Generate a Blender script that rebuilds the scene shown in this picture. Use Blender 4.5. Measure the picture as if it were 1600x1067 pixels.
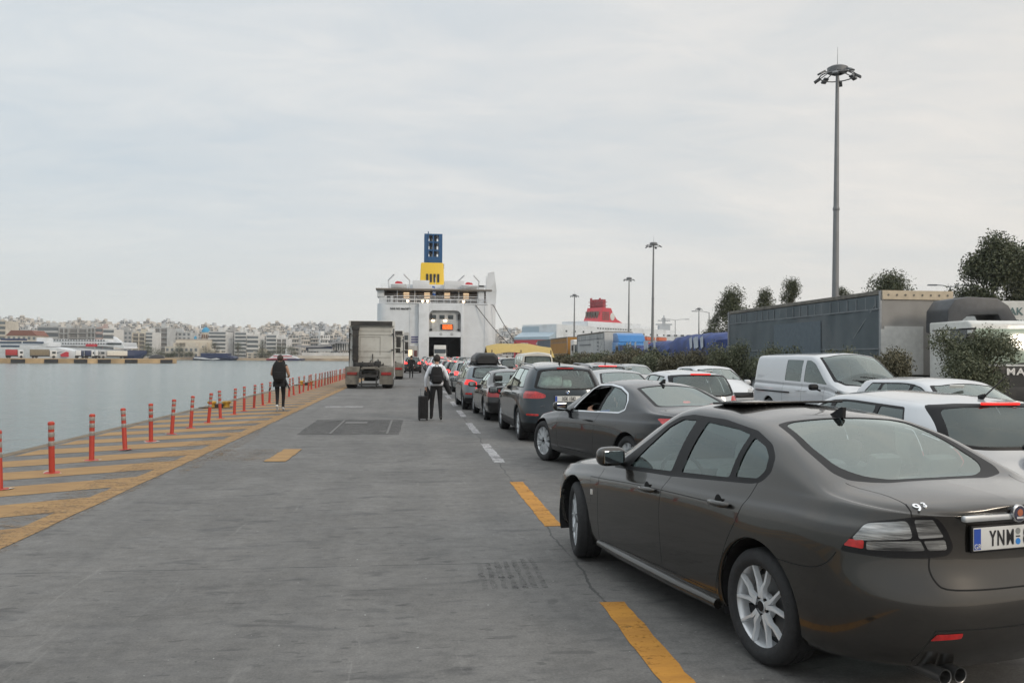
import bpy, bmesh, math, random
import numpy as np
from mathutils import Vector, Matrix
random.seed(7)
R = math.radians
for o in list(bpy.data.objects):
    bpy.data.objects.remove(o, do_unlink=True)
SC = bpy.context.scene
COL = SC.collection

# ---------------------------------------------------------------- camera, sky, sun, exposure
FPX, CAMH = 1310.0, 1.72
YAW, PITCH, ROLL = R(6.525), R(1.024), R(0.35)
CAMM = Matrix.Rotation(-YAW, 3, 'Z') @ Matrix.Rotation(math.pi/2 + PITCH, 3, 'X') @ Matrix.Rotation(ROLL, 3, 'Z')
cam_data = bpy.data.cameras.new('camera')
cam = bpy.data.objects.new('camera', cam_data)
COL.objects.link(cam)
cam.matrix_world = Matrix.Translation((0, 0, CAMH)) @ CAMM.to_4x4()
cam_data.sensor_width = 36.0
cam_data.lens = FPX/1600*36
cam_data.clip_end = 6000
SC.camera = cam

SUN_EL, SUN_AZ = R(24), R(138)
world = bpy.data.worlds.new('World')
SC.world = world
world.use_nodes = True
nt = world.node_tree
nt.nodes.clear()
N, L = nt.nodes.new, nt.links.new
w_out, w_bg = N('ShaderNodeOutputWorld'), N('ShaderNodeBackground')
L(w_bg.outputs[0], w_out.inputs[0])
w_bg.inputs['Strength'].default_value = 0.1
sky = N('ShaderNodeTexSky')
sky.sky_type = 'NISHITA'
sky.sun_disc = False
sky.sun_elevation = SUN_EL
sky.sun_rotation = SUN_AZ
tc = N('ShaderNodeTexCoord')
sep = N('ShaderNodeSeparateXYZ')
L(tc.outputs['Generated'], sep.inputs[0])
def wmath(op, a, b=None, c=None):
    n = N('ShaderNodeMath'); n.operation = op
    for i, v in enumerate((a, b, c)):
        if v is None: continue
        if isinstance(v, (int, float)): n.inputs[i].default_value = v
        else: L(v, n.inputs[i])
    return n.outputs[0]
zz = wmath('ADD', wmath('MAXIMUM', sep.outputs[2], 0.0), 0.13)
comb = N('ShaderNodeCombineXYZ')
L(wmath('DIVIDE', sep.outputs[0], zz), comb.inputs[0])
L(wmath('DIVIDE', sep.outputs[1], zz), comb.inputs[1])
wmap = N('ShaderNodeMapping')
wmap.inputs['Rotation'].default_value = (0, 0, R(28))
wmap.inputs['Scale'].default_value = (0.62, 1.2, 1)
L(comb.outputs[0], wmap.inputs[0])
def wnoise(scale, detail, rough, dist, vec):
    n = N('ShaderNodeTexNoise')
    n.inputs['Scale'].default_value = scale
    n.inputs['Detail'].default_value = detail
    n.inputs['Roughness'].default_value = rough
    n.inputs['Distortion'].default_value = dist
    L(vec, n.inputs['Vector'])
    return n.outputs[0]
big = wnoise(0.55, 5, 0.55, 0.6, wmap.outputs[0])
fine = wnoise(3.4, 8, 0.62, 1.1, wmap.outputs[0])
mixn = wmath('ADD', wmath('MULTIPLY', big, 0.74), wmath('MULTIPLY', fine, 0.26))
def wramp(stops, fac):
    n = N('ShaderNodeValToRGB')
    e = n.color_ramp.elements
    e[0].position, e[0].color = stops[0][0], (*stops[0][1], 1)
    e[1].position, e[1].color = stops[-1][0], (*stops[-1][1], 1)
    for p, c in stops[1:-1]:
        k = e.new(p); k.color = (*c, 1)
    L(fac, n.inputs[0])
    return n.outputs[0]
cloud = wramp([(0.34, (.485, .545, .595)), (0.46, (.585, .61, .628)), (0.57, (.685, .68, .67)), (0.69, (.80, .775, .745))], mixn)
# warm side of the evening sky is to the right (+X) and behind; the low haze is duller
warm = wmath('MULTIPLY_ADD', sep.outputs[0], 0.5, 0.42)
warm.node.use_clamp = True
wcol = N('ShaderNodeMix'); wcol.data_type = 'RGBA'; wcol.blend_type = 'MULTIPLY'
wcol.inputs['Factor'].default_value = 1.0
L(cloud, wcol.inputs['A'])
L(wramp([(0.0, (.89, .97, 1.02)), (0.45, (1.0, 1.0, .995)), (1.0, (1.08, 1.01, .93))], warm), wcol.inputs['B'])
low = N('ShaderNodeMix'); low.data_type = 'RGBA'
L(wramp([(0.0, (1, 1, 1)), (0.16, (.35, .35, .35)), (0.42, (0, 0, 0))], wmath('ABSOLUTE', sep.outputs[2])), low.inputs['Factor'])
L(wcol.outputs['Result'], low.inputs['A'])
L(wramp([(0.0, (.53, .555, .555)), (0.5, (.62, .615, .595)), (1.0, (.70, .655, .60))], warm), low.inputs['B'])
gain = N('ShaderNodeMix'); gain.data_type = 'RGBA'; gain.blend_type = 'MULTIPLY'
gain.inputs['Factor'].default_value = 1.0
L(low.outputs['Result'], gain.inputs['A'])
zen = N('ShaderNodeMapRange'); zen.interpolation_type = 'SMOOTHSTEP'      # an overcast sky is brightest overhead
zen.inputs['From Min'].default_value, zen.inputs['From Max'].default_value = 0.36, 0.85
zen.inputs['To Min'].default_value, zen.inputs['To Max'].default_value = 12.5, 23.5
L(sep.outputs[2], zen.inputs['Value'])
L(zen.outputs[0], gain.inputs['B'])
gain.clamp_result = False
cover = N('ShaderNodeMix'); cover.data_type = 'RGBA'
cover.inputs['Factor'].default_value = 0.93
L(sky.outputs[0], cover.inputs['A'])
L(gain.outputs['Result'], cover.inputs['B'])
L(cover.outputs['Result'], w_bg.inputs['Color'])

sun_data = bpy.data.lights.new('sun', 'SUN')
sun_data.energy = 1.2
sun_data.angle = R(12)
sun_data.color = (1.0, 0.87, 0.72)
sun = bpy.data.objects.new('sun', sun_data)
COL.objects.link(sun)
sdir = Vector((math.sin(SUN_AZ)*math.cos(SUN_EL), math.cos(SUN_AZ)*math.cos(SUN_EL), math.sin(SUN_EL)))
sun.rotation_euler = sdir.to_track_quat('Z', 'Y').to_euler()
SC.view_settings.view_transform = 'Standard'
SC.view_settings.look = 'None'
SC.view_settings.exposure = 0.0
SC.view_settings.gamma = 1.0
SC.render.engine = 'CYCLES'
SC.cycles.max_bounces = 8
SC.cycles.transparent_max_bounces = 24
SC.cycles.use_denoising = True

# ---------------------------------------------------------------- helpers
def pxray(x, y):
    return CAMM @ Vector(((x-800)/FPX, -(y-533.5)/FPX, -1.0))
def px(x, y, z=0.0):            # photograph pixel -> point on the level z
    d = pxray(x, y); t = (z-CAMH)/d.z
    return Vector((0, 0, CAMH)) + d*t
def at(x, y, Y):                # photograph pixel -> point that far down the road
    d = pxray(x, y); t = Y/d.y
    return Vector((0, 0, CAMH)) + d*t
FWD = Vector((math.sin(YAW), math.cos(YAW), 0)); RGT = Vector((math.cos(YAW), -math.sin(YAW), 0))
def far(x, depth, z=0.0):       # point at that bearing, that far ahead of the camera, on level z
    p = FWD*depth + RGT*((x-800)/FPX*depth)
    return Vector((p.x, p.y, z))
def zat(x, y, depth):           # height seen at that pixel at that depth
    hor = 556 + (x-650)*math.tan(ROLL)
    return CAMH + (hor-y)*depth/FPX

MATS = {}
def mat(name, col, rough=0.5, metal=0.0, var=0.10, scale=6.0, coat=0.0, bump=0.0, bscale=40.0, emit=0.0, ecol=None, spec=0.5, dirt=None):
    if name in MATS: return MATS[name]
    m = bpy.data.materials.new(name); m.use_nodes = True
    t = m.node_tree; n, l = t.nodes.new, t.links.new
    b = t.nodes['Principled BSDF']
    b.inputs['Roughness'].default_value = rough
    b.inputs['Metallic'].default_value = metal
    b.inputs['Coat Weight'].default_value = coat
    b.inputs['Coat Roughness'].default_value = 0.03
    b.inputs['Specular IOR Level'].default_value = spec
    c = n('ShaderNodeTexCoord')
    nz = n('ShaderNodeTexNoise'); nz.inputs['Scale'].default_value = scale; nz.inputs['Detail'].default_value = 6
    l(c.outputs['Object'], nz.inputs['Vector'])
    rp = n('ShaderNodeValToRGB')
    lo, hi = [max(0, v*(1-var)) for v in col], [min(1, v*(1+var)) for v in col]
    rp.color_ramp.elements[0].color = (*lo, 1); rp.color_ramp.elements[1].color = (*hi, 1)
    rp.color_ramp.elements[0].position = 0.3; rp.color_ramp.elements[1].position = 0.7
    l(nz.outputs[0], rp.inputs[0])
    last = rp.outputs[0]
    if dirt:
        n2 = n('ShaderNodeTexNoise'); n2.inputs['Scale'].default_value = scale*0.35; n2.inputs['Detail'].default_value = 9; n2.inputs['Roughness'].default_value = 0.7
        l(c.outputs['Object'], n2.inputs['Vector'])
        r2 = n('ShaderNodeValToRGB'); r2.color_ramp.elements[0].position = 0.5; r2.color_ramp.elements[1].position = 0.72
        l(n2.outputs[0], r2.inputs[0])
        mx = n('ShaderNodeMix'); mx.data_type = 'RGBA'
        l(r2.outputs[0], mx.inputs['Factor']); l(last, mx.inputs['A']); mx.inputs['B'].default_value = (*dirt, 1)
        last = mx.outputs['Result']
    l(last, b.inputs['Base Color'])
    if bump:
        bn = n('ShaderNodeTexNoise'); bn.inputs['Scale'].default_value = bscale; bn.inputs['Detail'].default_value = 8
        l(c.outputs['Object'], bn.inputs['Vector'])
        bp = n('ShaderNodeBump'); bp.inputs['Strength'].default_value = bump; bp.inputs['Distance'].default_value = 0.02
        l(bn.outputs[0], bp.inputs['Height']); l(bp.outputs[0], b.inputs['Normal'])
    if emit:
        b.inputs['Emission Color'].default_value = (*(ecol or col), 1); b.inputs['Emission Strength'].default_value = emit
    MATS[name] = m
    return m
def glass(name, tint=(.55, .62, .60), refl=0.06):
    if name in MATS: return MATS[name]
    m = bpy.data.materials.new(name); m.use_nodes = True
    t = m.node_tree; t.nodes.clear(); n, l = t.nodes.new, t.links.new
    o = n('ShaderNodeOutputMaterial'); mx = n('ShaderNodeMixShader'); tr = n('ShaderNodeBsdfTransparent'); gl = n('ShaderNodeBsdfGlossy')
    tr.inputs[0].default_value = (*tint, 1); gl.inputs['Roughness'].default_value = 0.015; gl.inputs['Color'].default_value = (.90, 1.0, .975, 1)
    fr = n('ShaderNodeFresnel'); fr.inputs[0].default_value = 1.52
    ad = n('ShaderNodeMath'); ad.operation = 'MULTIPLY_ADD'; ad.inputs[1].default_value = 1.8; ad.inputs[2].default_value = refl; ad.use_clamp = True
    l(fr.outputs[0], ad.inputs[0]); l(ad.outputs[0], mx.inputs[0]); l(tr.outputs[0], mx.inputs[1]); l(gl.outputs[0], mx.inputs[2]); l(mx.outputs[0], o.inputs[0])
    MATS[name] = m
    return m
def link(name, me, parent=None, loc=None):
    o = bpy.data.objects.new(name, me); COL.objects.link(o)
    if parent: o.parent = parent
    if loc is not None: o.location = loc
    return o
def tag(o, label=None, cat=None, group=None, kind=None):
    if label: o['label'] = label
    if cat: o['category'] = cat
    if group: o['group'] = group
    if kind: o['kind'] = kind
    return o
def thing(name, label, cat, loc=(0, 0, 0), rz=0.0, group=None):
    o = bpy.data.objects.new(name, None); COL.objects.link(o)
    o.location = loc; o.rotation_euler = (0, 0, rz); o.empty_display_size = 0.3
    return tag(o, label, cat, group)
def dup(o, loc=None, rz=None, label=None, parent=None, scale=None, group=None):
    c = o.copy(); COL.objects.link(c)
    if parent: c.parent = parent
    if loc is not None: c.location = loc
    if rz is not None: c.rotation_euler = (0, 0, rz)
    if scale is not None: c.scale = scale if hasattr(scale, '__len__') else (scale,)*3
    if label: c['label'] = label
    if group: c['group'] = group
    for k in list(o.children): dup(k, parent=c)
    return c
class MB:
    """collects shapes into one mesh; the last argument m picks the material slot"""
    def __init__(s): s.bm = bmesh.new()
    def _mark(s, fs, m):
        for f in fs: f.material_index = m
    def box(s, c, d, rz=0.0, bev=0.0, m=0, rot=None, taper=None):
        r = bmesh.ops.create_cube(s.bm, size=1.0)
        vs = r['verts']
        for v in vs:
            v.co.x *= d[0]; v.co.y *= d[1]; v.co.z *= d[2]
            if taper and v.co.z > 0: v.co.x *= taper[0]; v.co.y *= taper[1]
        fs = list({f for v in vs for f in v.link_faces})
        s._mark(fs, m)
        if bev:
            es = list({e for v in vs for e in v.link_edges})
            rb = bmesh.ops.bevel(s.bm, geom=es, offset=bev, segments=2, profile=0.6, affect='EDGES', clamp_overlap=True)
            fs = list({f for v in vs if v.is_valid for f in v.link_faces} | set(rb['faces']))
            s._mark(fs, m)
            vs = list({v for f in fs for v in f.verts})
        M = Matrix.Translation(c) @ (rot.to_4x4() if rot is not None else Matrix.Rotation(rz, 4, 'Z'))
        for v in vs: v.co = M @ v.co
        return s
    def cyl(s, p0, p1, r0, r1=None, n=12, m=0, caps=True):
        p0, p1 = Vector(p0), Vector(p1); r1 = r0 if r1 is None else r1
        q = (p1-p0).to_track_quat('Z', 'Y')
        ra = [s.bm.verts.new(p0 + q @ Vector((r0*math.cos(2*math.pi*i/n), r0*math.sin(2*math.pi*i/n), 0))) for i in range(n)]
        rb = [s.bm.verts.new(p1 + q @ Vector((r1*math.cos(2*math.pi*i/n), r1*math.sin(2*math.pi*i/n), 0))) for i in range(n)]
        for i in range(n):
            j = (i+1) % n
            s.bm.faces.new((ra[i], ra[j], rb[j], rb[i])).material_index = m
        if caps:
            s.bm.faces.new(list(reversed(ra))).material_index = m
            s.bm.faces.new(rb).material_index = m
        return s
    def tube(s, pts, r, n=8, m=0, caps=True):
        pts = [Vector(p) for p in pts]; rs = r if hasattr(r, '__len__') else [r]*len(pts)
        rings = []; prev = None
        for i, p in enumerate(pts):
            d = (pts[min(i+1, len(pts)-1)] - pts[max(i-1, 0)]).normalized()
            if prev is None:
                a = Vector((0, 0, 1)) if abs(d.z) < 0.9 else Vector((1, 0, 0))
                u = d.cross(a).normalized()
            else:
                u = (prev - d*prev.dot(d)).normalized()
            prev = u; w = d.cross(u)
            rings.append([s.bm.verts.new(p + (u*math.cos(2*math.pi*k/n) + w*math.sin(2*math.pi*k/n))*rs[i]) for k in range(n)])
        for a, b in zip(rings, rings[1:]):
            for k in range(n):
                j = (k+1) % n
                s.bm.faces.new((a[k], a[j], b[j], b[k])).material_index = m
        if caps:
            s.bm.faces.new(list(reversed(rings[0]))).material_index = m
            s.bm.faces.new(rings[-1]).material_index = m
        return s
    def lathe(s, prof, M=None, n=24, m=0):
        """prof = [(radius, height)] about z, placed by matrix M"""
        M = M or Matrix.Identity(4); rings = []
        for r, z in prof:
            if r < 1e-6: rings.append([s.bm.verts.new(M @ Vector((0, 0, z)))])
            else: rings.append([s.bm.verts.new(M @ Vector((r*math.cos(2*math.pi*k/n), r*math.sin(2*math.pi*k/n), z))) for k in range(n)])
        for a, b in zip(rings, rings[1:]):
            for k in range(n):
                j = (k+1) % n
                if len(a) == 1 and len(b) == 1: continue
                if len(a) == 1: vs = (a[0], b[j], b[k])
                elif len(b) == 1: vs = (a[k], a[j], b[0])
                else: vs = (a[k], a[j], b[j], b[k])
                s.bm.faces.new(vs).material_index = m
        return s
    def prism(s, poly, ax, a, b, m=0, M=None):
        """polygon extruded along axis ax from a to b; poly is in the two other axes, in order"""
        def P(p, h):
            v = {'x': Vector((h, p[0], p[1])), 'y': Vector((p[0], h, p[1])), 'z': Vector((p[0], p[1], h))}[ax]
            return M @ v if M is not None else v
        A = [s.bm.verts.new(P(p, a)) for p in poly]; B = [s.bm.verts.new(P(p, b)) for p in poly]
        n = len(poly); fs = []
        for i in range(n):
            j = (i+1) % n
            fs.append(s.bm.faces.new((A[i], A[j], B[j], B[i])))
        fs.append(s.bm.faces.new(list(reversed(A)))); fs.append(s.bm.faces.new(B))
        s._mark(fs, m)
        bmesh.ops.recalc_face_normals(s.bm, faces=fs)
        return s
    def quad(s, pts, m=0):
        s.bm.faces.new([s.bm.verts.new(p) for p in pts]).material_index = m
        return s
    def grid(s, G, m=0, closed=False):
        V = [[s.bm.verts.new(p) for p in row] for row in G]
        for a, b in zip(V, V[1:]):
            k = len(a)
            for i in range(k if closed else k-1):
                j = (i+1) % k
                s.bm.faces.new((a[i], a[j], b[j], b[i])).material_index = m
        return s
    def build(s, name, mats, parent=None, smooth=None, loc=None, recalc=False):
        if recalc: bmesh.ops.recalc_face_normals(s.bm, faces=s.bm.faces)
        me = bpy.data.meshes.new(name); s.bm.to_mesh(me); s.bm.free()
        for k in (mats if isinstance(mats, (list, tuple)) else [mats]): me.materials.append(k)
        if smooth is not None:
            me.polygons.foreach_set('use_smooth', [True]*len(me.polygons))
            if smooth < 180: me.set_sharp_from_angle(angle=R(smooth))
        return link(name, me, parent, loc)
def text_mesh(body, size, depth=0.004, bold=0.0, spacing=1.0):
    """lettering as a mesh lying in the xy plane, centred, facing +z"""
    cu = bpy.data.curves.new('lettering', 'FONT'); cu.body = body; cu.size = size; cu.extrude = depth
    cu.offset = bold; cu.align_x = 'CENTER'; cu.align_y = 'CENTER'; cu.space_character = spacing; cu.resolution_u = 3
    ob = bpy.data.objects.new('lettering', cu); COL.objects.link(ob)
    me = bpy.data.meshes.new_from_object(ob.evaluated_get(bpy.context.evaluated_depsgraph_get()))
    bpy.data.objects.remove(ob, do_unlink=True)
    return me
def lettering(body, size, material, M, parent=None, depth=0.004, bold=0.0, sx=1.0, spacing=1.0, name='lettering'):
    me = text_mesh(body, size, depth, bold, spacing)
    me.transform(M.to_4x4() @ Matrix.Diagonal((sx, 1, 1, 1)))
    me.materials.clear(); me.materials.append(material)
    return link(name, me, parent)
def facing(origin, right, up):
    """matrix taking text x,y,z to right, up, and towards the reader"""
    r, u = Vector(right).normalized(), Vector(up).normalized(); n = r.cross(u)
    return Matrix(((r.x, u.x, n.x, origin[0]), (r.y, u.y, n.y, origin[1]), (r.z, u.z, n.z, origin[2]), (0, 0, 0, 1)))
# ---------------------------------------------------------------- ground, water, markings
QUAY_T, WATER_Z, QUAY_END = -6.85, -1.8, 166.0
def concrete_material():
    m = bpy.data.materials.new('worn concrete'); m.use_nodes = True
    t = m.node_tree; n, l = t.nodes.new, t.links.new
    b = t.nodes['Principled BSDF']
    c = n('ShaderNodeTexCoord')
    def nz(scale, detail=6, rough=0.6, sc=(1, 1, 1), dist=0.0):
        mp = n('ShaderNodeMapping'); mp.inputs['Scale'].default_value = sc
        l(c.outputs['Object'], mp.inputs[0])
        k = n('ShaderNodeTexNoise'); k.inputs['Scale'].default_value = scale; k.inputs['Detail'].default_value = detail
        k.inputs['Roughness'].default_value = rough; k.inputs['Distortion'].default_value = dist
        l(mp.outputs[0], k.inputs['Vector']); return k.outputs[0]
    def ramp(f, a, bb, ca=(0, 0, 0), cb=(1, 1, 1)):
        r = n('ShaderNodeValToRGB'); e = r.color_ramp.elements
        e[0].position, e[1].position = a, bb; e[0].color, e[1].color = (*ca, 1), (*cb, 1)
        l(f, r.inputs[0]); return r.outputs[0]
    def mix(f, a, bb, mode='MIX'):
        k = n('ShaderNodeMix'); k.data_type = 'RGBA'; k.blend_type = mode
        for s, v in (('Factor', f), ('A', a), ('B', bb)):
            if isinstance(v, (int, float)): k.inputs[s].default_value = v
            elif isinstance(v, tuple): k.inputs[s].default_value = (*v, 1)
            else: l(v, k.inputs[s])
        return k.outputs['Result']
    base = ramp(nz(0.35, 8, 0.65), 0.33, 0.68, (.126, .122, .117), (.190, .184, .176))
    grain = ramp(nz(9, 10, 0.78), 0.28, 0.74, (.72, .72, .72), (1.26, 1.26, 1.25))
    base = mix(1.0, base, grain, 'MULTIPLY')
    speck = ramp(nz(60, 4, 0.8), 0.35, 0.75, (.74, .74, .74), (1.24, 1.24, 1.24))
    base = mix(1.0, base, speck, 'MULTIPLY')
    # brushed texture and tyre scuffs across the drive, oil marks
    streak = ramp(nz(1.7, 9, 0.72, (1.1, 3.6, 1), 0.6), 0.50, 0.68)
    base = mix(streak, base, mix(0.34, base, (.06, .06, .062)))
    oil = ramp(nz(1.3, 6, 0.6, (1, 2.6, 1), 0.7), 0.58, 0.665)
    base = mix(oil, base, mix(0.50, base, (.05, .05, .052)))
    smudge = ramp(nz(3.2, 3, .45, (.8, 1.7, 1), .5), .66, .70)
    base = mix(smudge, base, mix(0.36, base, (.035, .035, .036)))
    blot = ramp(nz(7.5, 2, .4, (.7, 1.8, 1), .3), .675, .70)
    base = mix(blot, base, mix(0.38, base, (.03, .03, .031)))
    rub = ramp(nz(2.2, 10, .8, (.9, 9, 1), .2), .50, .60)
    base = mix(rub, base, mix(0.07, base, (.05, .05, .05)))
    light = ramp(nz(1.4, 9, 0.75, (3.5, 0.5, 1), 0.5), 0.60, 0.72)
    base = mix(light, base, mix(0.22, base, (.42, .41, .39)))
    wear = ramp(nz(0.5, 6, 0.7, (2.6, 0.16, 1), 0.3), 0.53, 0.66)
    base = mix(wear, base, mix(0.24, base, (.07, .07, .072)))
    trk = n('ShaderNodeTexWave'); trk.inputs['Scale'].default_value = 0.32; trk.inputs['Distortion'].default_value = 2.5
    trk.inputs['Detail'].default_value = 3; trk.inputs['Detail Scale'].default_value = 0.3
    l(c.outputs['Object'], trk.inputs['Vector'])
    base = mix(ramp(trk.outputs['Color'], 0.3, 0.9), mix(0.12, base, (.06, .06, .06)), base)
    chips = ramp(nz(26, 2, 0.5), 0.745, 0.765)
    base = mix(chips, base, (.34, .34, .33))
    dots = ramp(nz(17, 2, 0.5, (1, 1.6, 1)), 0.735, 0.765)
    base = mix(dots, base, (.055, .055, .055))
    # slab joints: across the drive every 4.5 m, and one running along it
    sp = n('ShaderNodeSeparateXYZ'); l(c.outputs['Object'], sp.inputs[0])
    wob = nz(0.7, 6, 0.7)
    def mth(op, a, bb=0.0, cc=None):
        k = n('ShaderNodeMath'); k.operation = op
        for i, v in enumerate((a, bb, cc)):
            if v is None: continue
            if isinstance(v, (int, float)): k.inputs[i].default_value = v
            else: l(v, k.inputs[i])
        return k.outputs[0]
    def joint(coord, off, period, width, wobble):
        w = mth('MULTIPLY_ADD', wob, wobble, coord)
        d = mth('ABSOLUTE', mth('SUBTRACT', mth('FRACT', mth('DIVIDE', mth('SUBTRACT', w, off-500*period), period)), 0.5))
        return mth('LESS_THAN', d, width/period)
    jn = mth('MAXIMUM', joint(sp.outputs[1], 7.05+2.3-.03, 4.6, 0.010, 0.06), joint(sp.outputs[0], 1.58+6.5-.12, 13.0, 0.010, 0.25))
    brk = ramp(nz(1.8, 4, 0.6), 0.36, 0.50)
    base = mix(mth('MULTIPLY', mth('MULTIPLY', jn, brk), 0.75), base, (.045, .045, .045))
    l(base, b.inputs['Base Color'])
    rr = ramp(nz(3, 6, 0.7), 0.3, 0.7, (.62, .62, .62), (.9, .9, .9))
    l(rr, b.inputs['Roughness'])
    b.inputs['Specular IOR Level'].default_value = 0.35
    bp = n('ShaderNodeBump'); bp.inputs['Strength'].default_value = 0.35; bp.inputs['Distance'].default_value = 0.012
    l(mix(0.5, nz(30, 8, 0.75), nz(5, 8, 0.7, (1, 4, 1))), bp.inputs['Height']); l(bp.outputs[0], b.inputs['Normal'])
    return m
M_CONC = concrete_material()
def quay_ground():
    b = MB(); bm = b.bm
    # one sheet: the quay runs out along x = QUAY_T, turns at the ferry berth, and the land goes on to the right
    x0, x1, y0, y1 = QUAY_T, 900.0, -60.0, QUAY_END
    top = [(x0, y0), (x1, y0), (x1, 420), (60, 420), (40, y1+40), (22, y1), (x0, y1)]
    vs = [bm.verts.new((x, y, 0)) for x, y in top]
    bm.faces.new(vs)
    lo = [bm.verts.new((x, y, WATER_Z-2)) for x, y in top]
    for i in range(len(top)):
        j = (i+1) % len(top); bm.faces.new((vs[i], lo[i], lo[j], vs[j]))
    bmesh.ops.recalc_face_normals(bm, faces=bm.faces)
    return b.build('quay_ground', M_CONC)
tag(quay_ground(), 'worn grey concrete quay apron with slab joints and tyre scuffs', 'ground', kind='structure')
def edge_cope():
    b = MB(); y = -30.0; random.seed(3)
    while y < QUAY_END-2:
        ln = 3.0
        b.box((QUAY_T-.02, y+ln/2, -.02), (.20, ln-.02, .06), bev=.015); y += ln
    return b.build('quay_edge_kerb', mat('cope stone', (.16, .125, .085), .85, var=.3, scale=2, bump=.5), smooth=40)
tag(edge_cope(), 'low worn stone coping along the edge of the quay', 'kerb', kind='structure')

def water_material():
    m = bpy.data.materials.new('harbour water'); m.use_nodes = True
    t = m.node_tree; n, l = t.nodes.new, t.links.new
    b = t.nodes['Principled BSDF']
    b.inputs['Base Color'].default_value = (.13, .17, .168, 1)
    b.inputs['Roughness'].default_value = 0.15
    b.inputs['IOR'].default_value = 1.33
    c = n('ShaderNodeTexCoord')
    def nz(scale, sc, det):
        mp = n('ShaderNodeMapping'); mp.inputs['Scale'].default_value = sc; mp.inputs['Rotation'].default_value = (0, 0, R(6))
        l(c.outputs['Object'], mp.inputs[0])
        k = n('ShaderNodeTexNoise'); k.inputs['Scale'].default_value = scale; k.inputs['Detail'].default_value = det; k.inputs['Roughness'].default_value = .6
        l(mp.outputs[0], k.inputs['Vector']); return k.outputs[0]
    def add(a, b2, f):
        k = n('ShaderNodeMath'); k.operation = 'MULTIPLY_ADD'; l(b2, k.inputs[0]); k.inputs[1].default_value = f; l(a, k.inputs[2]); return k.outputs[0]
    h = add(add(nz(1.1, (.55, 1.5, 1), 5), nz(.22, (.5, 1.5, 1), 3), 2.2), nz(4.0, (.7, 1.4, 1), 3), .25)
    bp = n('ShaderNodeBump'); bp.inputs['Strength'].default_value = 0.7; bp.inputs['Distance'].default_value = 0.22
    l(h, bp.inputs['Height']); l(bp.outputs[0], b.inputs['Normal'])
    return m
b = MB(); b.quad([(-2500, -400, WATER_Z), (2500, -400, WATER_Z), (2500, 2500, WATER_Z), (-2500, 2500, WATER_Z)])
tag(b.build('water', water_material()), 'rippled grey green harbour water', 'water', kind='structure')

def paint_material(name, col, worn, thin=0.5):
    m = bpy.data.materials.new(name); m.use_nodes = True
    t = m.node_tree; n, l = t.nodes.new, t.links.new
    b = t.nodes['Principled BSDF']; o = t.nodes['Material Output']
    c = n('ShaderNodeTexCoord')
    def nz(scale, sc=(1, 1, 1), det=8, rough=.7):
        mp = n('ShaderNodeMapping'); mp.inputs['Scale'].default_value = sc
        l(c.outputs['Object'], mp.inputs[0])
        k = n('ShaderNodeTexNoise'); k.inputs['Scale'].default_value = scale; k.inputs['Detail'].default_value = det; k.inputs['Roughness'].default_value = rough
        l(mp.outputs[0], k.inputs['Vector']); return k.outputs[0]
    r = n('ShaderNodeValToRGB'); e = r.color_ramp.elements
    e[0].position, e[1].position = .3, .7
    e[0].color = (col[0]*.62, col[1]*.58, col[2]*.62, 1); e[1].color = (*col, 1)
    l(nz(1.6, (1, 3, 1)), r.inputs[0]); l(r.outputs[0], b.inputs['Base Color'])
    b.inputs['Roughness'].default_value = .75
    tr = n('ShaderNodeBsdfTransparent'); mx = n('ShaderNodeMixShader')
    r2 = n('ShaderNodeValToRGB'); e = r2.color_ramp.elements
    e[0].position, e[1].position = worn, worn+.12
    e[0].color = (thin, thin, thin, 1); e[1].color = (1, 1, 1, 1)
    k = n('ShaderNodeMath'); k.operation = 'MULTIPLY_ADD'; k.inputs[1].default_value = .5
    l(nz(3.2, (1, 2.4, 1), 10, .75), k.inputs[0])
    k2 = n('ShaderNodeMath'); k2.operation = 'MULTIPLY'; k2.inputs[1].default_value = .5
    l(nz(24), k2.inputs[0]); l(k2.outputs[0], k.inputs[2])
    l(k.outputs[0], r2.inputs[0]); l(r2.outputs[0], mx.inputs[0]); l(tr.outputs[0], mx.inputs[1]); l(b.outputs[0], mx.inputs[2]); l(mx.outputs[0], o.inputs[0])
    return m
M_YEL = paint_material('worn ochre paint', (.36, .215, .075), .31, .50)
M_YELF = paint_material('orange yellow paint', (.50, .235, .028), .36, .3)
M_WHT = paint_material('worn white paint', (.55, .55, .54), .42, .12)
M_TAR = paint_material('tar patch', (.066, .064, .062), .48, .22)
M_SKID = paint_material('tyre skid', (.050, .050, .051), .52, .10)
M_DUST = paint_material('old ochre wash', (.25, .18, .105), .50, .0)
def ragged(b, poly, z, step=.25, amp=.012):
    """flat polygon with a slightly uneven outline"""
    pts = []
    for i in range(len(poly)):
        p, q = Vector((*poly[i], z)), Vector((*poly[(i+1) % len(poly)], z))
        k = max(1, int((q-p).length/step))
        for s in range(k):
            v = p.lerp(q, s/k)
            if s: v += Vector((random.uniform(-amp, amp), random.uniform(-amp, amp), 0))
            pts.append(v)
    b.quad(pts)
random.seed(11)
b = MB(); YIN, YOUT, SL = -3.86, -6.66, .62
for k in range(-18, 92):
    c0 = 12.02 + 1.75*k; w = random.uniform(.90, 1.02)
    P = [(YOUT, c0+YOUT*SL), (YIN, c0+YIN*SL), (YIN, c0+w+YIN*SL), (YOUT, c0+w+YOUT*SL)]
    if P[0][1] > QUAY_END-4: break
    ragged(b, P, .004, .3, .014)
tag(b.build('hatched_quay_marking', M_YEL), 'ochre diagonal stripes painted along the quay edge', 'road marking', kind='structure')
b = MB()
for k in range(45):
    ragged(b, [(YIN-.01, -20+4*k), (-3.61, -20+4*k), (-3.61, -16+4*k), (YIN-.01, -16+4*k)], .0055, .3, .012)
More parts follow.
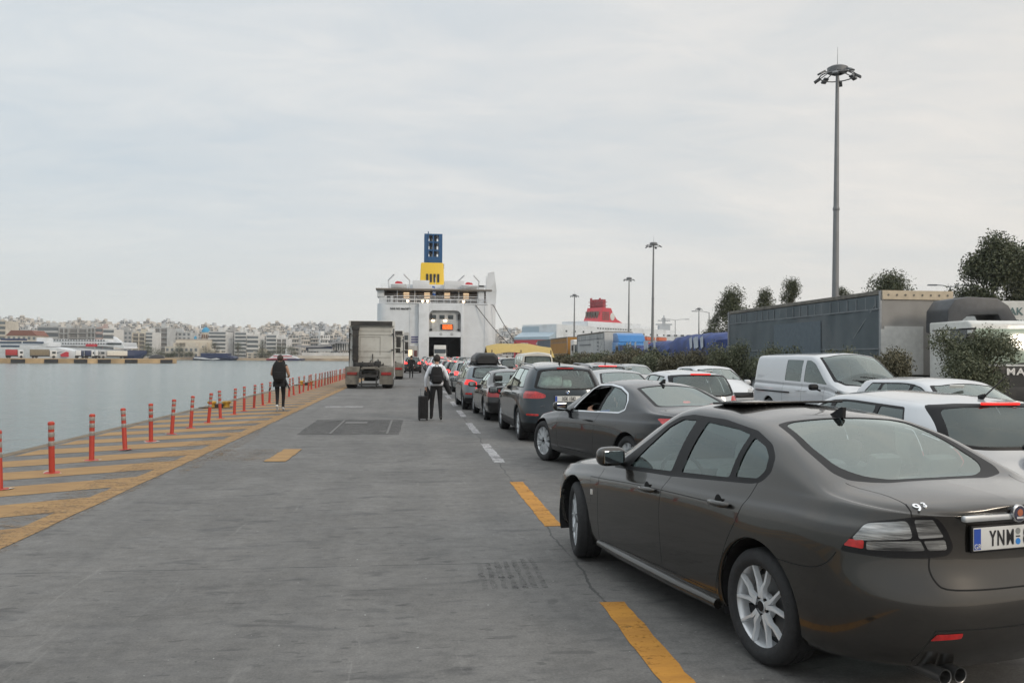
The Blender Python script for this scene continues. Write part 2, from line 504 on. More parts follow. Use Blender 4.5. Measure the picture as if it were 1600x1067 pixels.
tag(b.build('quay_edge_line', M_YEL), 'long ochre line bounding the diagonal quay stripes', 'road marking', kind='structure')
b = MB()
for y0 in (0.55, 5.76-5.26+5.3, 5.78+2.72+2.95-2.9):
    pass
for y0, y1 in ((.5, 3.2), (5.76-2.85+.0, 5.80), (8.44, 11.45)):
    ragged(b, [(1.31, y0), (1.49, y0), (1.47, y1), (1.29, y1)], .004, .12, .008)
tag(b.build('yellow_lane_line', M_YELF), 'orange yellow dashes of the lane line beside the cars', 'road marking', kind='structure')
b = MB()
for k in range(1, 24):
    y0 = 8.44 + 5.12*k
    ragged(b, [(1.28, y0), (1.45, y0), (1.44, y0+2.85), (1.27, y0+2.85)], .004, .2, .012)
ragged(b, [(-3.0, 28.4), (-1.75, 28.4), (-1.75, 28.85), (-3.0, 28.85)], .004, .2, .012)
tag(b.build('white_lane_line', M_WHT), 'worn white dashes of the lane line', 'road marking', kind='structure')
b = MB()
ragged(b, [(-2.55, 18.5), (-.35, 18.45), (-.33, 22.75), (-2.6, 22.8)], .004, .3, .02)
tag(b.build('tar_patch', M_TAR), 'dark resurfaced rectangle with covers in the concrete drive', 'road patch', kind='structure')
b = MB()
for x in (-1.86, -.62):
    b.box((x, 20.6, .006), (.05, 3.9, .008))
b.box((-1.5, 21.75, .006), (.55, .5, .01))
tag(b.build('drain_cover', mat('iron cover', (.12, .115, .11), .6, .3, scale=14)), 'iron cover rails set into the dark drive patch', 'drain cover')
b = MB()
for k in range(30): ragged(b, [(-4.35, 4+4*k), (-3.55, 4+4*k), (-3.52, 8+4*k), (-4.30, 8+4*k)], .0070, .3, .05)
ragged(b, [(-3.58, 14.1), (-2.2, 13.9), (-2.05, 15.6), (-3.58, 15.9)], .004, .2, .04)
ragged(b, [(-3.5, 13.0), (-3.3, 12.4), (-3.25, 17.5), (-3.5, 20)], .006, .3, .05)
tag(b.build('faded_ochre_wash', M_DUST), 'faded ochre wash of an older marking on the drive', 'road marking', kind='structure')
b = MB(); ragged(b, [(-2.42, 13.9), (-2.08, 13.9), (-2.05, 15.7), (-2.37, 15.7)], .009, .15, .02)
tag(b.build('old_ochre_dash', M_YEL), 'short broad ochre dash on the drive by the hatched strip', 'road marking', kind='structure')
# tyre skid bars left of the nearest car
b = MB()
random.seed(5)
for k in range(7):
    x = .50 + .075*k
    ragged(b, [(x, 6.2), (x+.045, 6.2), (x+.05, 6.95+.03*k), (x+.012, 6.95+.03*k)], .004, .1, .01)
tag(b.build('tyre_mark', M_SKID), 'dark ribbed tyre marks on the concrete beside the nearest car', 'tyre marks', kind='structure')
# ---------------------------------------------------------------- the ferry at the end of the quay
M_TYRE = mat('tyre rubber', (.018, .018, .019), .8, var=.25, scale=30, bump=.2, bscale=120)
M_WHITE = mat('ship white', (.62, .64, .66), .45, var=.05, scale=.5, dirt=(.46, .47, .47))
M_SHIPB = mat('ship blue', (.012, .075, .19), .4, var=.1)
M_SHIPY = mat('ship yellow', (.70, .46, .03), .4, var=.06)
M_DARK = mat('dark recess', (.025, .025, .027), .8)
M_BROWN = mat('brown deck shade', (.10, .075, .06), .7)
M_GREYP = mat('grey paint', (.36, .37, .38), .5)
M_LITW = mat('lit lamp', (.9, .75, .5), .4, emit=9, ecol=(1.0, .72, .42))
M_LITP = mat('lit window', (.8, .65, .45), .4, emit=1.1, ecol=(1.0, .70, .42))
M_LED = mat('orange led', (.9, .2, .03), .4, emit=1.8, ecol=(1.0, .13, .015))
M_SHIPR = mat('ship red', (.50, .03, .045), .45, var=.08)
M_NAVY = mat('ship navy', (.018, .03, .085), .4)
M_STEEL = mat('galvanised steel', (.30, .31, .32), .5, .6, var=.12)
M_ROPE = mat('dark rope', (.05, .045, .04), .9)
M_GLASSD = mat('dark window', (.03, .04, .045), .12, coat=.4)
def rail(b, pts, h=1.05, n=3, r=.035, step=2.0, m=0):
    pts = [Vector(p) for p in pts]
    for p, q in zip(pts, pts[1:]):
        for k in range(1, n+1): b.tube([p+Vector((0, 0, h*k/n)), q+Vector((0, 0, h*k/n))], r, n=4, m=m, caps=False)
        c = max(1, int((q-p).length/step))
        for i in range(c+1):
            s = p.lerp(q, i/c); b.tube([s, s+Vector((0, 0, h))], r, n=4, m=m, caps=False)
def stern_ferry():
    root = thing('ferry', 'white stern-loading ferry with yellow and blue funnel and open car door', 'ferry', (4.15, 169.0, 0))
    W, D = 12.0, 12.2
    # hull: rounded stern corners, flat transom with the door tower standing proud, tapering bow
    out = []
    for a in np.linspace(math.pi, math.pi*1.5, 9): out.append((-W+2.2+2.2*math.cos(a), 2.2+2.2*math.sin(a)))
    rr = [(-x, y) for x, y in out[::-1]]
    bow = [(W, 80), (W*.8, 98), (W*.4, 112), (0, 119), (-W*.4, 112), (-W*.8, 98), (-W, 80)]
    dx0, dx1, dz = -1.62, 4.75, 5.52
    b = MB()
    loop = out+rr+bow
    def ring(z, f=1.0): return [b.bm.verts.new((x*f, y, z)) for x, y in loop]
    levels = [(-3.2, .94), (-1.5, .985), (1.0, 1.0), (dz, 1.0), (D, 1.0)]
    R_ = [ring(z, f) for z, f in levels]
    n = len(loop); k_t = len(out)-1       # the transom face index
    for i, (a, c) in enumerate(zip(R_, R_[1:])):
        for j in range(n):
            if j == k_t and levels[i+1][0] <= dz: continue
            jj = (j+1) % n; b.bm.faces.new((a[j], a[jj], c[jj], c[j]))
    b.bm.faces.new(R_[-1])
    # transom below the door head, left and right of the opening
    for x0, x1 in ((-W+2.2, dx0), (dx1, W-2.2)): b.quad([(x0, 0, -3.2), (x1, 0, -3.2), (x1, 0, dz), (x0, 0, dz)])
    b.quad([(dx0, 0, -3.2), (dx1, 0, -3.2), (dx1, 0, .25), (dx0, 0, .25)])
    hull = b.build('hull', M_WHITE, root, smooth=30, recalc=True)
    b = MB()
    for x in (-5.4, -3.85, 9.6): b.box((x, -.05, 5.6), (.10, .12, 13), bev=.03)
    b.box((-8.8, -.03, 4.6), (.06, .07, 15))
    b.box((0, -.06, D+.06), (2*W-3.6, .16, .22), bev=.05)
    b.build('hull_seam', M_WHITE, hull)
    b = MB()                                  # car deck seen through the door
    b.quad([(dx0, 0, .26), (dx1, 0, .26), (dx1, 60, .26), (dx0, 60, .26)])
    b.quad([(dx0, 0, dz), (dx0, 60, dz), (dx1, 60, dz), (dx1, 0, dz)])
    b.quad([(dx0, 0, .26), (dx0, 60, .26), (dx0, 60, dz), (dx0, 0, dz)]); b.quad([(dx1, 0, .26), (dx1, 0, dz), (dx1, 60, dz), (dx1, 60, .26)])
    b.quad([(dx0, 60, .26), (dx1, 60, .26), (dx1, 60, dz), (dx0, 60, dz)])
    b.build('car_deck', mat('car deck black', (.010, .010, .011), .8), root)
    b = MB(); b.prism([(0, .30), (0, .10), (-5.2, -.02), (-5.2, .06)], 'x', dx0+.05, dx1-.05)
    b.build('stern_ramp', mat('ramp steel', (.09, .09, .09), .7, .3), root)
    # door tower
    b = MB()
    xl, xr_ = -3.7, 5.35
    b.box(((xl+dx0)/2, -.45, 5.1), (dx0-xl, .9, 14.3), bev=.1); b.box(((xr_+dx1)/2, -.45, 5.1), (xr_-dx1, .9, 14.3), bev=.1)
    b.box(((dx0+dx1)/2, -.45, 11.55), (dx1-dx0, .9, 1.4)); b.box(((dx0+dx1)/2, -.45, 6.05), (dx1-dx0, .9, 1.05))
    tw = b.build('door_tower', M_WHITE, root, smooth=40)
    b = MB()
    for x0, s in ((dx0, 1), (dx1, -1)):
        b = MB(); b.prism([(x0, 10.85), (x0+s*1.0, 10.85), (x0+s*.45, 10.7), (x0+s*.12, 10.3), (x0, 9.8)], 'y', -.88, -.10)
        b.build('door_corner', M_WHITE, tw, recalc=True)
    b = MB(); b.box(((dx0+dx1)/2, -.06, 8.7), (dx1-dx0-.02, .10, 4.3)); b.build('door_panel', mat('door grey', (.42, .43, .43), .5, var=.1, scale=1.5, dirt=(.25, .24, .23)), tw)
    for x in (-.72, .98, 2.72):
        b = MB(); b.box((x, -.14, 9.55), (1.05, .1, .80), bev=.12); b.build('window', M_GLASSD, tw, smooth=40)
    for x in (-.85, 1.60):
        b = MB(); b.box((x, -.2, 8.80), (.60, .25, .22), bev=.05); b.build('lamp', M_LITW, tw)
    b = MB()
    for x in (dx0+.42, dx1-.42):
        b = MB(); b.box((x, -.3, 9.6), (.35, .5, 1.2), bev=.1); b.box((x, -.3, 7.0), (.5, .5, .4), bev=.1); b.tube([(x, -.3, 9), (x, -.3, 7)], .04, n=5)
        b.build('door_winch', M_DARK, tw)
    b = MB(); b.box((1.95, -.25, 7.55), (2.55, .2, 1.15), bev=.05); sg = b.build('led_sign', M_DARK, tw)
    b = MB(); random.seed(2)
    for r_ in range(3):
        x = 1.1
        while x < 2.9:
            w = random.choice((.12, .2, .27)); b.box((x+w/2, -.36, 7.9-.34*r_), (w, .02, .23)); x += w+.07
    b.build('led_letters', M_LED, sg)
    b = MB()
    for x in (.75, 2.95):
        b = MB(); b.lathe([(0, .02), (.2, .02), (.24, 0), (.3, 0)], Matrix.Translation((x, -.92, 6.1)) @ Matrix.Rotation(math.pi/2, 4, 'X'), n=16)
        b.build('ship_crest', M_GREYP, tw)
    # side door with the lit crew entrance
    b = MB(); b.box((-5.05, -.35, 1.85), (2.5, .7, 3.7), bev=.04); b.box((-6.6, -.8, 3.2), (1.9, 1.6, 6.4), bev=.05); sdm = b.build('side_entrance', mat('entrance grey', (.40, .40, .39), .6, dirt=(.3, .27, .24)), root)
    b = MB(); b.box((-5.3, -.72, 1.5), (.75, .05, 2.8)); b.build('lit_doorway', M_LITP, sdm)
    b = MB(); b.box((-4.25, -.72, 1.5), (.6, .05, 2.6)); b.build('dark_doorway', mat('door oxide', (.10, .03, .03), .6), sdm)
    b = MB(); b.box((-6.1, -1.62, 5.3), (.7, .05, .9)); b.build('window', M_GLASSD, sdm)
    b = MB()
    for k in range(3): b.box((-4.45, -.12, 5.5-.5*k), (1.35, .06, .26))
    b.build('notice_board', mat('notice blue', (.10, .10, .22), .5), root)
    lettering('NHS NO MAOETS', .52, M_DARK, facing((-7.3, -.06, 11.1), (1, 0, 0), (0, 0, 1)), hull, depth=.02, bold=.02)
    # aft decks
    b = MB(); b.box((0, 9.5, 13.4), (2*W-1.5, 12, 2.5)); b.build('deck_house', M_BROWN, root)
    b = MB(); b.box((-.6, 8.0, 15.05), (2*W-.7, 16, .34), bev=.08); b.build('awning_deck', mat('awning edge', (.16, .14, .12), .6), root)
    b = MB(); b.box((-10.2, 2.8, 13.0), (2.8, 3.2, 1.7), bev=.15); b.box((-11.3, 3, 14.2), (1.4, 4, 1.4), bev=.1); b.build('deck_cabin', M_WHITE, root, smooth=40)
    b = MB(); b.box((-9.7, 1.16, 13.1), (.7, .06, 1.2)); b.build('deck_door', M_DARK, root)
    b = MB()
    rail(b, [(-W+1.0, .4, D), (0, .3, D), (W-1.2, .4, D)], 1.1, 3, .045, 1.3); rail(b, [(-W+.8, 1.0, 15.2), (W-2.2, 1.0, 15.2)], .9, 2, .03, 2)
    rail(b, [(-W+1, 3.4, 13.6), (W-1, 3.4, 13.6)], .7, 2, .04, 2.4)
    for x in (-8, -4.5, 4.4, 8.2): b.tube([(x, 1.3, D), (x, 1.3, 15.0)], .10, n=6)
    b.box((0, 1.1, D+.9), (2*W-3, .12, .14)); b.box((0, .8, D+1.55), (2*W-6, .1, .12))
    b.build('deck_rail', M_WHITE, root)
    for x in (-6.2, -2.0, 2.1, 6.0, 8.9):
        for k in range(4):
            b = MB(); b.box((x, 3.42, 14.55-.33*k), (1.15, .06, .17)); b.build('lit_strip', M_LITP, root)
    for x in (-5.9, -2.9, -1.9, 5.35):
        b = MB(); b.lathe([(0, .05), (.22, .03), (.26, -.1)], Matrix.Translation((x, .9, 12.75)) @ Matrix.Rotation(math.pi/2, 4, 'X'), n=10); b.build('deck_lamp', M_LITW, root)
    b = MB(); random.seed(8)
    for k in range(13):
        x = -7+k*1.15+random.uniform(-.3, .3); b = MB(); b.box((x, 1.9+random.random(), D+.45), (random.uniform(.3, 1.1), .6, random.uniform(.6, 1.1)), bev=.1)
        b.build('deck_gear', M_DARK, root, smooth=50)
    b = MB(); b.box((-3.2, 17, 16.6), (3.6, 8, 2.9), bev=.1); b.box((4.0, 17, 16.6), (4.2, 8, 2.9), bev=.1); b.box((0, 46, 15.0), (2*W-4, 50, 5.6), bev=.2); b.build('upper_house', M_WHITE, root, smooth=40)
    # funnel
    b = MB(); FY = 24
    def frus(x0, x1, y0, y1, z0, z1, k, m): 
        c0 = [(x0, y0), (x1, y0), (x1, y1), (x0, y1)]; cx, cy = (x0+x1)/2, (y0+y1)/2
        lo = [b.bm.verts.new((x, y, z0)) for x, y in c0]; hi = [b.bm.verts.new((cx+(x-cx)*k, cy+(y-cy)*k, z1)) for x, y in c0]
        for i in range(4): b.bm.faces.new((lo[i], lo[(i+1) % 4], hi[(i+1) % 4], hi[i])).material_index = m
        b.bm.faces.new(hi).material_index = m
    frus(-3.5, 2.3, FY, FY+9, 15.0, 23.2, .90, 0)
    fn = b.build('funnel', [M_SHIPY], root, recalc=True)
    bmesh_bevel(fn, .35)
    for x in (-1.75, -.9, -.05, .80):
        b = MB(); b.box((x, FY+.22, 19.6), (.48, .3, 1.9)); b.build('funnel_slot', M_DARK, fn)
    b = MB()                                  # blue lattice top: open frame with two columns of three openings
    x0, x1, z0, z1 = -2.45, 1.70, 23.2, 29.9
    for x, w in ((x0+.45, .9), (x1-.42, .84), (-.38, .34)): b.box((x, FY+4.2, (z0+z1)/2), (w, 6.5, z1-z0))
    for z, h in ((z0+.7, 1.4), (26.1, .34), (28.0, .34), (z1-.15, .3)): b.box(((x0+x1)/2, FY+4.2, z), (x1-x0-.02, 6.46, h))
    b.box((x0+.9, FY+.9, (z0+z1)/2+.3), (.2, .3, z1-z0+.4)); b.tube([(1.9, FY+3, 22.0), (1.9, FY+3, 23.2)], .3, n=8)
    top = b.build('funnel_top', M_SHIPB, fn)
    b = MB()
    for x in (-.95, .15): b.tube([(x, FY+3.4, 21.5), (x, FY+3.4, 29.6)], .30, n=8)
    b.build('exhaust_pipe', M_GREYP, fn)
    # lifeboats with red canopies on their davits
    for x in (-7.9, 7.1):
        b = MB(); G = []
        for t in np.linspace(0, 1, 9):
            w = 1.25*math.sin(math.pi*(.08+.84*t))**.5
            G.append([Vector((x+1.7*(2*t-1), 12+w*math.cos(a), 16.9+1.0*math.sin(a))) for a in np.linspace(math.pi, 2*math.pi, 9)])
        b.grid(G); b.box((x, 12, 16.95), (3.1, 1.9, .3), bev=.1)
        lb = b.build('lifeboat', M_WHITE, root, smooth=60)
        b = MB(); b.prism([(x-.9, 17.05), (x-.7, 17.5), (x-.3, 17.65), (x+.6, 17.5), (x+.9, 17.05)], 'y', 11.3, 12.7); b.build('canopy', M_SHIPR, lb)
        b = MB(); 
        for s in (-1, 1): b.tube([(x+s*2.0, 13.6, 15.2), (x+s*2.3, 13.4, 18.0), (x+s*1.0, 12, 19.2)], .16, n=6)
        b.build('davit', M_WHITE, lb)
    # raised side ramp at the right
    b = MB(); b.prism([(10.1, 12.2), (9.8, 14.5), (10.2, 18.6), (11.5, 18.9), (12.0, 15.0), (11.8, 12.2)], 'y', .2, .55)
    b.box((8.9, 1.0, 14.2), (1.2, 1.0, 3.9), bev=.05); b.box((8.0, .9, 15.9), (3.4, .8, .3)); b.tube([(9.9, .3, 12), (9.9, .3, 18)], .1, n=6)
    b.build('raised_ramp', M_WHITE, root)
    b = MB(); b.tube([(-.4, 1.2, D), (-.4, .8, 17.6)], .05, n=5); fp = b.build('flag_pole', M_WHITE, root)
    b = MB()
    for k in range(5): b.box((-.72+.03*k, .95-.03*k, 15.6-.36*k), (.60, .05, .37), m=k % 2, rot=Matrix.Rotation(R(18), 3, 'Y'))
    b.build('flag', [mat('flag blue', (.03, .11, .38), .7), mat('flag white', (.62, .63, .65), .7)], fp)
    return root
def bmesh_bevel(o, w, seg=2, ang=30):
    bm = bmesh.new(); bm.from_mesh(o.data)
    es = [e for e in bm.edges if len(e.link_faces) == 2 and e.calc_face_angle() > R(ang)]
    bmesh.ops.bevel(bm, geom=es, offset=w, segments=seg, profile=.6, affect='EDGES', clamp_overlap=True)
    bm.to_mesh(o.data); bm.free()
    o.data.polygons.foreach_set('use_smooth', [True]*len(o.data.polygons)); o.data.set_sharp_from_angle(angle=R(40))
stern_ferry()
for k, (x0, x1, z1, lab) in enumerate(((11.9, 23.0, 12.0, 'upper taut mooring rope from the ferry stern'), (15.5, 23.2, 12.0, 'lower taut mooring rope from the ferry stern'))):
    b = MB(); P_ = [Vector((x0, 168.9, z1)), Vector((x1, 163.5, .5))]
    b.tube([P_[0].lerp(P_[1], t)-Vector((0, 0, 1.2*math.sin(math.pi*t))) for t in np.linspace(0, 1, 9)], .075, n=5)
    tag(b.build('mooring_rope', M_ROPE, smooth=60), lab, 'mooring rope', 'mooring ropes of the ferry')

# ---------------------------------------------------------------- the far shore: pier, town, church, boats
SHORE = 548.0
def far_box(root, name, m, x0, x1, z0, z1, d0, dep):
    """box between two photograph bearings, at depth d0, dep metres deep"""
    p, q = far(x0, d0), far(x1, d0)
    b = MB(); c = (p+q)/2 + FWD*dep/2
    b.box((c.x, c.y, (z0+z1)/2), ((q-p).length, dep, z1-z0), rz=-YAW)
    return b.build(name, m, root)
land = MB()
land.quad([far(-900, SHORE, -.6), far(800, SHORE, -.6), far(800, SHORE+700, 34), far(-900, SHORE+700, 34)])
p, q = far(-900, SHORE, -.6), far(800, SHORE, -.6)
land.quad([p, p-Vector((0, 0, 3)), q-Vector((0, 0, 3)), q])
tag(land.build('far_shore_ground', mat('shore ground', (.27, .25, .23), .9, var=.2, scale=.02), recalc=True), 'rising ground of the town across the harbour', 'ground', kind='structure')
UNIT = MB().box((0, 0, 0), (1, 1, 1)).build('unit', M_GREYP); UNIT_ME = UNIT.data; bpy.data.objects.remove(UNIT, do_unlink=True)
def unit(name, m, parent, c, d):
    key = 'unit '+m.name
    me = bpy.data.meshes.get(key)
    if me is None: me = UNIT_ME.copy(); me.name = key; me.materials.clear(); me.materials.append(m)
    o = link(name, me, parent, c); o.scale = d; return o
M_W1 = mat('pale render', (.58, .58, .57), .85, var=.14, scale=.15, dirt=(.36, .34, .32))
M_W2 = mat('cream render', (.54, .50, .43), .85, var=.14, scale=.15, dirt=(.36, .31, .26))
M_W3 = mat('grey render', (.42, .43, .43), .85, var=.16, scale=.15)
M_W4 = mat('dull concrete', (.36, .36, .355), .9, var=.18, scale=.15)
M_WIN = mat('town window', (.11, .125, .135), .35, var=.3, scale=.4)
M_AWN = mat('balcony shade', (.15, .145, .14), .8, var=.3, scale=.4)
M_TILE = mat('terracotta roof', (.20, .085, .06), .85, var=.2)
def block(label, x0, x1, ytop, style, wall, depth=SHORE+12, dep=14, floors=None, roof=None, group=None):
    """a town block between two bearings: wall, then per storey its window row and balcony"""
    d = depth; p, q = far(x0, d), far(x1, d); w = (q-p).length; h = zat((x0+x1)/2, ytop, d)
    c = (p+q)/2
    root = thing('apartment_block', label, 'building', (c.x, c.y, -.6), -YAW, group)
    b = MB(); b.box((0, dep/2, h/2), (w, dep, h))
    if roof is None:
        b.box((0, .1, h+.25), (w+.3, .5, .5)); b.box((w*random.uniform(-.25, .25), dep*.5, h+1.5), (w*random.uniform(.15, .4), 4, 3.0))
        for k in range(max(1, int(w/7))): b.box((random.uniform(-w/2, w/2)*.9, dep*.3, h+.9), (1.1, 1.1, 1.3)); b.tube([(random.uniform(-w/2, w/2)*.9, 2, h), (random.uniform(-w/2, w/2)*.9, 2, h+2.6)], .05, n=4)
    b.build('wall', wall, root)
    if roof:
        b = MB(); b.prism([(-w/2-.4, h), (w/2+.4, h), (w/2-3, h+3.4), (-w/2+3, h+3.4)], 'y', -.3, dep); b.build('roof', roof, root, recalc=True)
    nf = floors or max(2, round(h/3.3)); fh = h/nf
    for f in range(nf):
        z = fh*f
        if style == 'band':
            unit('window_band', M_WIN, root, (0, -.05, z+fh*.62), (w*.94, .3, fh*.46)); unit('balcony', wall, root, (0, -.55, z+fh*.17), (w*.98, 1.0, fh*.32))
        elif style == 'grid':
            n = max(2, int(w/3.0))
            for k in range(n): unit('window', M_WIN, root, (-w/2+w*(k+.5)/n, -.05, z+fh*.52), (w/n*.5, .2, fh*.52))
        elif style == 'cells':
            n = max(2, int(w/4.2))
            unit('balcony', wall, root, (0, -.6, z+.12), (w*.98, 1.2, .24))
            for k in range(n): unit('window', M_AWN, root, (-w/2+w*(k+.5)/n, -.06, z+fh*.52), (w/n*.72, .3, fh*.66))
            for k in range(n+1): unit('party_wall', wall, root, (-w/2*.98+w*.98*k/n, -.6, z+fh/2), (.22, 1.2, fh))
    return root
random.seed(21)
block('grey shaded apartment block at the far left end of the waterfront', -40, 9, 500, 'band', M_W2)
block('cream building with a red tiled roof above the catamaran', 10, 57, 523, 'grid', M_W2, floors=4, roof=M_TILE, depth=SHORE-10)
block('long glassy office block with dark bands beside the red tiled building', 58, 92, 509, 'band', M_W3, floors=5)
block('grey glass office block with a set back top storey', 93, 107, 511, 'cells', M_W3, floors=5)
block('wide grey block with many small balconies', 108, 136, 512, 'cells', M_W4, floors=6)
block('narrow dull office block beside the wide balconied block', 137, 149, 511, 'cells', M_W3, floors=6)
block('narrow block with reddish parapets', 150, 160, 511, 'band', mat('rosy render', (.42, .33, .31), .85), floors=5)
block('white office block with four dark window bands', 161, 178, 513, 'band', mat('white render', (.60, .59, .57), .8), floors=5)
block('pale shadowed block behind the white ferry bridge', 180, 206, 516, 'grid', M_W4, depth=SHORE+60)
block('tall cream tower block with deep square windows', 207, 227, 519, 'cells', M_W2, floors=6)
block('narrow white end block beside the cream tower', 228, 238, 518, 'band', M_W1, floors=7)
block('mid grey flats left of the church', 239, 262, 511, 'cells', M_W3, depth=SHORE+45)
block('flats directly behind the church', 264, 298, 518, 'grid', M_W3, depth=SHORE+60)
block('white banded flats right of the church dome', 326, 353, 517, 'band', M_W1, floors=7)
block('narrow grey flats beside the white banded flats', 354, 366, 516, 'cells', M_W4, depth=SHORE+30)
block('stepped white office block with dark bands', 367, 385, 518, 'band', M_W1, floors=7)
block('white block with two square attic windows', 386, 404, 523, 'band', mat('white render', (.6, .6, .6), .8), floors=5)
block('white banded block near the terminal', 416, 432, 522, 'band', M_W1, floors=6)
block('small white block with open roof frame', 432, 448, 528, 'cells', M_W1, floors=5)
block('low cream waterfront customs house', 386, 420, 551, 'grid', M_W2, depth=SHORE+1, dep=8, floors=2)
block('low cream hall between the church and the catamaran', 318, 352, 550, 'grid', M_W2, depth=SHORE+2, dep=8, floors=2)
block('two storey cream building in front of the church', 258, 310, 541, 'grid', M_W2, depth=SHORE-2, dep=10, floors=2)
# hillside flats: small stepped blocks, one object each, sharing a few shapes
def hill_shape(wall, seed):
    rg = random.Random(seed); b = MB(); w, h, d = 9.0, 15.0, 10.0
    b.box((0, d/2, h/2), (w, d, h), m=0)
    nf = 5; fh = h/nf
    for f in range(nf):
        z = f*fh; ww = w*(1 if f < nf-1 else .8)
        b.box((rg.uniform(-.5, .5), -.5, z+.55), (ww*.96, 1.0, .85), m=0)
        k = -w/2+.4
        while k < w/2-1.2:
            q = rg.uniform(.8, 2.4); b.box((k+q/2, -.03, z+fh*.62), (q, .2, fh*.48), m=1 if rg.random() < .7 else 2); k += q+rg.uniform(.4, 1.1)
    b.box((rg.uniform(-2, 2), d*.4, h+1.2), (3.2, 3, 2.6), m=0); b.box((rg.uniform(-3, 3), 1, h+.5), (1.0, 1.0, 1.0), m=2); b.box((rg.uniform(-3, 3), 1.5, h+.35), (w*.4, .1, .7), m=1)
    o = b.build('hillside_flats', [wall, M_WIN, M_AWN]); me = o.data; bpy.data.objects.remove(o, do_unlink=True); return me
M_H = [mat('hill white', (.60, .60, .59), .9, var=.15, scale=.2, dirt=(.46, .46, .45)), mat('hill cream', (.54, .51, .47), .9, var=.15, scale=.2), mat('hill grey', (.44, .45, .46), .9, var=.15, scale=.2), mat('hill sand', (.49, .455, .41), .9, var=.15, scale=.2)]
HS = [hill_shape(M_H[k % 4], 50+k) for k in range(12)]
crest = [(-60, 492), (0, 498), (15, 497), (60, 501), (120, 504), (150, 505), (175, 506), (200, 504), (250, 504), (292, 508), (340, 512), (380, 514), (410, 512), (425, 506), (440, 510), (470, 510), (490, 506), (510, 508), (530, 510), (555, 509), (600, 512), (660, 512), (770, 515), (800, 516), (830, 519), (870, 522)]
def crest_y(x): return float(np.interp(x, [c[0] for c in crest], [c[1] for c in crest]))
random.seed(33); nh = 0
for row in range(6):
    d = SHORE+60+row*62
    x = -30+random.uniform(0, 12)
    while x < 872:
        w = random.uniform(12.5, 20)/d*560
        if 600 < x < 768 or (row == 0 and x < 405) or (row == 1 and x < 200): x += w; continue
        t = row/5; yt = 541+(crest_y(x)-541)*(.42+.58*t)+random.uniform(-4.5, 4.5)
        z1 = zat(x, yt, d); hh = random.uniform(13, 20); z0 = max(-.6, z1-hh)
        p = far(x, d, z0)
        o = link('hillside_flats', random.choice(HS)); o.location = p; o.rotation_euler = (0, 0, -YAW+random.choice((0, 0, .35, -.4, .8)))
        o.scale = (w*d/FPX/9.0*1.05, 1.2, max(6, z1-z0)/15.0); nh += 1
        tag(o, 'small pale block of flats packed on the hillside across the harbour', 'building', 'flats on the hillside across the harbour')
        x += w*random.uniform(.78, 1.05)
def church():
    d = SHORE+8; c = far(303, d)
    root = thing('church', 'cream church with a blue dome on a windowed drum', 'church', (c.x, c.y, -.6), -YAW)
    k = d/FPX; cream = mat('church cream', (.54, .49, .41), .85, var=.1); blue = mat('dome blue', (.02, .24, .42), .5)
    b = MB(); b.box((-2.5*k, 12, 5.9), (56*k, 20, 11.8)); b.box((-24*k, 10, 5), (20*k, 16, 10)); b.box((8*k, 3, 5.2), (26*k, 8, 10.4)); b.build('wall', cream, root)
    b = MB(); b.prism([(-30*k, 11.8), (26*k, 11.8), (24*k, 12.6), (-28*k, 12.6)], 'y', 2, 22); b.build('roof', mat('church roof', (.36, .32, .28), .9), root, recalc=True)
    b = MB(); b.lathe([(6.2*k, 11.6), (6.2*k, 16.6), (6.9*k, 16.8), (6.9*k, 17.3)], Matrix.Translation((9*k, 11, 0)), n=16); dr = b.build('drum', cream, root, smooth=30)
    for a in np.linspace(-math.pi, 0, 7):
        o = unit('window', mat('church window', (.22, .12, .08), .6), dr, (9*k+6.25*k*math.cos(a), 11+6.25*k*math.sin(a), 14.6), (.8, .3, 2.4)); o.rotation_euler = (0, 0, a+math.pi/2)
    b = MB(); b.lathe([(6.7*k*math.cos(a), 17.2+8.4*k*math.sin(a)) for a in np.linspace(0, math.pi/2, 8)], Matrix.Translation((9*k, 11, 0)), n=20); b.tube([(9*k, 11, 20), (9*k, 11, 22.3)], .1, n=5); b.box((9*k, 11, 21.8), (.8, .12, .12)); b.build('dome', blue, root, smooth=60)
    for x in (-5, 22):
        b = MB(); b.lathe([(2.2*k, 11.8), (2.2*k, 13.4), (2.0*k, 14), (0, 15)], Matrix.Translation((x*k, 8, 0)), n=10); b.build('turret', blue, root, smooth=50)
    for x in (-22, -12, 5, 15):
        unit('window', M_WIN, root, (x*k, -.9 if 0 < x < 20 else 1.9, 6.5), (1.0, .4, 3.0))
church()
def terminal():
    root = thing('terminal_hall', 'long low terminal with a curved grey roof and white columns', 'building', (0, 0, 0))
    z = lambda y: zat(510, y, SHORE+5)
    for x0, x1, y0, y1, m in ((465, 546, 562, 556, M_W2), (472, 546, 555, 551, M_W1), (482, 520, 549, 545, M_W3)):
        far_box(root, 'wall', m, x0, x1, z(y0), z(y1), SHORE+2, 16)
    far_box(root, 'window_band', M_NAVY, 478, 519, z(547.5), z(541), SHORE+4, 12)
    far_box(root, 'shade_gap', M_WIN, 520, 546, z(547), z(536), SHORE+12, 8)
    for x in np.linspace(519, 545, 8): far_box(root, 'column', M_W1, x, x+1.4, z(547), z(535), SHORE+5, 1)
    b = MB(); pts = [(460, 539.5), (480, 540), (498, 540), (510, 538.5), (520, 535), (528, 533), (546, 534.5)]
    G = []
    for dz in (0, 1.3):
        G.append([far(x, SHORE+1, z(y)-dz) for x, y in pts])
    G2 = [[p+FWD*20 for p in G[0]]]
    b.grid([G[1], G[0], G2[0]]); b.build('roof', mat('terminal roof', (.25, .25, .26), .6), root)
terminal()
